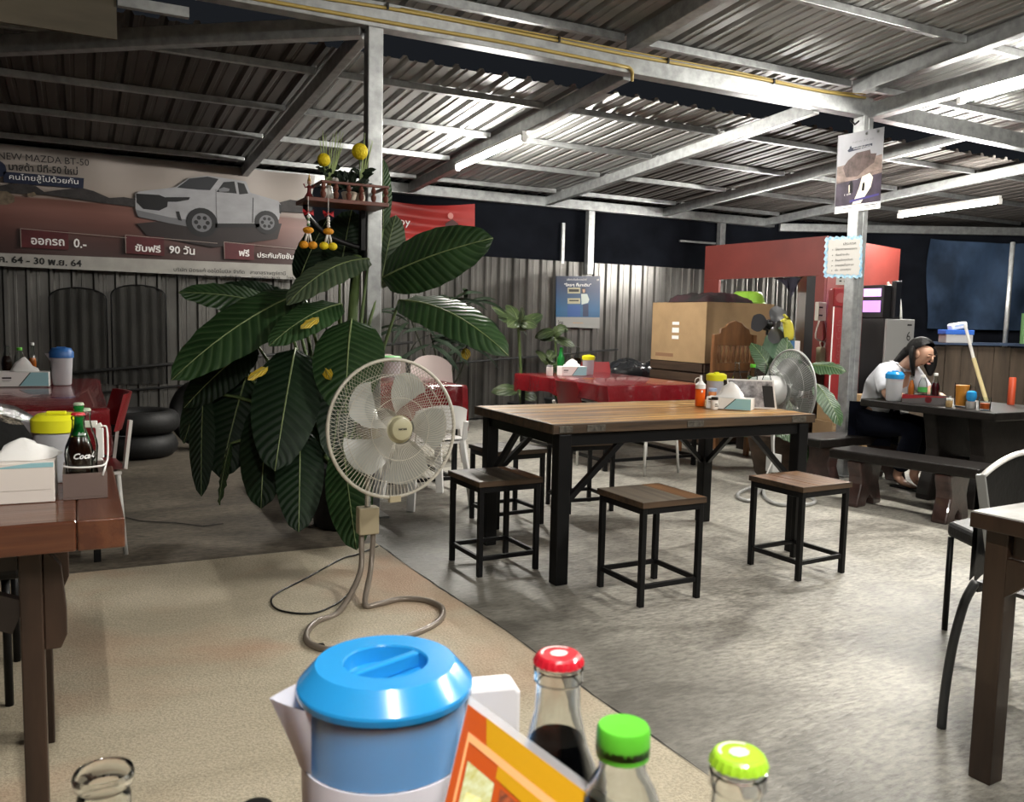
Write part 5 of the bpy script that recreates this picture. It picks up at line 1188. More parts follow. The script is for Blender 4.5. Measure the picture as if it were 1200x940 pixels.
# ================================================================ FOREGROUND TABLE (its top is below the frame) AND WHAT STANDS ON IT
ft = thing('dining_table', 'wooden table in the foreground carrying the blue lidded jug, below the frame', 'table', (.2, .25, 0))
FH_ = .745
for i in range(5):
    MB().box(-.55, -.12+i*.144, FH_-.03, .37, -.12+i*.144+.142, FH_).build('plank', WREDX, ft, bev=.002)
for x in (-.48, .31):
    for y in (-.06, .53): MB().box(x-.025, y-.025, 0, x+.025, y+.025, FH_-.031).build('leg', DBR, ft)
for y in (-.06, .53): MB().box(-.454, y-.012, FH_-.10, .284, y+.012, FH_-.031).build('apron', DBR, ft)
FZ = FH_+.001

JP = Vector((0.206, 0.609, 0.921)); JZ = JP.z-FZ
jg = thing('water_jug', 'big frosted water jug with bright blue lid in the foreground', 'jug', (JP.x, JP.y, FZ), R_(-12))
JR = .0655; n = 48; hh = JP.z-FZ-.004
FROST = M('foreground_frosted_plastic', (.86, .85, .92), .32, trans=.12, ior=1.2)
MB().lathe([(JR*1.0, hh), (JR*.985, hh-.010), (JR*.972, hh-.052)], n, cap=False).build('jug_rim', M('clear_rim_plastic', (.80, .82, .92), .25, alpha=.16), jg, world=False, smooth='auto')
MB().lathe([(0, 0), (JR*.90, 0), (JR*.93, .006), (JR*.972, hh-.0525), (JR*.955, hh-.0525), (JR*.90, .009), (0, .005)], n, cap=False).build('jug_body', FROST, jg, world=False, smooth='auto')
MB().lathe([(0, .006), (JR*.895, .010), (JR*.92, hh*.55), (0, hh*.55)], n, cap=False).build('water', WATER, jg, world=False, smooth='auto')
lp = [(JR*.948, hh-.052), (JR*.95, hh-.002), (JR*1.022, hh-.0015), (JR*1.03, hh+.003), (JR*1.02, hh+.005), (JR*.84, hh+.0185), (JR*.815, hh+.020), (JR*.50, hh+.020), (JR*.485, hh+.0185), (JR*.47, hh+.007), (0, hh+.0065)]
MB().lathe(lp, n, cap=False).build('lid', BLUELID, jg, world=False, smooth=16)
b = MB(); b.prism([(-JR*.478, 0), (JR*.478, 0), (JR*.478, .0125), (-JR*.478, .0125)], (0, -.0035, hh+.0068), (1, 0, 0), (0, 0, 1), -.007); b.rot(R_(32)); b.build('lid_grip', BLUELID, jg, world=False, bev=.0015)
b = MB()  # spout, a small open beak
def spf(u, v):
    a = (u-.5)*1.0; w_ = 1-abs(2*u-1); r = JR*(.99+.33*w_*(1-v)**1.1)
    return (-r*math.cos(a), -r*math.sin(a)*(1-.35*w_), hh-.002-.055*v*(1-.15*abs(2*u-1)))
b.grid(spf, 14, 8); b.build('spout', FROST, jg, world=False, smooth=True)
HP = [(JR*.96, 0, hh-.006), (JR+.030, 0, hh-.006), (JR+.036, 0, hh-.016), (JR+.036, 0, .06), (JR+.024, 0, .035), (JR*.9, 0, .03)]
HO = [(JR*.95, hh-.004), (JR+.036, hh-.004), (JR+.040, hh-.010), (JR+.040, .055), (JR+.026, .028), (JR*.9, .022), (JR*.9, .038), (JR+.018, .044), (JR+.024, .062), (JR+.024, hh-.075), (JR*.96, hh-.060)]
b = MB().prism(HO, (0, .013, 0), (1, 0, 0), (0, 0, 1), .026)
hob = b.build('handle', M('handle_white_plastic', (.74, .73, .76), .35), jg, world=False, bev=.003)
# cola bottle with red crown cap
def stand(px_top, h, label, prof, **kw):
    p = Vector(px_top); return bottle(label, scaled(prof, (p.z-FZ)/prof[-1][1], kw.pop('sr', None)), (p.x, p.y, FZ), n=32, **kw)
stand((0.289, 0.488, 0.971), 0, 'half drunk cola bottle with red crown cap in the foreground', BCOKE, sr=1.18, glass=GLASS, liquid=COLA, level=.75, cap=REDCAP)
stand((0.277, 0.392, 0.963), 0, 'clear plastic bottle with green screw cap in the foreground', BPET, sr=1.02, glass=GLASS, cap=GREENCAP, captype='screw')
stand((0.309, 0.331, 0.971), 0, 'clear glass bottle with lime green crown cap in the foreground', BCOKE, sr=1.05, glass=GLASS, cap=LIMECAP)
for lab, m_, c_ in (('half drunk cola', M('pale_cap_print', (.72, .62, .60), .35), .5), ('clear glass bottle with lime', M('pale_cap_print', (.72, .62, .60), .35), .42)):
    bo = [o for o in COL.objects if o.get('label', '').startswith(lab)][0]; cp_ = [c for c in bo.children if c.name.startswith('cap')][0]; zt = max(v.co.z for v in cp_.data.vertices); r_ = max(v.co.x for v in cp_.data.vertices)
    MB().add([(r_*.40*math.cos(a)*(1 if k % 2 else .78), r_*.30*math.sin(a), zt+.0004) for k, a in enumerate([2*PI*i/20 for i in range(20)])], [tuple(range(20))]).build('cap_print', m_, cp_, world=False)
    MB().add([(r_*q*math.cos(.5+2.4*k/14), r_*q*math.sin(.5+2.4*k/14), zt+.0004) for q in (.60, .70) for k in range(15)], [(k, k+1, 16+k, 15+k) for k in range(14)]).build('cap_print', m_, cp_, world=False)
# drinking glass and dark cap
gl = thing('drinking_glass', 'empty drinking glass at the bottom left of the foreground table', 'glass', (Vector((0.010, 0.701, 0.847)).x, Vector((0.010, 0.701, 0.847)).y, FZ))
gh = Vector((0.010, 0.701, 0.847)).z-FZ; b = MB()
vs = []; prof = [(0, 0), (.017, 0), (.019, .004), (.0195, gh*.80), (.0175, gh*.86), (.0215, gh*.90), (.0225, gh*.97), (.021, gh), (.0195, gh*.985), (.0185, gh*.92), (.016, gh*.86), (.0175, gh*.79), (.017, .010), (0, .008)]
b.lathe(prof, 28, cap=False); b.build('glass_body', GLASS, gl, world=False, smooth='auto')
dk = Vector((0.115, 0.646, 0.822)); sb = thing('sauce_bottle', 'black capped sauce bottle just showing at the bottom edge', 'bottle', (dk.x, dk.y, FZ))
MB().lathe([(0, 0), (.022, 0), (.024, .004), (.024, (dk.z-FZ)*.62), (.012, (dk.z-FZ)*.82), (.012, (dk.z-FZ)*.86), (0, (dk.z-FZ)*.86)], 18, cap=False).build('bottle_body', DARKGLASS, sb, world=False, smooth='auto')
MB().lathe([(.014, (dk.z-FZ)*.84), (.014, dk.z-FZ-.003), (.012, dk.z-FZ), (0, dk.z-FZ)], 18, cap=False).build('cap', BLACKP, sb, world=False, smooth='auto')
# menu card
mc = thing('menu_card', 'laminated menu card with orange border and food pictures in the foreground', 'menu', (.235, .47, FZ))
P0, P1 = Vector((0.244, 0.538, 0.925)), Vector((0.263, 0.377, 0.925)); Pb = Vector((0.204, 0.483, 0.890))
mx_ = P1-P0; md = (Pb-P0).normalized(); mlen = (P0.z-FZ)/(-md.z); my_ = md*mlen
mn = mx_.cross(my_).normalized(); mn = mn if mn.dot(Vector((0, 0, 1.2))-P0) > 0 else -mn
def mp_(u, v, k=0): return P0+mx_*u+my_*v+mn*(.0007*k)
def mq(name, uvs, mat, k): MB().poly([mp_(u, v, k) for u, v in uvs]).build(name, mat, mc)
q = [mp_(0, 0), mp_(1, 0), mp_(1, 1), mp_(0, 1)]
MB().add(q+[p-mn*.002 for p in q], [(0, 1, 2, 3), (7, 6, 5, 4), (0, 4, 5, 1), (1, 5, 6, 2), (2, 6, 7, 3), (3, 7, 4, 0)]).build('card', M('menu_orange', (.46, .075, .012), .3, coat=.4), mc)
q = [mp_(-.02, -.02, -3), mp_(1.02, -.02, -3), mp_(1.02, 1, -3), mp_(-.02, 1, -3)]
MB().poly(q).build('laminate', M('clear_film', (.85, .86, .88), .1, alpha=.35), mc)
q = [mp_(0, .999), mp_(1, .999), mp_(1, 1)-mn*.12-Vector((0, 0, 0)), mp_(0, 1)-mn*.12]
for p in q: p.z = FZ+.0005
MB().poly(q).build('card_foot', M('menu_orange', (.46, .075, .012), .3, coat=.4), mc)
YB = M('menu_yellow', (.52, .27, .01), .3, coat=.4); PEACH = M('menu_peach_line', (.85, .38, .16), .3)
mq('border_line', [(.055, .05), (1, .05), (1, .066), (.055, .066)], PEACH, 1); mq('border_line', [(.055, .066), (.072, .066), (.072, 1), (.055, 1)], PEACH, 1)
mq('yellow_border', [(.16, .0), (1, .0), (1, .05), (.20, .05)], YB, 1); mq('yellow_border', [(.30, .066), (1, .066), (1, .10), (.30, .09)], YB, 1)
FD = [M('food_noodles', (.45, .42, .12), .4, col2=(.62, .66, .46), scale=(160, 160, 160), detail=6), M('food_dark_stir_fry', (.03, .022, .02), .4, col2=(.40, .09, .03), scale=(140, 140, 140)), M('food_pork', (.55, .48, .36), .4, col2=(.30, .16, .12), scale=(150, 150, 150)), M('food_salad', (.60, .60, .55), .4, col2=(.42, .06, .05), scale=(130, 130, 130))]
for i, (u0, u1) in enumerate(((.10, .30), (.345, .55), (.60, .78), (.82, .99))):
    mq('food_picture', [(u0, .10), (u1, .10), (u1, .42), (u0, .42)], FD[(0, 1, 3, 2)[i]], 2); mq('food_picture', [(u0, .44), (u1, .44), (u1, .75), (u0, .75)], FD[(2, 0, 1, 3)[i]], 2)
mq('orange_divider', [(.305, .09), (.34, .09), (.34, .9), (.305, .9)], M('menu_orange', (.46, .075, .012), .3), 2)
mq('yolk', [(.14, .15), (.24, .14), (.28, .20), (.24, .30), (.15, .30), (.11, .22)], M('egg_yellow', (.72, .60, .08), .4, col2=(.75, .75, .55), scale=(80, 80, 80)), 3)

# ================================================================ DARK CONCRETE-WOOD TABLE, BENCHES, THE PERSON
DKW = M('dark_stained_wood', (.010, .008, .007), .45, spec=.25, var=.35, scale=(20, 20, 20), bump=.12, coat=.08)
DKR = M('dark_red_stone', (.040, .020, .017), .35, var=.5, scale=(14, 14, 14), bump=.2, coat=.3)
dt = thing('dining_table', 'heavy dark table with arched legs where the person sits', 'table', (5.62, 3.95, 0))
MB().box(5.20, 3.42, .625, 6.02, 4.48, .68).build('table_top', DKW, dt, bev=.008)
def slab_leg(name, par, c, half_w, half_t, h, along, mat):
    """waisted slab leg with an arch cut in its foot"""
    pts = []
    prof = [(1.0, 0), (1.0, .06), (.93, .20), (.78, .42), (.74, .58), (.84, .80), (.95, 1.0)]
    R = [(half_w*a, h*z) for a, z in prof]; Lf = [(-x, z) for x, z in reversed(R)]
    arch = [(-half_w*.30, 0), (-half_w*.25, h*.09), (-half_w*.12, h*.17), (0, h*.20), (half_w*.12, h*.17), (half_w*.25, h*.09), (half_w*.30, 0)]
    poly = R+Lf+arch
    if along == 'x': return MB().prism(poly, (c[0], c[1]+half_t, 0), (1, 0, 0), (0, 0, 1), 2*half_t).build(name, mat, par, bev=.012)
    return MB().prism(poly, (c[0]-half_t, c[1], 0), (0, 1, 0), (0, 0, 1), 2*half_t).build(name, mat, par, bev=.012)
for y in (3.66, 4.00): slab_leg('leg', dt, (5.62, y), .30, .055, .624, 'x', DKW)
MB().box(5.58, 3.72, .20, 5.66, 3.94, .30).build('stretcher', DKW, dt)
def bench(label, c, L, Wd, rz, H=.375, legs=(.27, -.31)):
    t = thing('bench', label, 'bench', (c[0], c[1], 0), rz)
    MB().box(-L/2, -Wd/2, H-.065, L/2, Wd/2, H).build('seat', DKW, t, world=False, bev=.012)
    prof = [(1.0, 0), (1.0, .08), (.90, .25), (.72, .5), (.76, .66), (.92, .86), (.96, 1.0)]
    for lx in legs:
        hw, h = Wd*.50, H-.066; R = [(hw*a, h*z) for a, z in prof]
        poly = R+[(-x, z) for x, z in reversed(R)]+[(-hw*.28, 0), (-hw*.22, h*.14), (0, h*.24), (hw*.22, h*.14), (hw*.28, 0)]
        MB().prism(poly, (lx-.05, 0, 0), (0, 1, 0), (0, 0, 1), .10).build('leg', DKR, t, world=False, bev=.012)
    return t
bench('dark bench with waisted stone legs in front of the seated person', (4.845, 3.74), .98, .32, math.atan2(-.97, .22))
bench('dark bench on which the person in the white shirt sits', (5.42, 4.70), 1.10, .34, 0, legs=(.36, -.36))

pe = thing('person', 'person in white short sleeved shirt and dark trousers bending over the dark table', 'person', (5.53, 4.62, 0))
SKIN = M('skin', (.50, .29, .20), .5, var=.08, scale=(20, 20, 20)); SHIRT = M('white_shirt', (.66, .67, .72), .8, var=.06, scale=(12, 12, 12), bump=.5); TROU = M('dark_navy_trousers', (.004, .005, .010), .9, spec=.08, bump=.3, scale=(20, 20, 20)); HAIRM = M('black_hair', (.004, .0035, .0035), .5, spec=.18, bump=.4, scale=(90, 90, 14))
pv, ab, chs, nk0, nk1 = (5.53, 4.63, .47), (5.53, 4.58, .62), (5.53, 4.47, .80), (5.53, 4.385, .915), (5.53, 4.34, .965)
hd = Vector((5.575, 4.265, 1.005))
def hand(wr, dr, side):
    """palm and five bent fingers from the wrist"""
    wr, dr = Vector(wr), Vector(dr).normalized(); sd = Vector((0, 0, 1)).cross(dr).normalized()*side; ch = []
    pm = wr+dr*.045
    ch.append([(tuple(wr), .021), (tuple(pm), (.034, .015)), (tuple(wr+dr*.08), (.034, .013))])
    for k, (o, l) in enumerate(((-.028, .062), (-.010, .074), (.009, .070), (.027, .055))):
        a = wr+dr*.078+sd*o; b_ = a+dr*l*.5+Vector((0, 0, -.004)); c = b_+dr*l*.4+Vector((0, 0, -.016))
        ch.append([(tuple(wr+dr*.08), (.034, .013)), (tuple(a), .0092), (tuple(b_), .0085), (tuple(c), .007)])
    a = wr+dr*.03-sd*.034; ch.append([(tuple(pm), (.034, .015)), (tuple(a), .0105), (tuple(a+dr*.03-sd*.012+Vector((0, 0, -.006))), .0085)])
    return ch
shR, elR, wrR = (5.365, 4.43, .885), (5.315, 4.33, .700), (5.40, 4.20, .712)
shL, elL, wrL = (5.695, 4.43, .885), (5.755, 4.30, .705), (5.665, 4.15, .715)
hpR, knR, anR = (5.445, 4.60, .47), (5.46, 4.20, .47), (5.55, 4.40, .085)
hpL, knL, anL = (5.615, 4.60, .47), (5.70, 4.21, .47), (5.68, 4.36, .085)
ch = [[(pv, .135), (ab, .12), (chs, .125), (nk0, .062), (nk1, .050), (tuple(hd+Vector((0, .012, -.02))), (.074, .080)), (tuple(hd+Vector((0, -.005, .045))), (.076, .088)), (tuple(hd+Vector((0, -.01, .085))), (.055, .062))],
      [(chs, .125), (shR, .058), (elR, .040), (wrR, .027)], [(chs, .125), (shL, .058), (elL, .040), (wrL, .027)],
      [(pv, .135), (hpR, .070), (knR, .048), ((5.51, 4.30, .27), .044), (anR, .036), ((5.56, 4.345, .040), (.040, .026)), ((5.555, 4.27, .028), (.044, .018)), ((5.555, 4.235, .022), (.036, .012))],
      [(pv, .135), (hpL, .070), (knL, .048), ((5.69, 4.29, .27), .044), (anL, .036), ((5.67, 4.31, .040), (.040, .026)), ((5.655, 4.235, .028), (.044, .018)), ((5.65, 4.20, .022), (.036, .012))]]
ch += hand(wrR, (.25, -.9, -.02), -1)+hand(wrL, (-.55, -.8, -.02), 1)
body = skin('body', ch, SKIN, pe, 2)
skin('shirt', [[((5.53, 4.63, .475), (.135, .160)), ((5.53, 4.59, .62), (.122, .155)), ((5.53, 4.48, .80), (.122, .155)), ((5.53, 4.40, .895), (.085, .10)), ((5.53, 4.37, .930), (.066, .066))],
               [((5.53, 4.48, .80), (.122, .155)), ((5.372, 4.435, .882), .082), ((5.332, 4.37, .765), .066), ((5.328, 4.355, .740), .064)], [((5.53, 4.48, .80), (.122, .155)), ((5.688, 4.435, .882), .082), ((5.735, 4.36, .765), .066), ((5.738, 4.345, .740), .064)]], SHIRT, pe, 2)
skin('trousers', [[((5.53, 4.64, .475), (.155, .165)), ((5.445, 4.58, .475), .112), (knR, .085), ((5.50, 4.29, .27), .078), ((5.535, 4.375, .14), .068)], [((5.53, 4.64, .475), (.155, .165)), ((5.615, 4.58, .475), .112), (knL, .085), ((5.69, 4.28, .27), .078), ((5.68, 4.345, .14), .068)]], TROU, pe, 2)
hr = MB()
def hairf(u, v):
    # shell of hair over the skull: open at the face, longer at the nape
    a = -PI*.48+u*PI*1.96; el = PI/2-v*(PI*.5+.60*max(0, math.sin(a))-.62*max(0, -math.sin(a)))
    n_ = 1+.03*math.sin(u*60)
    return hd+Vector((0, .016, .040))+Vector((math.cos(a)*math.cos(el)*.096*n_, math.sin(a)*math.cos(el)*.108*n_, math.sin(el)*.104))
hr.grid(hairf, 44, 14)
m_ = len(hr.v); c_ = hd+Vector((0, .016, .04)); hr.v += [tuple(c_+(Vector(p)-c_)*.90) for p in hr.v]; hr.f += [tuple(i+m_ for i in reversed(f)) for f in hr.f[:]]
hr.build('hair', HAIRM, pe, smooth=True)
skin('hair_length', [[(tuple(hd+Vector((0, .075, .07))), (.080, .060)), (tuple(hd+Vector((-.01, .125, -.01))), (.100, .055)), (tuple(hd+Vector((-.02, .175, -.07))), (.105, .045)), (tuple(hd+Vector((-.03, .225, -.12))), (.085, .030)), (tuple(hd+Vector((-.03, .25, -.20))), (.05, .016))]], HAIRM, pe, 2)
for sx in (-1, 1):
    skin('hair_lock', [[(tuple(hd+Vector((sx*.080, .02, .08))), (.024, .06)), (tuple(hd+Vector((sx*.098, .01, .0))), (.024, .066)), (tuple(hd+Vector((sx*.098, -.0, -.08))), (.018, .050)), (tuple(hd+Vector((sx*.088, -.01, -.15))), (.008, .014))]], HAIRM, pe, 2)
fc = Vector((0, -1, -.45)).normalized(); fup = Vector((0, -.45, 1)).normalized(); fr = Vector((-1, 0, 0)); F0 = hd+Vector((0, -.005, .025))
def fpt(x, y, d): return F0+fr*x+fup*y+fc*d
for s in (-1, 1):
    MB().ball(fpt(s*.030, .010, .074), (.013, .007, .006), 8, 6).build('eyelid', SKIN, pe, smooth=True)
    MB().bar(fpt(s*.018, .003, .080), fpt(s*.043, .003, .075), .004, .003).build('eyelash', HAIRM, pe)
    MB().bar(fpt(s*.016, .026, .088), fpt(s*.046, .026, .080), .006, .005).build('eyebrow', HAIRM, pe)
    MB().ball(fpt(s*.078, -.004, .012), (.012, .022, .032), 8, 6).build('ear', SKIN, pe, smooth=True)
MB().tube([fpt(0, .012, .084), fpt(0, -.006, .091), fpt(0, -.020, .097), fpt(0, -.026, .088)], [.006, .008, .010, .008], 8).build('nose', SKIN, pe, smooth=True)
MB().ball(fpt(0, -.050, .082), (.022, .009, .008), 10, 6).build('mouth', M('lips', (.40, .17, .13), .5), pe, smooth=True)
for s, a in ((-1, (5.56, 4.30)), (1, (5.66, 4.27))):
    MB().box(a[0]-.045, a[1]-.12, .0, a[0]+.045, a[1]+.13, .012).build('sandal', BLACKP, pe, bev=.004)
# ---- on the dark table
DZ = .681
jug('frosted jug with blue lid on the dark table beside the person', (5.275, 4.25, DZ), R_(160), .052, .060, .19, BLUELID, MILKY, .022, .3, handle=False)
k2 = thing('bottle_caddy', 'red and grey bottle caddy with round emblem on the dark table', 'caddy', (5.33, 4.02, DZ), R_(-62))
b = MB(); b.box(-.15, -.055, 0, .15, .055, .006)
for x0, y0, x1, y1 in ((-.15, -.055, .15, -.05), (-.15, .05, .15, .055), (-.15, -.0495, -.145, .0495), (.145, -.0495, .15, .0495)): b.box(x0, y0, .0065, x1, y1, .062)
b.build('caddy_box', M('caddy_grey', (.11, .10, .10), .45), k2, world=False)
MB().poly([(-.15, -.0556, .03), (-.06, -.0556, .038), (.02, -.0556, .050), (.10, -.0556, .052), (.15, -.0556, .060), (-.15, -.0556, .062)]).build('red_band', M('caddy_red', (.28, .012, .02), .4), k2, world=False)
b = MB(); b.lathe([(0, 0), (.022, 0), (.022, .001), (0, .001)], 18, cap=False).rot(PI/2, 'X').move((.02, -.0558, .032)); b.build('round_emblem', M('caddy_dark_red', (.12, .008, .012), .4), k2, world=False)
def inc(lx, ly): a = R_(-62); return (5.33+lx*math.cos(a)-ly*math.sin(a), 4.02+lx*math.sin(a)+ly*math.cos(a), DZ+.007)
bottle('orange chilli sauce bottle in the red caddy on the dark table', scaled(BCOKE, .93, .8), inc(-.105, 0), THIN, AMBER, .80, cap=None)
bottle('clear bottle with green label in the red caddy on the dark table', scaled(BPET, .95), inc(-.03, 0), THIN, None, cap=WHITEP, captype='screw')
MB().lathe([(.0322, 0), (.0322, .032)], 18, cap=False).move((0, 0, .075)).build('green_label', M('green_label', (.05, .28, .06), .5), [o for o in COL.objects if o.get('label', '').startswith('clear bottle with green label in')][0], world=False, smooth=True)
bottle('dark red syrup bottle with white cap in the red caddy', scaled(BCOKE, 1.0), inc(.05, 0), THIN, M('red_syrup', (.05, .004, .008), .1), .70, cap=WHITEP, captype='screw')
TEA = M('orange_tea', (.70, .26, .035), .3)
mg = thing('drink_mug', 'tall mug of orange tea with handle on the dark table', 'mug', (5.385, 3.79, DZ), R_(-30))
MB().lathe([(0, 0), (.040, 0), (.044, .004), (.052, .16), (.0495, .16), (.042, .008), (0, .006)], 20, cap=False).build('mug_body', THIN, mg, world=False, smooth='auto')
MB().lathe([(0, .007), (.0405, .009), (.0475, .148), (0, .148)], 20, cap=False).build('drink', TEA, mg, world=False, smooth='auto')
MB().tube([(.047, 0, .14), (.085, 0, .135), (.088, 0, .06), (.044, 0, .045)], .007, 6).build('handle', THIN, mg, world=False, smooth=True)
j3 = thing('seasoning_jar', 'small brown labelled glass jar in front of the orange tea', 'jar', (5.27, 3.80, DZ))
MB().lathe([(0, 0), (.020, 0), (.022, .004), (.022, .040), (.018, .046), (0, .046)], 16, cap=False).build('jar_body', M('jar_brown', (.30, .20, .09), .3), j3, world=False, smooth='auto')
MB().lathe([(.019, .0465), (.020, .060), (0, .061)], 16, cap=False).build('jar_lid', CHROME, j3, world=False, smooth='auto')
j4 = thing('seasoning_jar', 'steel jar with bright blue round cap on the dark table', 'jar', (5.34, 3.69, DZ))
MB().lathe([(0, 0), (.030, 0), (.032, .004), (.032, .048), (0, .049)], 18, cap=False).build('jar_body', M('bright_steel', (.6, .6, .58), .25, .6), j4, world=False, smooth='auto')
MB().lathe([(.022, .0495), (.030, .062), (.034, .085), (.030, .110), (.018, .118), (0, .119)], 18, cap=False).build('jar_lid', BLUELID, j4, world=False, smooth='auto')
g5 = thing('drinking_glass', 'short glass half full of orange sauce at the right of the blue capped jar', 'glass', (5.33, 3.585, DZ))
MB().lathe([(0, 0), (.032, 0), (.034, .004), (.038, .085), (.0355, .085), (.032, .008), (0, .006)], 18, cap=False).build('glass_body', THIN, g5, world=False, smooth='auto')
MB().lathe([(0, .007), (.031, .009), (.0335, .045), (0, .045)], 18, cap=False).build('sauce', M('red_orange_sauce', (.42, .08, .015), .3), g5, world=False, smooth='auto')
tu = thing('incense_tube', 'orange red upright tube on the far right corner of the dark table', 'tube', (5.94, 3.80, DZ))
MB().lathe([(0, 0), (.024, 0), (.024, .19), (.020, .195), (.018, .19), (.018, .01), (0, .009)], 14, cap=False).build('tube_body', M('orange_red_plastic', (.40, .055, .018), .45), tu, world=False, smooth='auto')
# things by the half wall
bs = thing('broom', 'pale wooden broom pole leaning by the half wall, right of the person', 'broom', (7.205, 4.807, 0.354))
pA, pB, pC = Vector((7.420, 5.243, 1.252)), Vector((7.344, 5.081, 0.948)), Vector((7.298, 4.895, 0.573)); dn_ = (pC-pA).normalized(); pD = pC+dn_*(pC.z-.02)/(-dn_.z)
bs.location = (pD.x, pD.y, 0)
MB().tube([pA, pB], .014, 8).build('upper_pole', CHROME, bs, smooth='auto'); MB().tube([pB, pC], .018, 8).build('wood_grip', M('pale_wood_pole', (.55, .46, .24), .5), bs, smooth='auto'); MB().tube([pC, pD], .012, 8).build('lower_pole', CHROME, bs, smooth='auto')
tubp = Vector((8.154, 5.859, 1.017)); tub = thing('storage_box', 'clear box with blue lid and white pack on the half wall ledge', 'box', (tubp.x, tubp.y, 1.072))
bx_ = math.atan2(rd.y, rd.x)
for nm, (x0, x1, y0, y1, z0, z1), m_ in (('box_body', (-.14, .14, -.08, .08, 0, .085), MILKY), ('box_lid', (-.15, .15, -.085, .085, .086, .135), M('blue_box_lid', (.04, .14, .55), .4))):
    MB().box(x0, y0, z0, x1, y1, z1).rot(bx_).build(nm, m_, tub, world=False, bev=.006)
wpk = thing('paper_pack', 'white pack lying tilted on the blue lidded box', 'pack', (tubp.x+.03, tubp.y, 1.209), 0)
MB().box(-.085, -.05, .02, .085, .05, .085).rot(-.2, 'Y').rot(bx_).build('pack_body', PAPER, wpk, world=False, bev=.015)
MB().box(-.05, -.051, .05, .05, -.0505, .07).rot(-.2, 'Y').rot(bx_).build('pack_print', M('pale_blue_pack', (.4, .5, .7), .5), wpk, world=False)
wpk.location.z = 1.195
gcl = Vector((8.945, 5.573, 1.059)); gc = thing('hanging_cloth', 'green cloth hanging at the right edge above the half wall', 'cloth', (gcl.x, gcl.y, 1.08))
MB().grid(lambda u, v: (gcl.x+rd.x*(u-.3)*.35+.02*math.sin(u*14), gcl.y+rd.y*(u-.3)*.35+.02*math.sin(u*11), 1.075+.32*v), 12, 5).build('cloth_fold', GREENC, gc, smooth=True)

# ================================================================ RED KIOSK, COOLER, FRIDGE, BOXES
KRED = M('kiosk_red_paint', (.155, .026, .020), .55, var=.12, scale=(3, 3, 3))
ks = thing('kiosk', 'red painted kiosk with a wide service opening beside the zinc wall', 'kiosk', (6.6, 6.2, 0))
K0, KL, KR = Vector((6.6, 6.2, 0)), Vector((6.45, 7.85, 0)), Vector((8.3, 6.72, 0))
def panel(name, a, b_, u0, u1, z0, z1, t=.03, mat=KRED):
    p, q = a.lerp(b_, u0), a.lerp(b_, u1); d = (q-p).normalized(); n = Vector((d.y, -d.x, 0))
    n = n if n.dot(Vector((.6, .8, 0))) > 0 else -n
    m = MB(); P = [p, q, q+n*t, p+n*t]; m.add([(x.x, x.y, z0) for x in P]+[(x.x, x.y, z1) for x in P], [(3, 2, 1, 0), (4, 5, 6, 7), (0, 1, 5, 4), (1, 2, 6, 5), (2, 3, 7, 6), (3, 0, 4, 7)])
    return m.build(name, mat, ks)
panel('header_panel', K0, KL, 0, 1, 1.715, 2.1); panel('jamb_panel', K0, KL, 0, .065, .0, 1.714); panel('jamb_panel', K0, KL, .86, 1, .0, 1.714); panel('counter_panel', K0, KL, .0655, .8595, 0, .72)
panel('side_panel', K0, KR, .03, 1, .0, 2.1)
panel('dark_jamb_strip', K0, KL, .066, .13, .73, 1.71, .05, M('kiosk_dark_trim', (.012, .012, .014), .6))
panel('inner_grey_panel', K0+Vector((.45, .1, 0)), K0+Vector((.40, .75, 0)), 0, 1, .72, 1.75, .02, M('kiosk_inner_grey', (.22, .23, .23), .5))
hc = thing('hanging_cloth', 'dark navy cloth hung in the kiosk opening', 'cloth', (6.63, 6.75, 1.4))
MB().grid(lambda u, v: (6.60+.02*math.sin(u*12), 6.48+.42*u*(1-.75*v)+.10*v, 1.71-.27*v*(1-abs(2*u-1)*.8)), 12, 8).build('cloth_fold', M('navy_cloth', (.012, .010, .022), .8), hc, smooth=True)
co = thing('drinks_cooler', 'tall red drinks cooler with dark glass door, half behind the right post', 'cooler', (6.109, 5.586, 0.000), R_(-40))
MB().box(-.03, .0, .05, .225, .35, 1.56).build('cabinet', M('cooler_red', (.24, .012, .014), .4), co, world=False, bev=.01)
MB().box(-.02, -.012, 1.395, .22, -.001, 1.545).build('sign_board', M('cooler_sign_red', (.20, .008, .012), .3), co, world=False)
MB().box(.06, -.014, .12, .22, -.001, 1.375).build('glass_door', M('cooler_dark_glass', (.035, .04, .04), .12), co, world=False, bev=.004)
MB().box(-.015, -.012, 1.585, .18, .004, 1.70).build('price_list', M('list_grey', (.36, .34, .32), .6), co, world=False)
b = MB()
for i in range(3): b.box(.01, -.0128, 1.685-.03*i-.012, .03, -.0122, 1.685-.03*i); b.box(.05, -.0128, 1.68-.03*i-.008, .18, -.0122, 1.68-.03*i)
b.build('printed_lines', INK, co, world=False)
b = MB(); b.lathe([(0, 0), (.045, 0), (.045, .001), (0, .001)], 18, cap=False).rot(PI/2, 'X').move((.034, -.0126, 1.47)); b.build('round_emblem', M('emblem_pale_red', (.26, .05, .05), .5), co, world=False)
cw = base_of(co); ca = R_(-40)
def col(x, y, z): return (cw.x+x*math.cos(ca)-y*math.sin(ca), cw.y+x*math.sin(ca)+y*math.cos(ca), z)
tx = text('โค้ก', .10, WHITEINK, co, (.085, -.0135, 1.44), (1, 0, 0), (0, 0, 1), width=.125)
for v in tx.data.vertices: v.co = v.co+cw
tx2 = text('Coke', .035, M('emblem_pale_red', (.26, .05, .05), .5), co, (.006, -.0135, 1.463), (1, 0, 0), (0, 0, 1), width=.06)
for v in tx2.data.vertices: v.co = v.co+cw
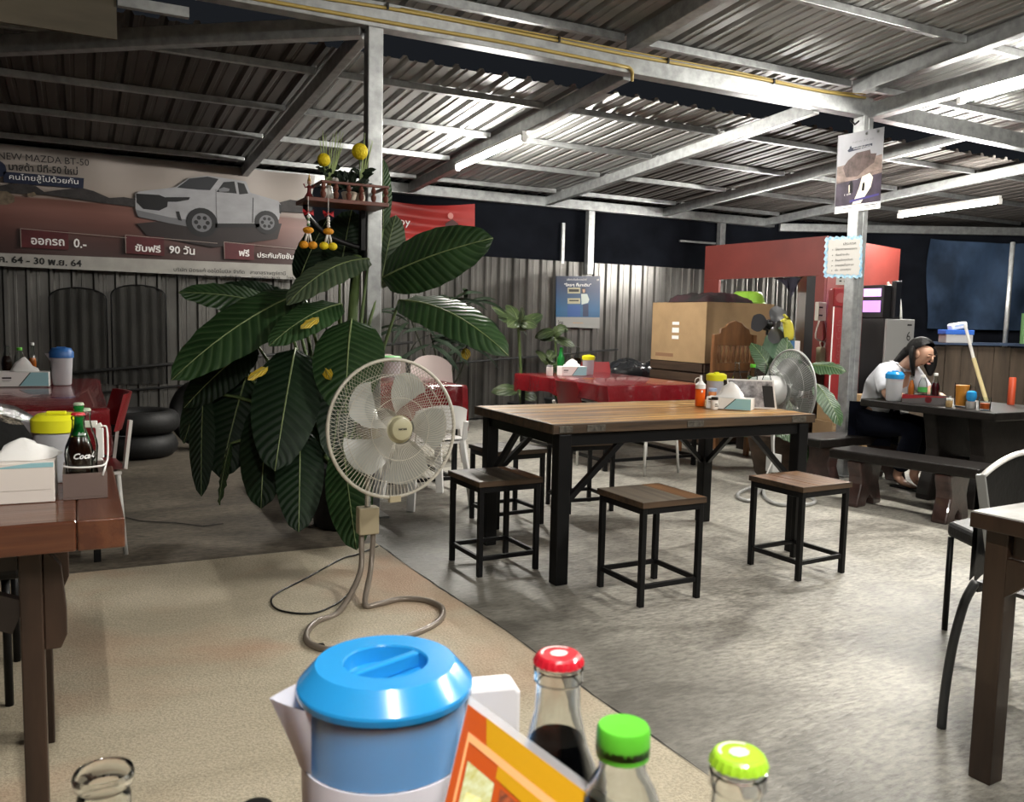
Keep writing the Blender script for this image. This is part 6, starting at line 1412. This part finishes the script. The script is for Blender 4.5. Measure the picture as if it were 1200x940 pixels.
tx3 = text('Coca-Cola', .06, M('emblem_pale_red', (.26, .05, .05), .5), co, (.05, -.0135, .85), (0, 0, 1), (-1, 0, 0), width=.42)
for v in tx3.data.vertices: v.co = v.co+cw
for z0, z1 in ((.62, .80), (.80, .98)):
    pass
MB().box(.07, -.0165, .66, .15, -.0145, .98).build('door_sticker', M('sticker_grey', (.40, .38, .40), .6), co, world=False)
MB().box(-.028, -.018, .06, -.018, -.008, 1.39).build('white_pipe', WHITEP, co, world=False)
eb_ = thing('meter_box', 'small white electric box with cables on the red kiosk corner', 'meter box', (6.51, 6.22, 1.3))
ec = Vector((6.366, 6.017, 1.353)); eb_.location = ec
MB().box(ec.x-.05, ec.y-.03, ec.z-.09, ec.x+.05, ec.y+.02, ec.z+.09).build('box_body', M('aged_white', (.50, .48, .42), .5), eb_, bev=.006)
MB().box(ec.x-.045, ec.y-.034, ec.z+.03, ec.x+.0, ec.y-.0305, ec.z+.045).box(ec.x-.045, ec.y-.034, ec.z-.045, ec.x+.0, ec.y-.0305, ec.z-.03).build('slot', INK, eb_)
for k in range(4):
    o = random.uniform(-.04, .04); MB().tube(smooth_path([(ec.x+o, ec.y-.03, ec.z-.09), (ec.x+o*2-.03, ec.y-.06, ec.z-.25), (ec.x-o, ec.y-.05, ec.z-.30), (ec.x+.02+o, ec.y-.05, ec.z-.40)], 4), .008, 5).build('cable', (M('red_cable', (.22, .02, .015), .5), M('aged_white', (.50, .48, .42), .5))[k % 2], eb_, smooth=True)
for dx, dz, m_ in ((-.02, -.42, M('beige_item', (.42, .36, .24), .6)), (.03, -.55, M('aged_white', (.50, .48, .42), .5))):
    MB().box(ec.x+dx-.04, ec.y-.09, ec.z+dz-.08, ec.x+dx+.04, ec.y-.03, ec.z+dz+.08).build('plug_socket', m_, eb_, bev=.01)
FX, FY = .51, .42
def FB_(x0, y0, z0, x1, y1, z1): return MB().box(x0+FX, y0+FY, z0, x1+FX, y1+FY, z1)
fr_ = thing('fridge', 'grey fridge with black side and a number sticker, behind the seated person', 'fridge', (6.53+FX, 5.5+FY, 0))
FB_(6.35, 5.262, .03, 6.745, 5.80, 1.30).build('cabinet', M('fridge_black', (.012, .012, .013), .4), fr_, bev=.01)
FB_(6.352, 5.235, .05, 6.743, 5.261, 1.295).build('door', M('fridge_grey', (.30, .30, .295), .4, .3), fr_, bev=.006)
FB_(6.37, 5.2, .40, 6.39, 5.234, .80).build('handle', M('fridge_grey', (.30, .30, .295), .4, .3), fr_)
text('6', .13, INK, fr_, (6.63+FX, 5.2335+FY, 1.09), (1, 0, 0), (0, 0, 1)); FB_(6.64, 5.232, 1.235, 6.70, 5.2345, 1.25).build('maker_plate', INK, fr_)
mw = thing('game_cabinet', 'black box with two glowing purple screens on top of the fridge', 'screen box', (6.5+FX, 5.5+FY, 1.301))
FB_(6.365, 5.30, 1.302, 6.585, 5.78, 1.62).build('cabinet', M('screen_black', (.010, .010, .011), .4), mw, bev=.008)
PUR = M('purple_screen', (.50, .22, .85), .4, emit=.9); PUR2 = M('pink_purple_screen', (.70, .36, .90), .4, emit=.95)
FB_(6.358, 5.33, 1.36, 6.364, 5.77, 1.47).build('lower_screen', PUR, mw); FB_(6.358, 5.33, 1.51, 6.364, 5.77, 1.585).build('upper_screen', PUR2, mw)
FB_(6.355, 5.60, 1.485, 6.364, 5.64, 1.495).build('status_lamp', M('amber_lamp', (.9, .6, .3), .4, emit=1.), mw)
spk = thing('speaker', 'narrow black upright speaker beside the purple screens', 'speaker', (6.50+FX, 5.30+FY, 1.301))
FB_(6.46, 5.246, 1.302, 6.54, 5.297, 1.66).build('cabinet', M('screen_black', (.010, .010, .011), .4), spk, bev=.006)
FB_(6.468, 5.242, 1.32, 6.532, 5.2455, 1.64).build('grille', NET, spk)
wch = thing('folding_stool', 'white folded metal stool leaning on the grey fridge top', 'stool', (6.66+FX, 5.45+FY, 1.301))
for x in (6.63, 6.70): MB().tube(smooth_path([(x+FX, 5.36+FY, 1.302), (x+FX+.01, 5.40+FY, 1.50), (x+FX-.03, 5.46+FY, 1.66)], 4), .012, 7).build('leg', CHROME, wch, smooth=True)
FB_(6.62, 5.40, 1.50, 6.71, 5.43, 1.525).build('crossbar', CHROME, wch)

CARD = M('brown_cardboard', (.34, .225, .115), .75, var=.10, scale=(5, 5, 5)); CARDD = M('dark_cardboard', (.26, .165, .085), .75, var=.12, scale=(6, 6, 6))
wk = thing('cabinet', 'low dark slatted wooden cabinet carrying the big cardboard box', 'cabinet', (5.9, 7.05, 0))
SLT = M('dark_slat_wood', (.045, .026, .015), .6, var=.4, scale=(3, 3, 30))
MB().box(5.50, 6.64, .0, 6.36, 7.50, .82).build('carcass', M('black_brown_wood', (.014, .009, .007), .5), wk)
for i in range(8):
    MB().box(5.49, 6.615, .03+i*.10, 6.37, 6.639, .115+i*.10).build('slat', SLT, wk, bev=.003); MB().box(5.475, 6.64, .03+i*.10, 5.499, 7.50, .115+i*.10).build('slat', SLT, wk, bev=.003)
cx_ = thing('cardboard_box', 'big brown cardboard box standing on the dark slatted cabinet', 'box', (5.85, 7.0, .822))
X0, X1, Y0, Y1, Z0, Z1 = 5.47, 6.34, 6.60, 7.48, .823, 1.425
b = MB()
MB().box(X0, Y0, Z0, X1, Y0+.006, Z1).build('front_wall', CARD, cx_); MB().box(X0, Y0+.0065, Z0, X0+.006, Y1, Z1).build('side_wall', CARD, cx_)
MB().box(X1-.006, Y0+.0065, Z0, X1, Y1, Z1).build('side_wall', CARD, cx_); MB().box(X0+.0065, Y1-.006, Z0, X1-.0065, Y1, Z1).build('back_wall', CARD, cx_)
MB().box(X0+.0065, Y0+.0065, Z1-.012, X1-.0065, Y1-.0065, Z1-.006).build('top_flap', CARD, cx_)
for z, h in ((1.195, .03), (1.115, .05), (1.05, .035)):
    MB().box(X0-.002, 7.02, z, X0-.0005, 7.13, z+h).build('white_sticker', PAPER, cx_)
MB().box(X0-.0015, 7.10, .865, X0-.0005, 7.40, .90).build('faint_print', M('faint_red_print', (.24, .13, .07), .8), cx_)
cl_ = thing('clothes_pile', 'pile of dark clothes on the left of the big cardboard box', 'clothes', (5.75, 6.95, Z1))
def pile(u, v, s=1):
    x, y = 5.46+.62*u, 6.60+.62*v; e = min(1, 5*min(u, 1-u, v, 1-v)); return (x, y, Z1+.002+e**.5*(.085+.05*noise.noise(Vector((x*7, y*7, 1)))+.015*noise.noise(Vector((x*19, y*17, 3)))))
MB().grid(pile, 24, 24).build('folded_cloth', M('dark_clothes', (.010, .014, .012), .85, col2=(.05, .012, .02), scale=(5, 5, 5)), cl_, smooth=True)
bn = thing('basin', 'lime green plastic basin upside down on the big cardboard box', 'basin', (6.18, 6.82, Z1+.001))
MB().lathe([(.185, 0), (.19, .006), (.178, .012), (.150, .10), (.12, .125), (0, .128)], 28, cap=False).build('basin_body', M('lime_plastic', (.24, .44, .05), .35), bn, world=False, smooth='auto')
wc_ = thing('wooden_chair', 'carved brown wooden chair with spindled back before the cardboard box', 'chair', (5.28, 6.2, 0))
CW = M('carved_brown_wood', (.17, .075, .028), .45, var=.3, scale=(20, 20, 4)); cx0, cx1, cy = 5.055, 5.505, 6.0
for x in (cx0, cx1):
    MB().bar((x, cy, 0), (x+(.0), cy-.03, 1.12), .045, .04, up=(0, 1, 0)).build('back_post', CW, wc_, bev=.006); MB().box(x-.022, cy+.40, 0, x+.022, cy+.44, .44).build('leg', CW, wc_, bev=.005)
MB().box(cx0-.03, cy+.02, .441, cx1+.03, cy+.46, .48).build('seat', CW, wc_, bev=.008)
w2 = (cx1-cx0)/2-.024; crest = [(-w2, 0), (w2, 0), (w2, .10), (w2*.86, .11), (w2*.80, .15), (w2*.55, .17), (w2*.35, .205), (0, .225), (-w2*.35, .205), (-w2*.55, .17), (-w2*.80, .15), (-w2*.86, .11), (-w2, .10)]
MB().prism(crest, ((cx0+cx1)/2, cy-.012, 1.02), (1, 0, 0), (0, 0, 1), .028).build('crest_rail', CW, wc_, bev=.004)
MB().box(cx0+.024, cy-.036, .79, cx1-.024, cy-.008, .865).build('back_rail', CW, wc_, bev=.006); MB().box(cx0+.024, cy-.034, .60, cx1-.024, cy-.012, .775).build('back_panel', M('dark_carved_panel', (.08, .035, .014), .5, var=.3, scale=(4, 4, 24)), wc_, bev=.004)
for i in range(7):
    x = cx0+.06+i*(cx1-cx0-.12)/6; MB().lathe([(.010, 0), (.017, .03), (.020, .06), (.012, .10), (.016, .13), (.010, .154)], 10, (x, cy-.022, .866)).build('spindle', CW, wc_, smooth='auto')
# black bags
bgp = thing('bench', 'low dark bench under the black rubbish bags by the wall', 'bench', (5.3, 8.3, 0))
MB().box(5.15, 8.0, .40, 6.40, 8.45, .45).build('seat', DKW, bgp)
for x in (5.2, 6.35):
    for y in (8.05, 8.40): MB().box(x-.03, y-.03, 0, x+.03, y+.03, .399).build('leg', DKW, bgp)
BAG = M('black_bag_plastic', (.020, .021, .023), .16, bump=.9, scale=(9, 9, 9), coat=.4)
for lab, c, r in (('shiny black rubbish bag on the low bench, left one', (5.68, 8.22, .455), (.30, .22, .20)), ('shiny black rubbish bag on the low bench, larger right one', (6.24, 8.22, .455), (.32, .24, .22))):
    t = thing('rubbish_bag', lab, 'bag', c)
    def bagf(u, v, c=c, r=r):
        a = 2*PI*u; t_ = PI*v; n_ = 1+.14*noise.noise(Vector((math.cos(a)*2.4, math.sin(a)*2.4, v*4+c[0]*3)))+.06*noise.noise(Vector((math.cos(a)*7, math.sin(a)*7, v*9)))
        return (c[0]+r[0]*math.sin(t_)**.8*math.cos(a)*n_, c[1]+r[1]*math.sin(t_)**.8*math.sin(a)*n_, c[2]+max(.0, r[2]*(.85-math.cos(t_))*.85*n_ if v > .08 else 0))
    MB().grid(bagf, 40, 24).build('bag_body', BAG, t, smooth=True)
# side cabinet with green sack, little black fan, rubber glove
sc_ = thing('side_cabinet', 'dark low cabinet behind the silver fan', 'cabinet', (6.05, 6.1, 0))
MB().box(5.74, 5.90, .0, 6.36, 6.40, .80).build('carcass', M('black_brown_wood', (.014, .009, .007), .5), sc_); MB().box(5.75, 5.885, .05, 6.04, 5.8985, .77).build('door', SLT, sc_); MB().box(6.05, 5.885, .05, 6.35, 5.8985, .77).build('door', SLT, sc_)
gs = thing('green_sack', 'dark green cloth sack on the low cabinet behind the silver fan', 'sack', (5.98, 6.12, .802))
def sackf(u, v):
    a = 2*PI*u; n_ = 1+.18*noise.noise(Vector((math.cos(a)*2, math.sin(a)*2, v*3))); r = .24*(1-.45*v)*n_*(1 if v < .99 else .02); return (5.98+r*math.cos(a)*1.1, 6.12+r*.75*math.sin(a), .803+.36*v*(1+.12*math.sin(a*2)))
MB().grid(sackf, 28, 12).build('sack_body', M('dark_green_cloth', (.035, .075, .04), .7, var=.5, scale=(9, 9, 9)), gs, smooth=True)
bfp = Vector((5.758, 6.030, 1.220)); bf = thing('desk_fan', 'small black fan without guard propped above the green sack', 'fan', bfp)
ba = Vector((-.35, -.85, .1)).normalized(); bu = ba.cross(Vector((0, 0, 1))).normalized(); bv_ = bu.cross(ba)
for k in range(3):
    a0 = 2.0+k*2.09+.2
    def bl2(u, v, a0=a0): r = .02+.165*u; an = a0+(v-.5)*(.5+.95*math.sin(PI*min(1, u*.9+.05))); return bfp+bu*r*math.cos(an)+bv_*r*math.sin(an)+ba*(.03*(v-.5))
    MB().grid(bl2, 8, 6).build('fan_blade', M('smoky_blade', (.05, .05, .055), .3), bf, smooth=True)
MB().ball(bfp, .035, 12, 8).build('hub', BLACKP, bf, smooth=True); MB().tube([bfp-ba*.03, bfp-ba*.12], .05, 12).build('motor', BLACKP, bf, smooth='auto'); MB().tube([bfp-ba*.08, (bfp.x-ba.x*.08, bfp.y-ba.y*.08, 1.12)], .012, 7).build('stand', BLACKP, bf)
gp = Vector((5.861, 5.917, 1.184)); gv = thing('rubber_glove', 'yellow rubber glove hanging beside the small black fan', 'glove', gp)
YG = M('yellow_rubber', (.55, .50, .06), .45)
skin('glove_body', [[((gp.x+.03, gp.y, gp.z-.12), .05), ((gp.x+.02, gp.y, gp.z-.03), .045), ((gp.x-.0, gp.y, gp.z+.04), (.045, .03)), ((gp.x-.06, gp.y, gp.z+.09), .018)], [((gp.x-.0, gp.y, gp.z+.04), (.045, .03)), ((gp.x-.045, gp.y, gp.z+.065), .015), ((gp.x-.09, gp.y, gp.z+.07), .013)], [((gp.x-.0, gp.y, gp.z+.04), (.045, .03)), ((gp.x-.02, gp.y, gp.z+.10), .015), ((gp.x-.06, gp.y, gp.z+.13), .013)], [((gp.x-.0, gp.y, gp.z+.04), (.045, .03)), ((gp.x+.035, gp.y, gp.z+.07), .014)]], YG, gv, 2)
bpk = Vector((5.96, 5.925, 1.02)); bp2 = thing('small_pack', 'blue and white small pack stuck on the green sack', 'pack', bpk)
MB().box(bpk.x-.055, bpk.y-.02, bpk.z-.05, bpk.x-.012, bpk.y+.02, bpk.z+.05).build('blue_half', M('pack_blue', (.05, .16, .34), .5), bp2); MB().box(bpk.x-.0115, bpk.y-.02, bpk.z-.05, bpk.x+.055, bpk.y+.02, bpk.z+.05).build('white_half', PAPER, bp2)
# cardboard boxes on the floor
for lab, (x0, y0, x1, y1, z1), m_ in (('lower brown cardboard box on the floor left of the right post', (5.74, 5.22, 6.06, 5.44, .40), CARDD), ('taller brown cardboard box on the floor behind the right post', (6.07, 5.18, 6.28, 5.38, .62), CARD)):
    t = thing('cardboard_box', lab, 'box', ((x0+x1)/2, (y0+y1)/2, 0))
    MB().box(x0, y0, .001, x1, y1, z1).build('carton', m_, t, bev=.003)
    for a in range(3): MB().box(x0+.03+a*.07, y0-.0015, .10+.05*(a % 2), x0+.085+a*.07, y0-.0005, .115+.05*(a % 2)).build('printed_line', INK, t)
    MB().box((x0+x1)/2-.003, y0-.0015, .02, (x0+x1)/2+.003, y0-.0005, z1-.02).build('flap_seam', M('cardboard_seam', (.14, .09, .045), .8), t); MB().box(x0+.01, y0-.0015, z1-.07, x1-.01, y0-.0005, z1-.035).build('tape', M('brown_tape', (.36, .26, .15), .35), t)
upb = thing('cardboard_box', 'small open brown carton with a white bottle on the lower box', 'box', (5.88, 5.33, .401))
MB().box(5.76, 5.24, .4015, 5.97, 5.42, .545).build('carton', CARD, upb, bev=.003); MB().add([(5.76, 5.24, .546), (5.97, 5.24, .546), (5.98, 5.19, .60), (5.77, 5.19, .60)], [(0, 1, 2, 3)]).build('open_flap', CARD, upb)
wbt = thing('bottle', 'white plastic bottle standing on the lower cardboard box', 'bottle', (6.015, 5.33, .401)); MB().lathe([(0, 0), (.035, 0), (.037, .01), (.037, .15), (.016, .18), (.016, .21), (0, .211)], 16, cap=False).build('bottle_body', WHITEP, wbt, world=False, smooth='auto'); MB().lathe([(.019, .195), (.019, .222), (0, .223)], 14, cap=False).build('cap', WHITEP, wbt, world=False, smooth='auto')
# planter behind the table
pb2 = Vector((5.019, 5.152, 0.000)); pp2 = thing('potted_plant', 'tapered brown planter with broad green leaves behind the silver fan', 'plant', pb2)
MB().lathe([(0, 0), (.13, 0), (.14, .015), (.21, .30), (.225, .30), (.225, .335), (.205, .335), (.20, .30), (0, .29)], 24, pb2, cap=False).build('pot', M('brown_clay_pot', (.06, .038, .025), .6, var=.3, scale=(8, 8, 20)), pp2, smooth='auto')
for Bp, Tp, W, N in (((5.058, 4.887, 0.892), (5.215, 4.635, 0.867), .19, (-.2, -.5, .85)), ((5.037, 4.773, 0.781), (5.046, 4.510, 0.469), .17, (-.1, -.95, .2)), ((4.933, 4.922, 0.624), (4.871, 4.677, 0.143), .16, (-.2, -.9, .1)), ((4.964, 5.151, 0.808), (4.887, 5.330, 1.062), .15, (-.2, -.9, .3)), ((4.950, 5.039, 0.748), (5.149, 5.202, 1.117), .17, (-.3, -.9, .1)), ((4.681, 4.925, 0.498), (4.474, 4.903, 0.364), .11, (-.3, -.5, .8)), ((4.701, 4.852, 0.440), (4.814, 4.670, 0.329), .14, (-.3, -.5, .8)), ((4.868, 5.179, 0.602), (4.869, 5.311, 0.799), .12, (-.2, -.9, .2))):
    leaf(pp2, Bp, Tp, W, N, .03, LEAFG, nu=12, nv=5); MB().tube(smooth_path([pb2+Vector((random.uniform(-.06, .06), random.uniform(-.06, .06), .29)), (pb2+Vector((0, 0, .3))).lerp(Vector(Bp), .6)+Vector((0, 0, .05)), Bp], 4), .007, 6).build('leaf_stem', STEM, pp2, smooth=True)

# ================================================================ SPIRIT SHELF ON THE LEFT POST
ss = thing('spirit_shelf', 'small red brown spirit shelf with turned railing on the left steel post', 'shelf', (1.33, 4.80, 1.80))
SHW = M('red_brown_shelf', (.14, .045, .03), .4, var=.2, scale=(20, 20, 20)); SHZ = 1.835
MB().box(1.10, 4.62, SHZ-.022, 1.56, 4.870, SHZ).build('shelf_board', SHW, ss, bev=.003)
MB().box(1.18, 4.615, SHZ+.078, 1.56, 4.633, SHZ+.092).build('front_rail', SHW, ss, bev=.003); MB().box(1.545, 4.6335, SHZ+.078, 1.56, 4.868, SHZ+.092).build('side_rail', SHW, ss); MB().box(1.18, 4.6335, SHZ+.078, 1.195, 4.868, SHZ+.092).build('side_rail', SHW, ss)
for i in range(6): MB().lathe([(.008, 0), (.014, .012), (.016, .028), (.007, .04), (.015, .055), (.008, .0775)], 9, (1.192+i*.070, 4.624, SHZ)).build('baluster', SHW, ss, smooth='auto')
MB().tube(smooth_path([(1.14, 4.80, SHZ-.023), (1.16, 4.82, SHZ-.09), (1.30, 4.85, SHZ-.19), (1.50, 4.874, SHZ-.24)], 5), .016, 6).build('bracket', BLACKST, ss, smooth=True); MB().bar((1.48, 4.86, SHZ-.023), (1.48, 4.86, SHZ-.25), .05, .025).build('bracket', BLACKST, ss)
YF = M('marigold_yellow', (.80, .62, .01), .6, bump=.8, scale=(90, 90, 90)); OF = M('marigold_orange', (.72, .30, .01), .6, bump=.8, scale=(90, 90, 90)); WB = M('white_beads', (.72, .70, .66), .5); RR = M('red_ribbon', (.45, .012, .02), .5)
def altar_vase(lab, x, y, fz, fr_, grass, seedv):
    rnd = random.Random(seedv); t = thing('flower_vase', lab, 'vase', (x, y, SHZ+.001)); b0 = base_of(t)
    MB().lathe([(0, 0), (.018, 0), (.026, .03), (.022, .06), (.012, .09), (.017, .115), (0, .112)], 14, cap=False).build('vase_body', M('pale_ceramic', (.55, .48, .38), .3), t, world=False, smooth='auto')
    MB().tube([(0, 0, .11), (fr_[0]*.5, 0, fz*.5), (fr_[0], fr_[1], fz)], .004, 5).build('stem', STEM, t, world=False, smooth=True)
    MB().ball((fr_[0], fr_[1], fz+fr_[2]*.5), (fr_[2],)*3, 12, 9).build('flower', YF, t, world=False, smooth=True)
    for k in range(grass): a = rnd.uniform(-.25, .25); MB().tube([(rnd.uniform(-.008, .008), rnd.uniform(-.01, .01), .11), (a*.15, 0, .2), (a*.28+.01, rnd.uniform(-.02, .02), rnd.uniform(.30, .40))], [.005, .005, .0015], 4).build('grass_blade', M('pale_grass', (.28, .36, .14), .6), t, world=False)
    for k in range(8):
        a = rnd.uniform(0, 6.28); z = rnd.uniform(.12, .19); d_ = Vector((math.cos(a), math.sin(a)*.6, .35)); leaf(t, b0+Vector((0, 0, z)), b0+Vector((0, 0, z))+d_*rnd.uniform(.05, .09), .035, (d_.y*.4, -.8, .5), .006, LEAFDR, nu=6, nv=2, rib=False)
altar_vase('altar vase with yellow marigold and a tuft of pale grass on the shelf left', 1.265, 4.78, .205, (-.035, -.02, .036), 12, 2)
altar_vase('altar vase with large yellow marigold beside the post on the shelf', 1.44, 4.76, .262, (-.012, -.02, .046), 5, 5)
bsh = thing('offering_bush', 'dark leafy offering bunch with white blossoms between the two vases', 'offering', (1.365, 4.73, SHZ+.001)); MB().lathe([(0, 0), (.03, 0), (.045, .05), (.04, .055), (0, .05)], 14, cap=False).build('bowl', M('pale_ceramic', (.55, .48, .38), .3), bsh, world=False, smooth='auto')
for k in range(26):
    a = random.uniform(0, 6.28); d_ = Vector((math.cos(a), math.sin(a)*.6, random.uniform(.2, 1.6))).normalized(); s_ = Vector((1.365, 4.73, SHZ+.06)); leaf(bsh, s_+d_*.02, s_+d_*random.uniform(.07, .15), .032, (0, -.8, .5), .005, LEAFDR, nu=5, nv=2, rib=False)
for k in range(7): MB().ball((random.uniform(-.09, .12), random.uniform(-.03, .0), random.uniform(.085, .115)), .013, 7, 5).build('blossom', WB, bsh, world=False, smooth=True)
for i, (x, c, lab) in enumerate(((1.135, RR, 'small dark red dancer figure at the left end of the spirit shelf'), (1.205, WB, 'small white urn figure left of the spirit shelf railing'), (1.235, WB, 'second small white urn figure by the spirit shelf railing'))):
    t = thing('figurine', lab, 'figurine', (x, 4.66 if i else 4.70, SHZ+.001)); y_ = 0
    if i == 0:
        MB().lathe([(.022, 0), (.026, .006), (.012, .03), (.010, .05), (.016, .06), (.006, .07)], 10).build('figure_body', M('dark_red_lacquer', (.16, .02, .02), .4), t, world=False, smooth='auto'); MB().ball((0, 0, .082), .012, 9, 7).build('head', SKIN, t, world=False, smooth=True); MB().lathe([(.012, .09), (.006, .105), (.0, .135)], 8).build('crown', M('gilt', (.5, .32, .08), .35, .6), t, world=False)
        for s in (-1, 1): MB().tube([(0, 0, .06), (s*.02, 0, .055), (s*.03, 0, .075)], .004, 5).build('arm', M('dark_red_lacquer', (.16, .02, .02), .4), t, world=False)
    else:
        MB().lathe([(0, 0), (.010, 0), (.014, .01), (.019, .03), (.017, .05), (.008, .06), (.012, .07), (0, .073)], 12, cap=False).build('urn_body', c, t, world=False, smooth='auto'); MB().lathe([(.008, .0735), (.010, .08), (0, .092)], 10, cap=False).build('urn_lid', M('gilt', (.5, .32, .08), .35, .6), t, world=False)
def garland(lab, p, big):
    t = thing('flower_garland', lab, 'garland', p)
    MB().tube([(0, 0, .085), (0, 0, -.16)], .002, 4).build('thread', WB, t, world=False)
    for k in range(6): a = k*1.05; MB().add([(0, 0, .0), (.030*math.cos(a), .02*math.sin(a), -.015+.015*(k % 2)), (.034*math.cos(a+.5), .02*math.sin(a+.5), .018)], [(0, 1, 2)]).build('ribbon', RR, t, world=False)
    for k in range(4): MB().ball((0, 0, -.022-.014*k), .0095, 8, 6).build('bead', (WB, M('green_bead', (.10, .18, .08), .5))[k % 2 if not big else 0], t, world=False, smooth=True)
    MB().ball((0, 0, -.092), (.030, .026, .018), 12, 8).build('marigold', OF, t, world=False, smooth=True)
    for s in (-1, 1):
        MB().tube([(s*.006, 0, -.108), (s*.016, 0, -.150)], .006, 6).build('white_strand', WB, t, world=False, smooth=True); MB().ball((s*.024, 0, -.170), (.026, .024, .021), 12, 8).build('marigold', OF if not big else YF, t, world=False, smooth=True)
garland('orange marigold garland with red ribbon hanging at the shelf left end', (1.108, 4.61, SHZ-.087), False)
garland('brighter yellow orange garland hanging from the spirit shelf front, right one', (1.215, 4.605, SHZ-.087), True)

# ================================================================ DARK THINGS AT THE FAR LEFT WALL
RUB = M('tyre_rubber', (.010, .010, .010), .6, bump=.3, scale=(30, 30, 30))
def tyre(lab, c, R, r, ax):
    t = thing('tyre', lab, 'tyre', (c[0], c[1], c[2]-0)); ax = Vector(ax).normalized(); u = ax.orthogonal().normalized(); v = ax.cross(u); n, m = 32, 12; cc = Vector(c); vs = []
    for i in range(n):
        a = 2*PI*i/n; d = u*math.cos(a)+v*math.sin(a)
        for j in range(m): b_ = 2*PI*j/m; q = 1+(.05 if (i % 2 and abs(math.sin(b_)) < .6 and math.cos(b_) > 0) else 0); vs.append(cc+d*(R+r*.8*math.cos(b_)*q)+ax*r*math.sin(b_))
    MB().add(vs, [(i*m+j, i*m+(j+1) % m, ((i+1) % n)*m+(j+1) % m, ((i+1) % n)*m+j) for i in range(n) for j in range(m)]).build('tread', RUB, t, smooth='auto')
    return t
tyre('old black tyre lying on the floor by the zinc wall, under another', (.42, 7.75, .098), .25, .095, (0, 0, 1)); tyre('old black tyre lying on top of another by the zinc wall', (.44, 7.77, .292), .25, .095, (0, 0, 1)); tyre('old black tyre leaning upright beside the stacked tyres', (.98, 7.95, .325), .24, .085, (-.5, -.85, .12))
for lab, p0, p1 in (('dark arched mesh screen hung on the zinc wall, left one', (-0.234, 9.200, 1.422), (0.256, 9.200, 0.497)), ('dark arched mesh screen hung on the zinc wall, right one', (0.298, 9.200, 1.467), (0.791, 9.200, 0.489))):
    x0, x1, zt, zb = p0[0], p1[0], p0[2], p1[2]; t = thing('mesh_screen', lab, 'screen', ((x0+x1)/2, 9.20, zb)); wd = (x1-x0)/2; cxm = (x0+x1)/2
    arcp = [(x0, 9.215, zb)]+[(cxm-wd*math.cos(a), 9.215, zt-.10+.10*math.sin(a)) for a in [PI*k/12 for k in range(13)]]+[(x1, 9.215, zb)]
    MB().tube(arcp, .007, 6).build('wire_frame', BLACKST, t, smooth=True)
    MB().grid(lambda u, v: (x0+.01+(x1-x0-.02)*u, 9.222+.008*math.sin(u*31), zb+(zt-.10+.10*math.sqrt(max(0, 1-(2*u-1)**2))-zb)*v), 24, 6).build('mesh_cloth', M('dark_mesh_cloth', (.022, .021, .018), .8, var=.5, scale=(6, 6, 2), alpha=.80), t, smooth=True)
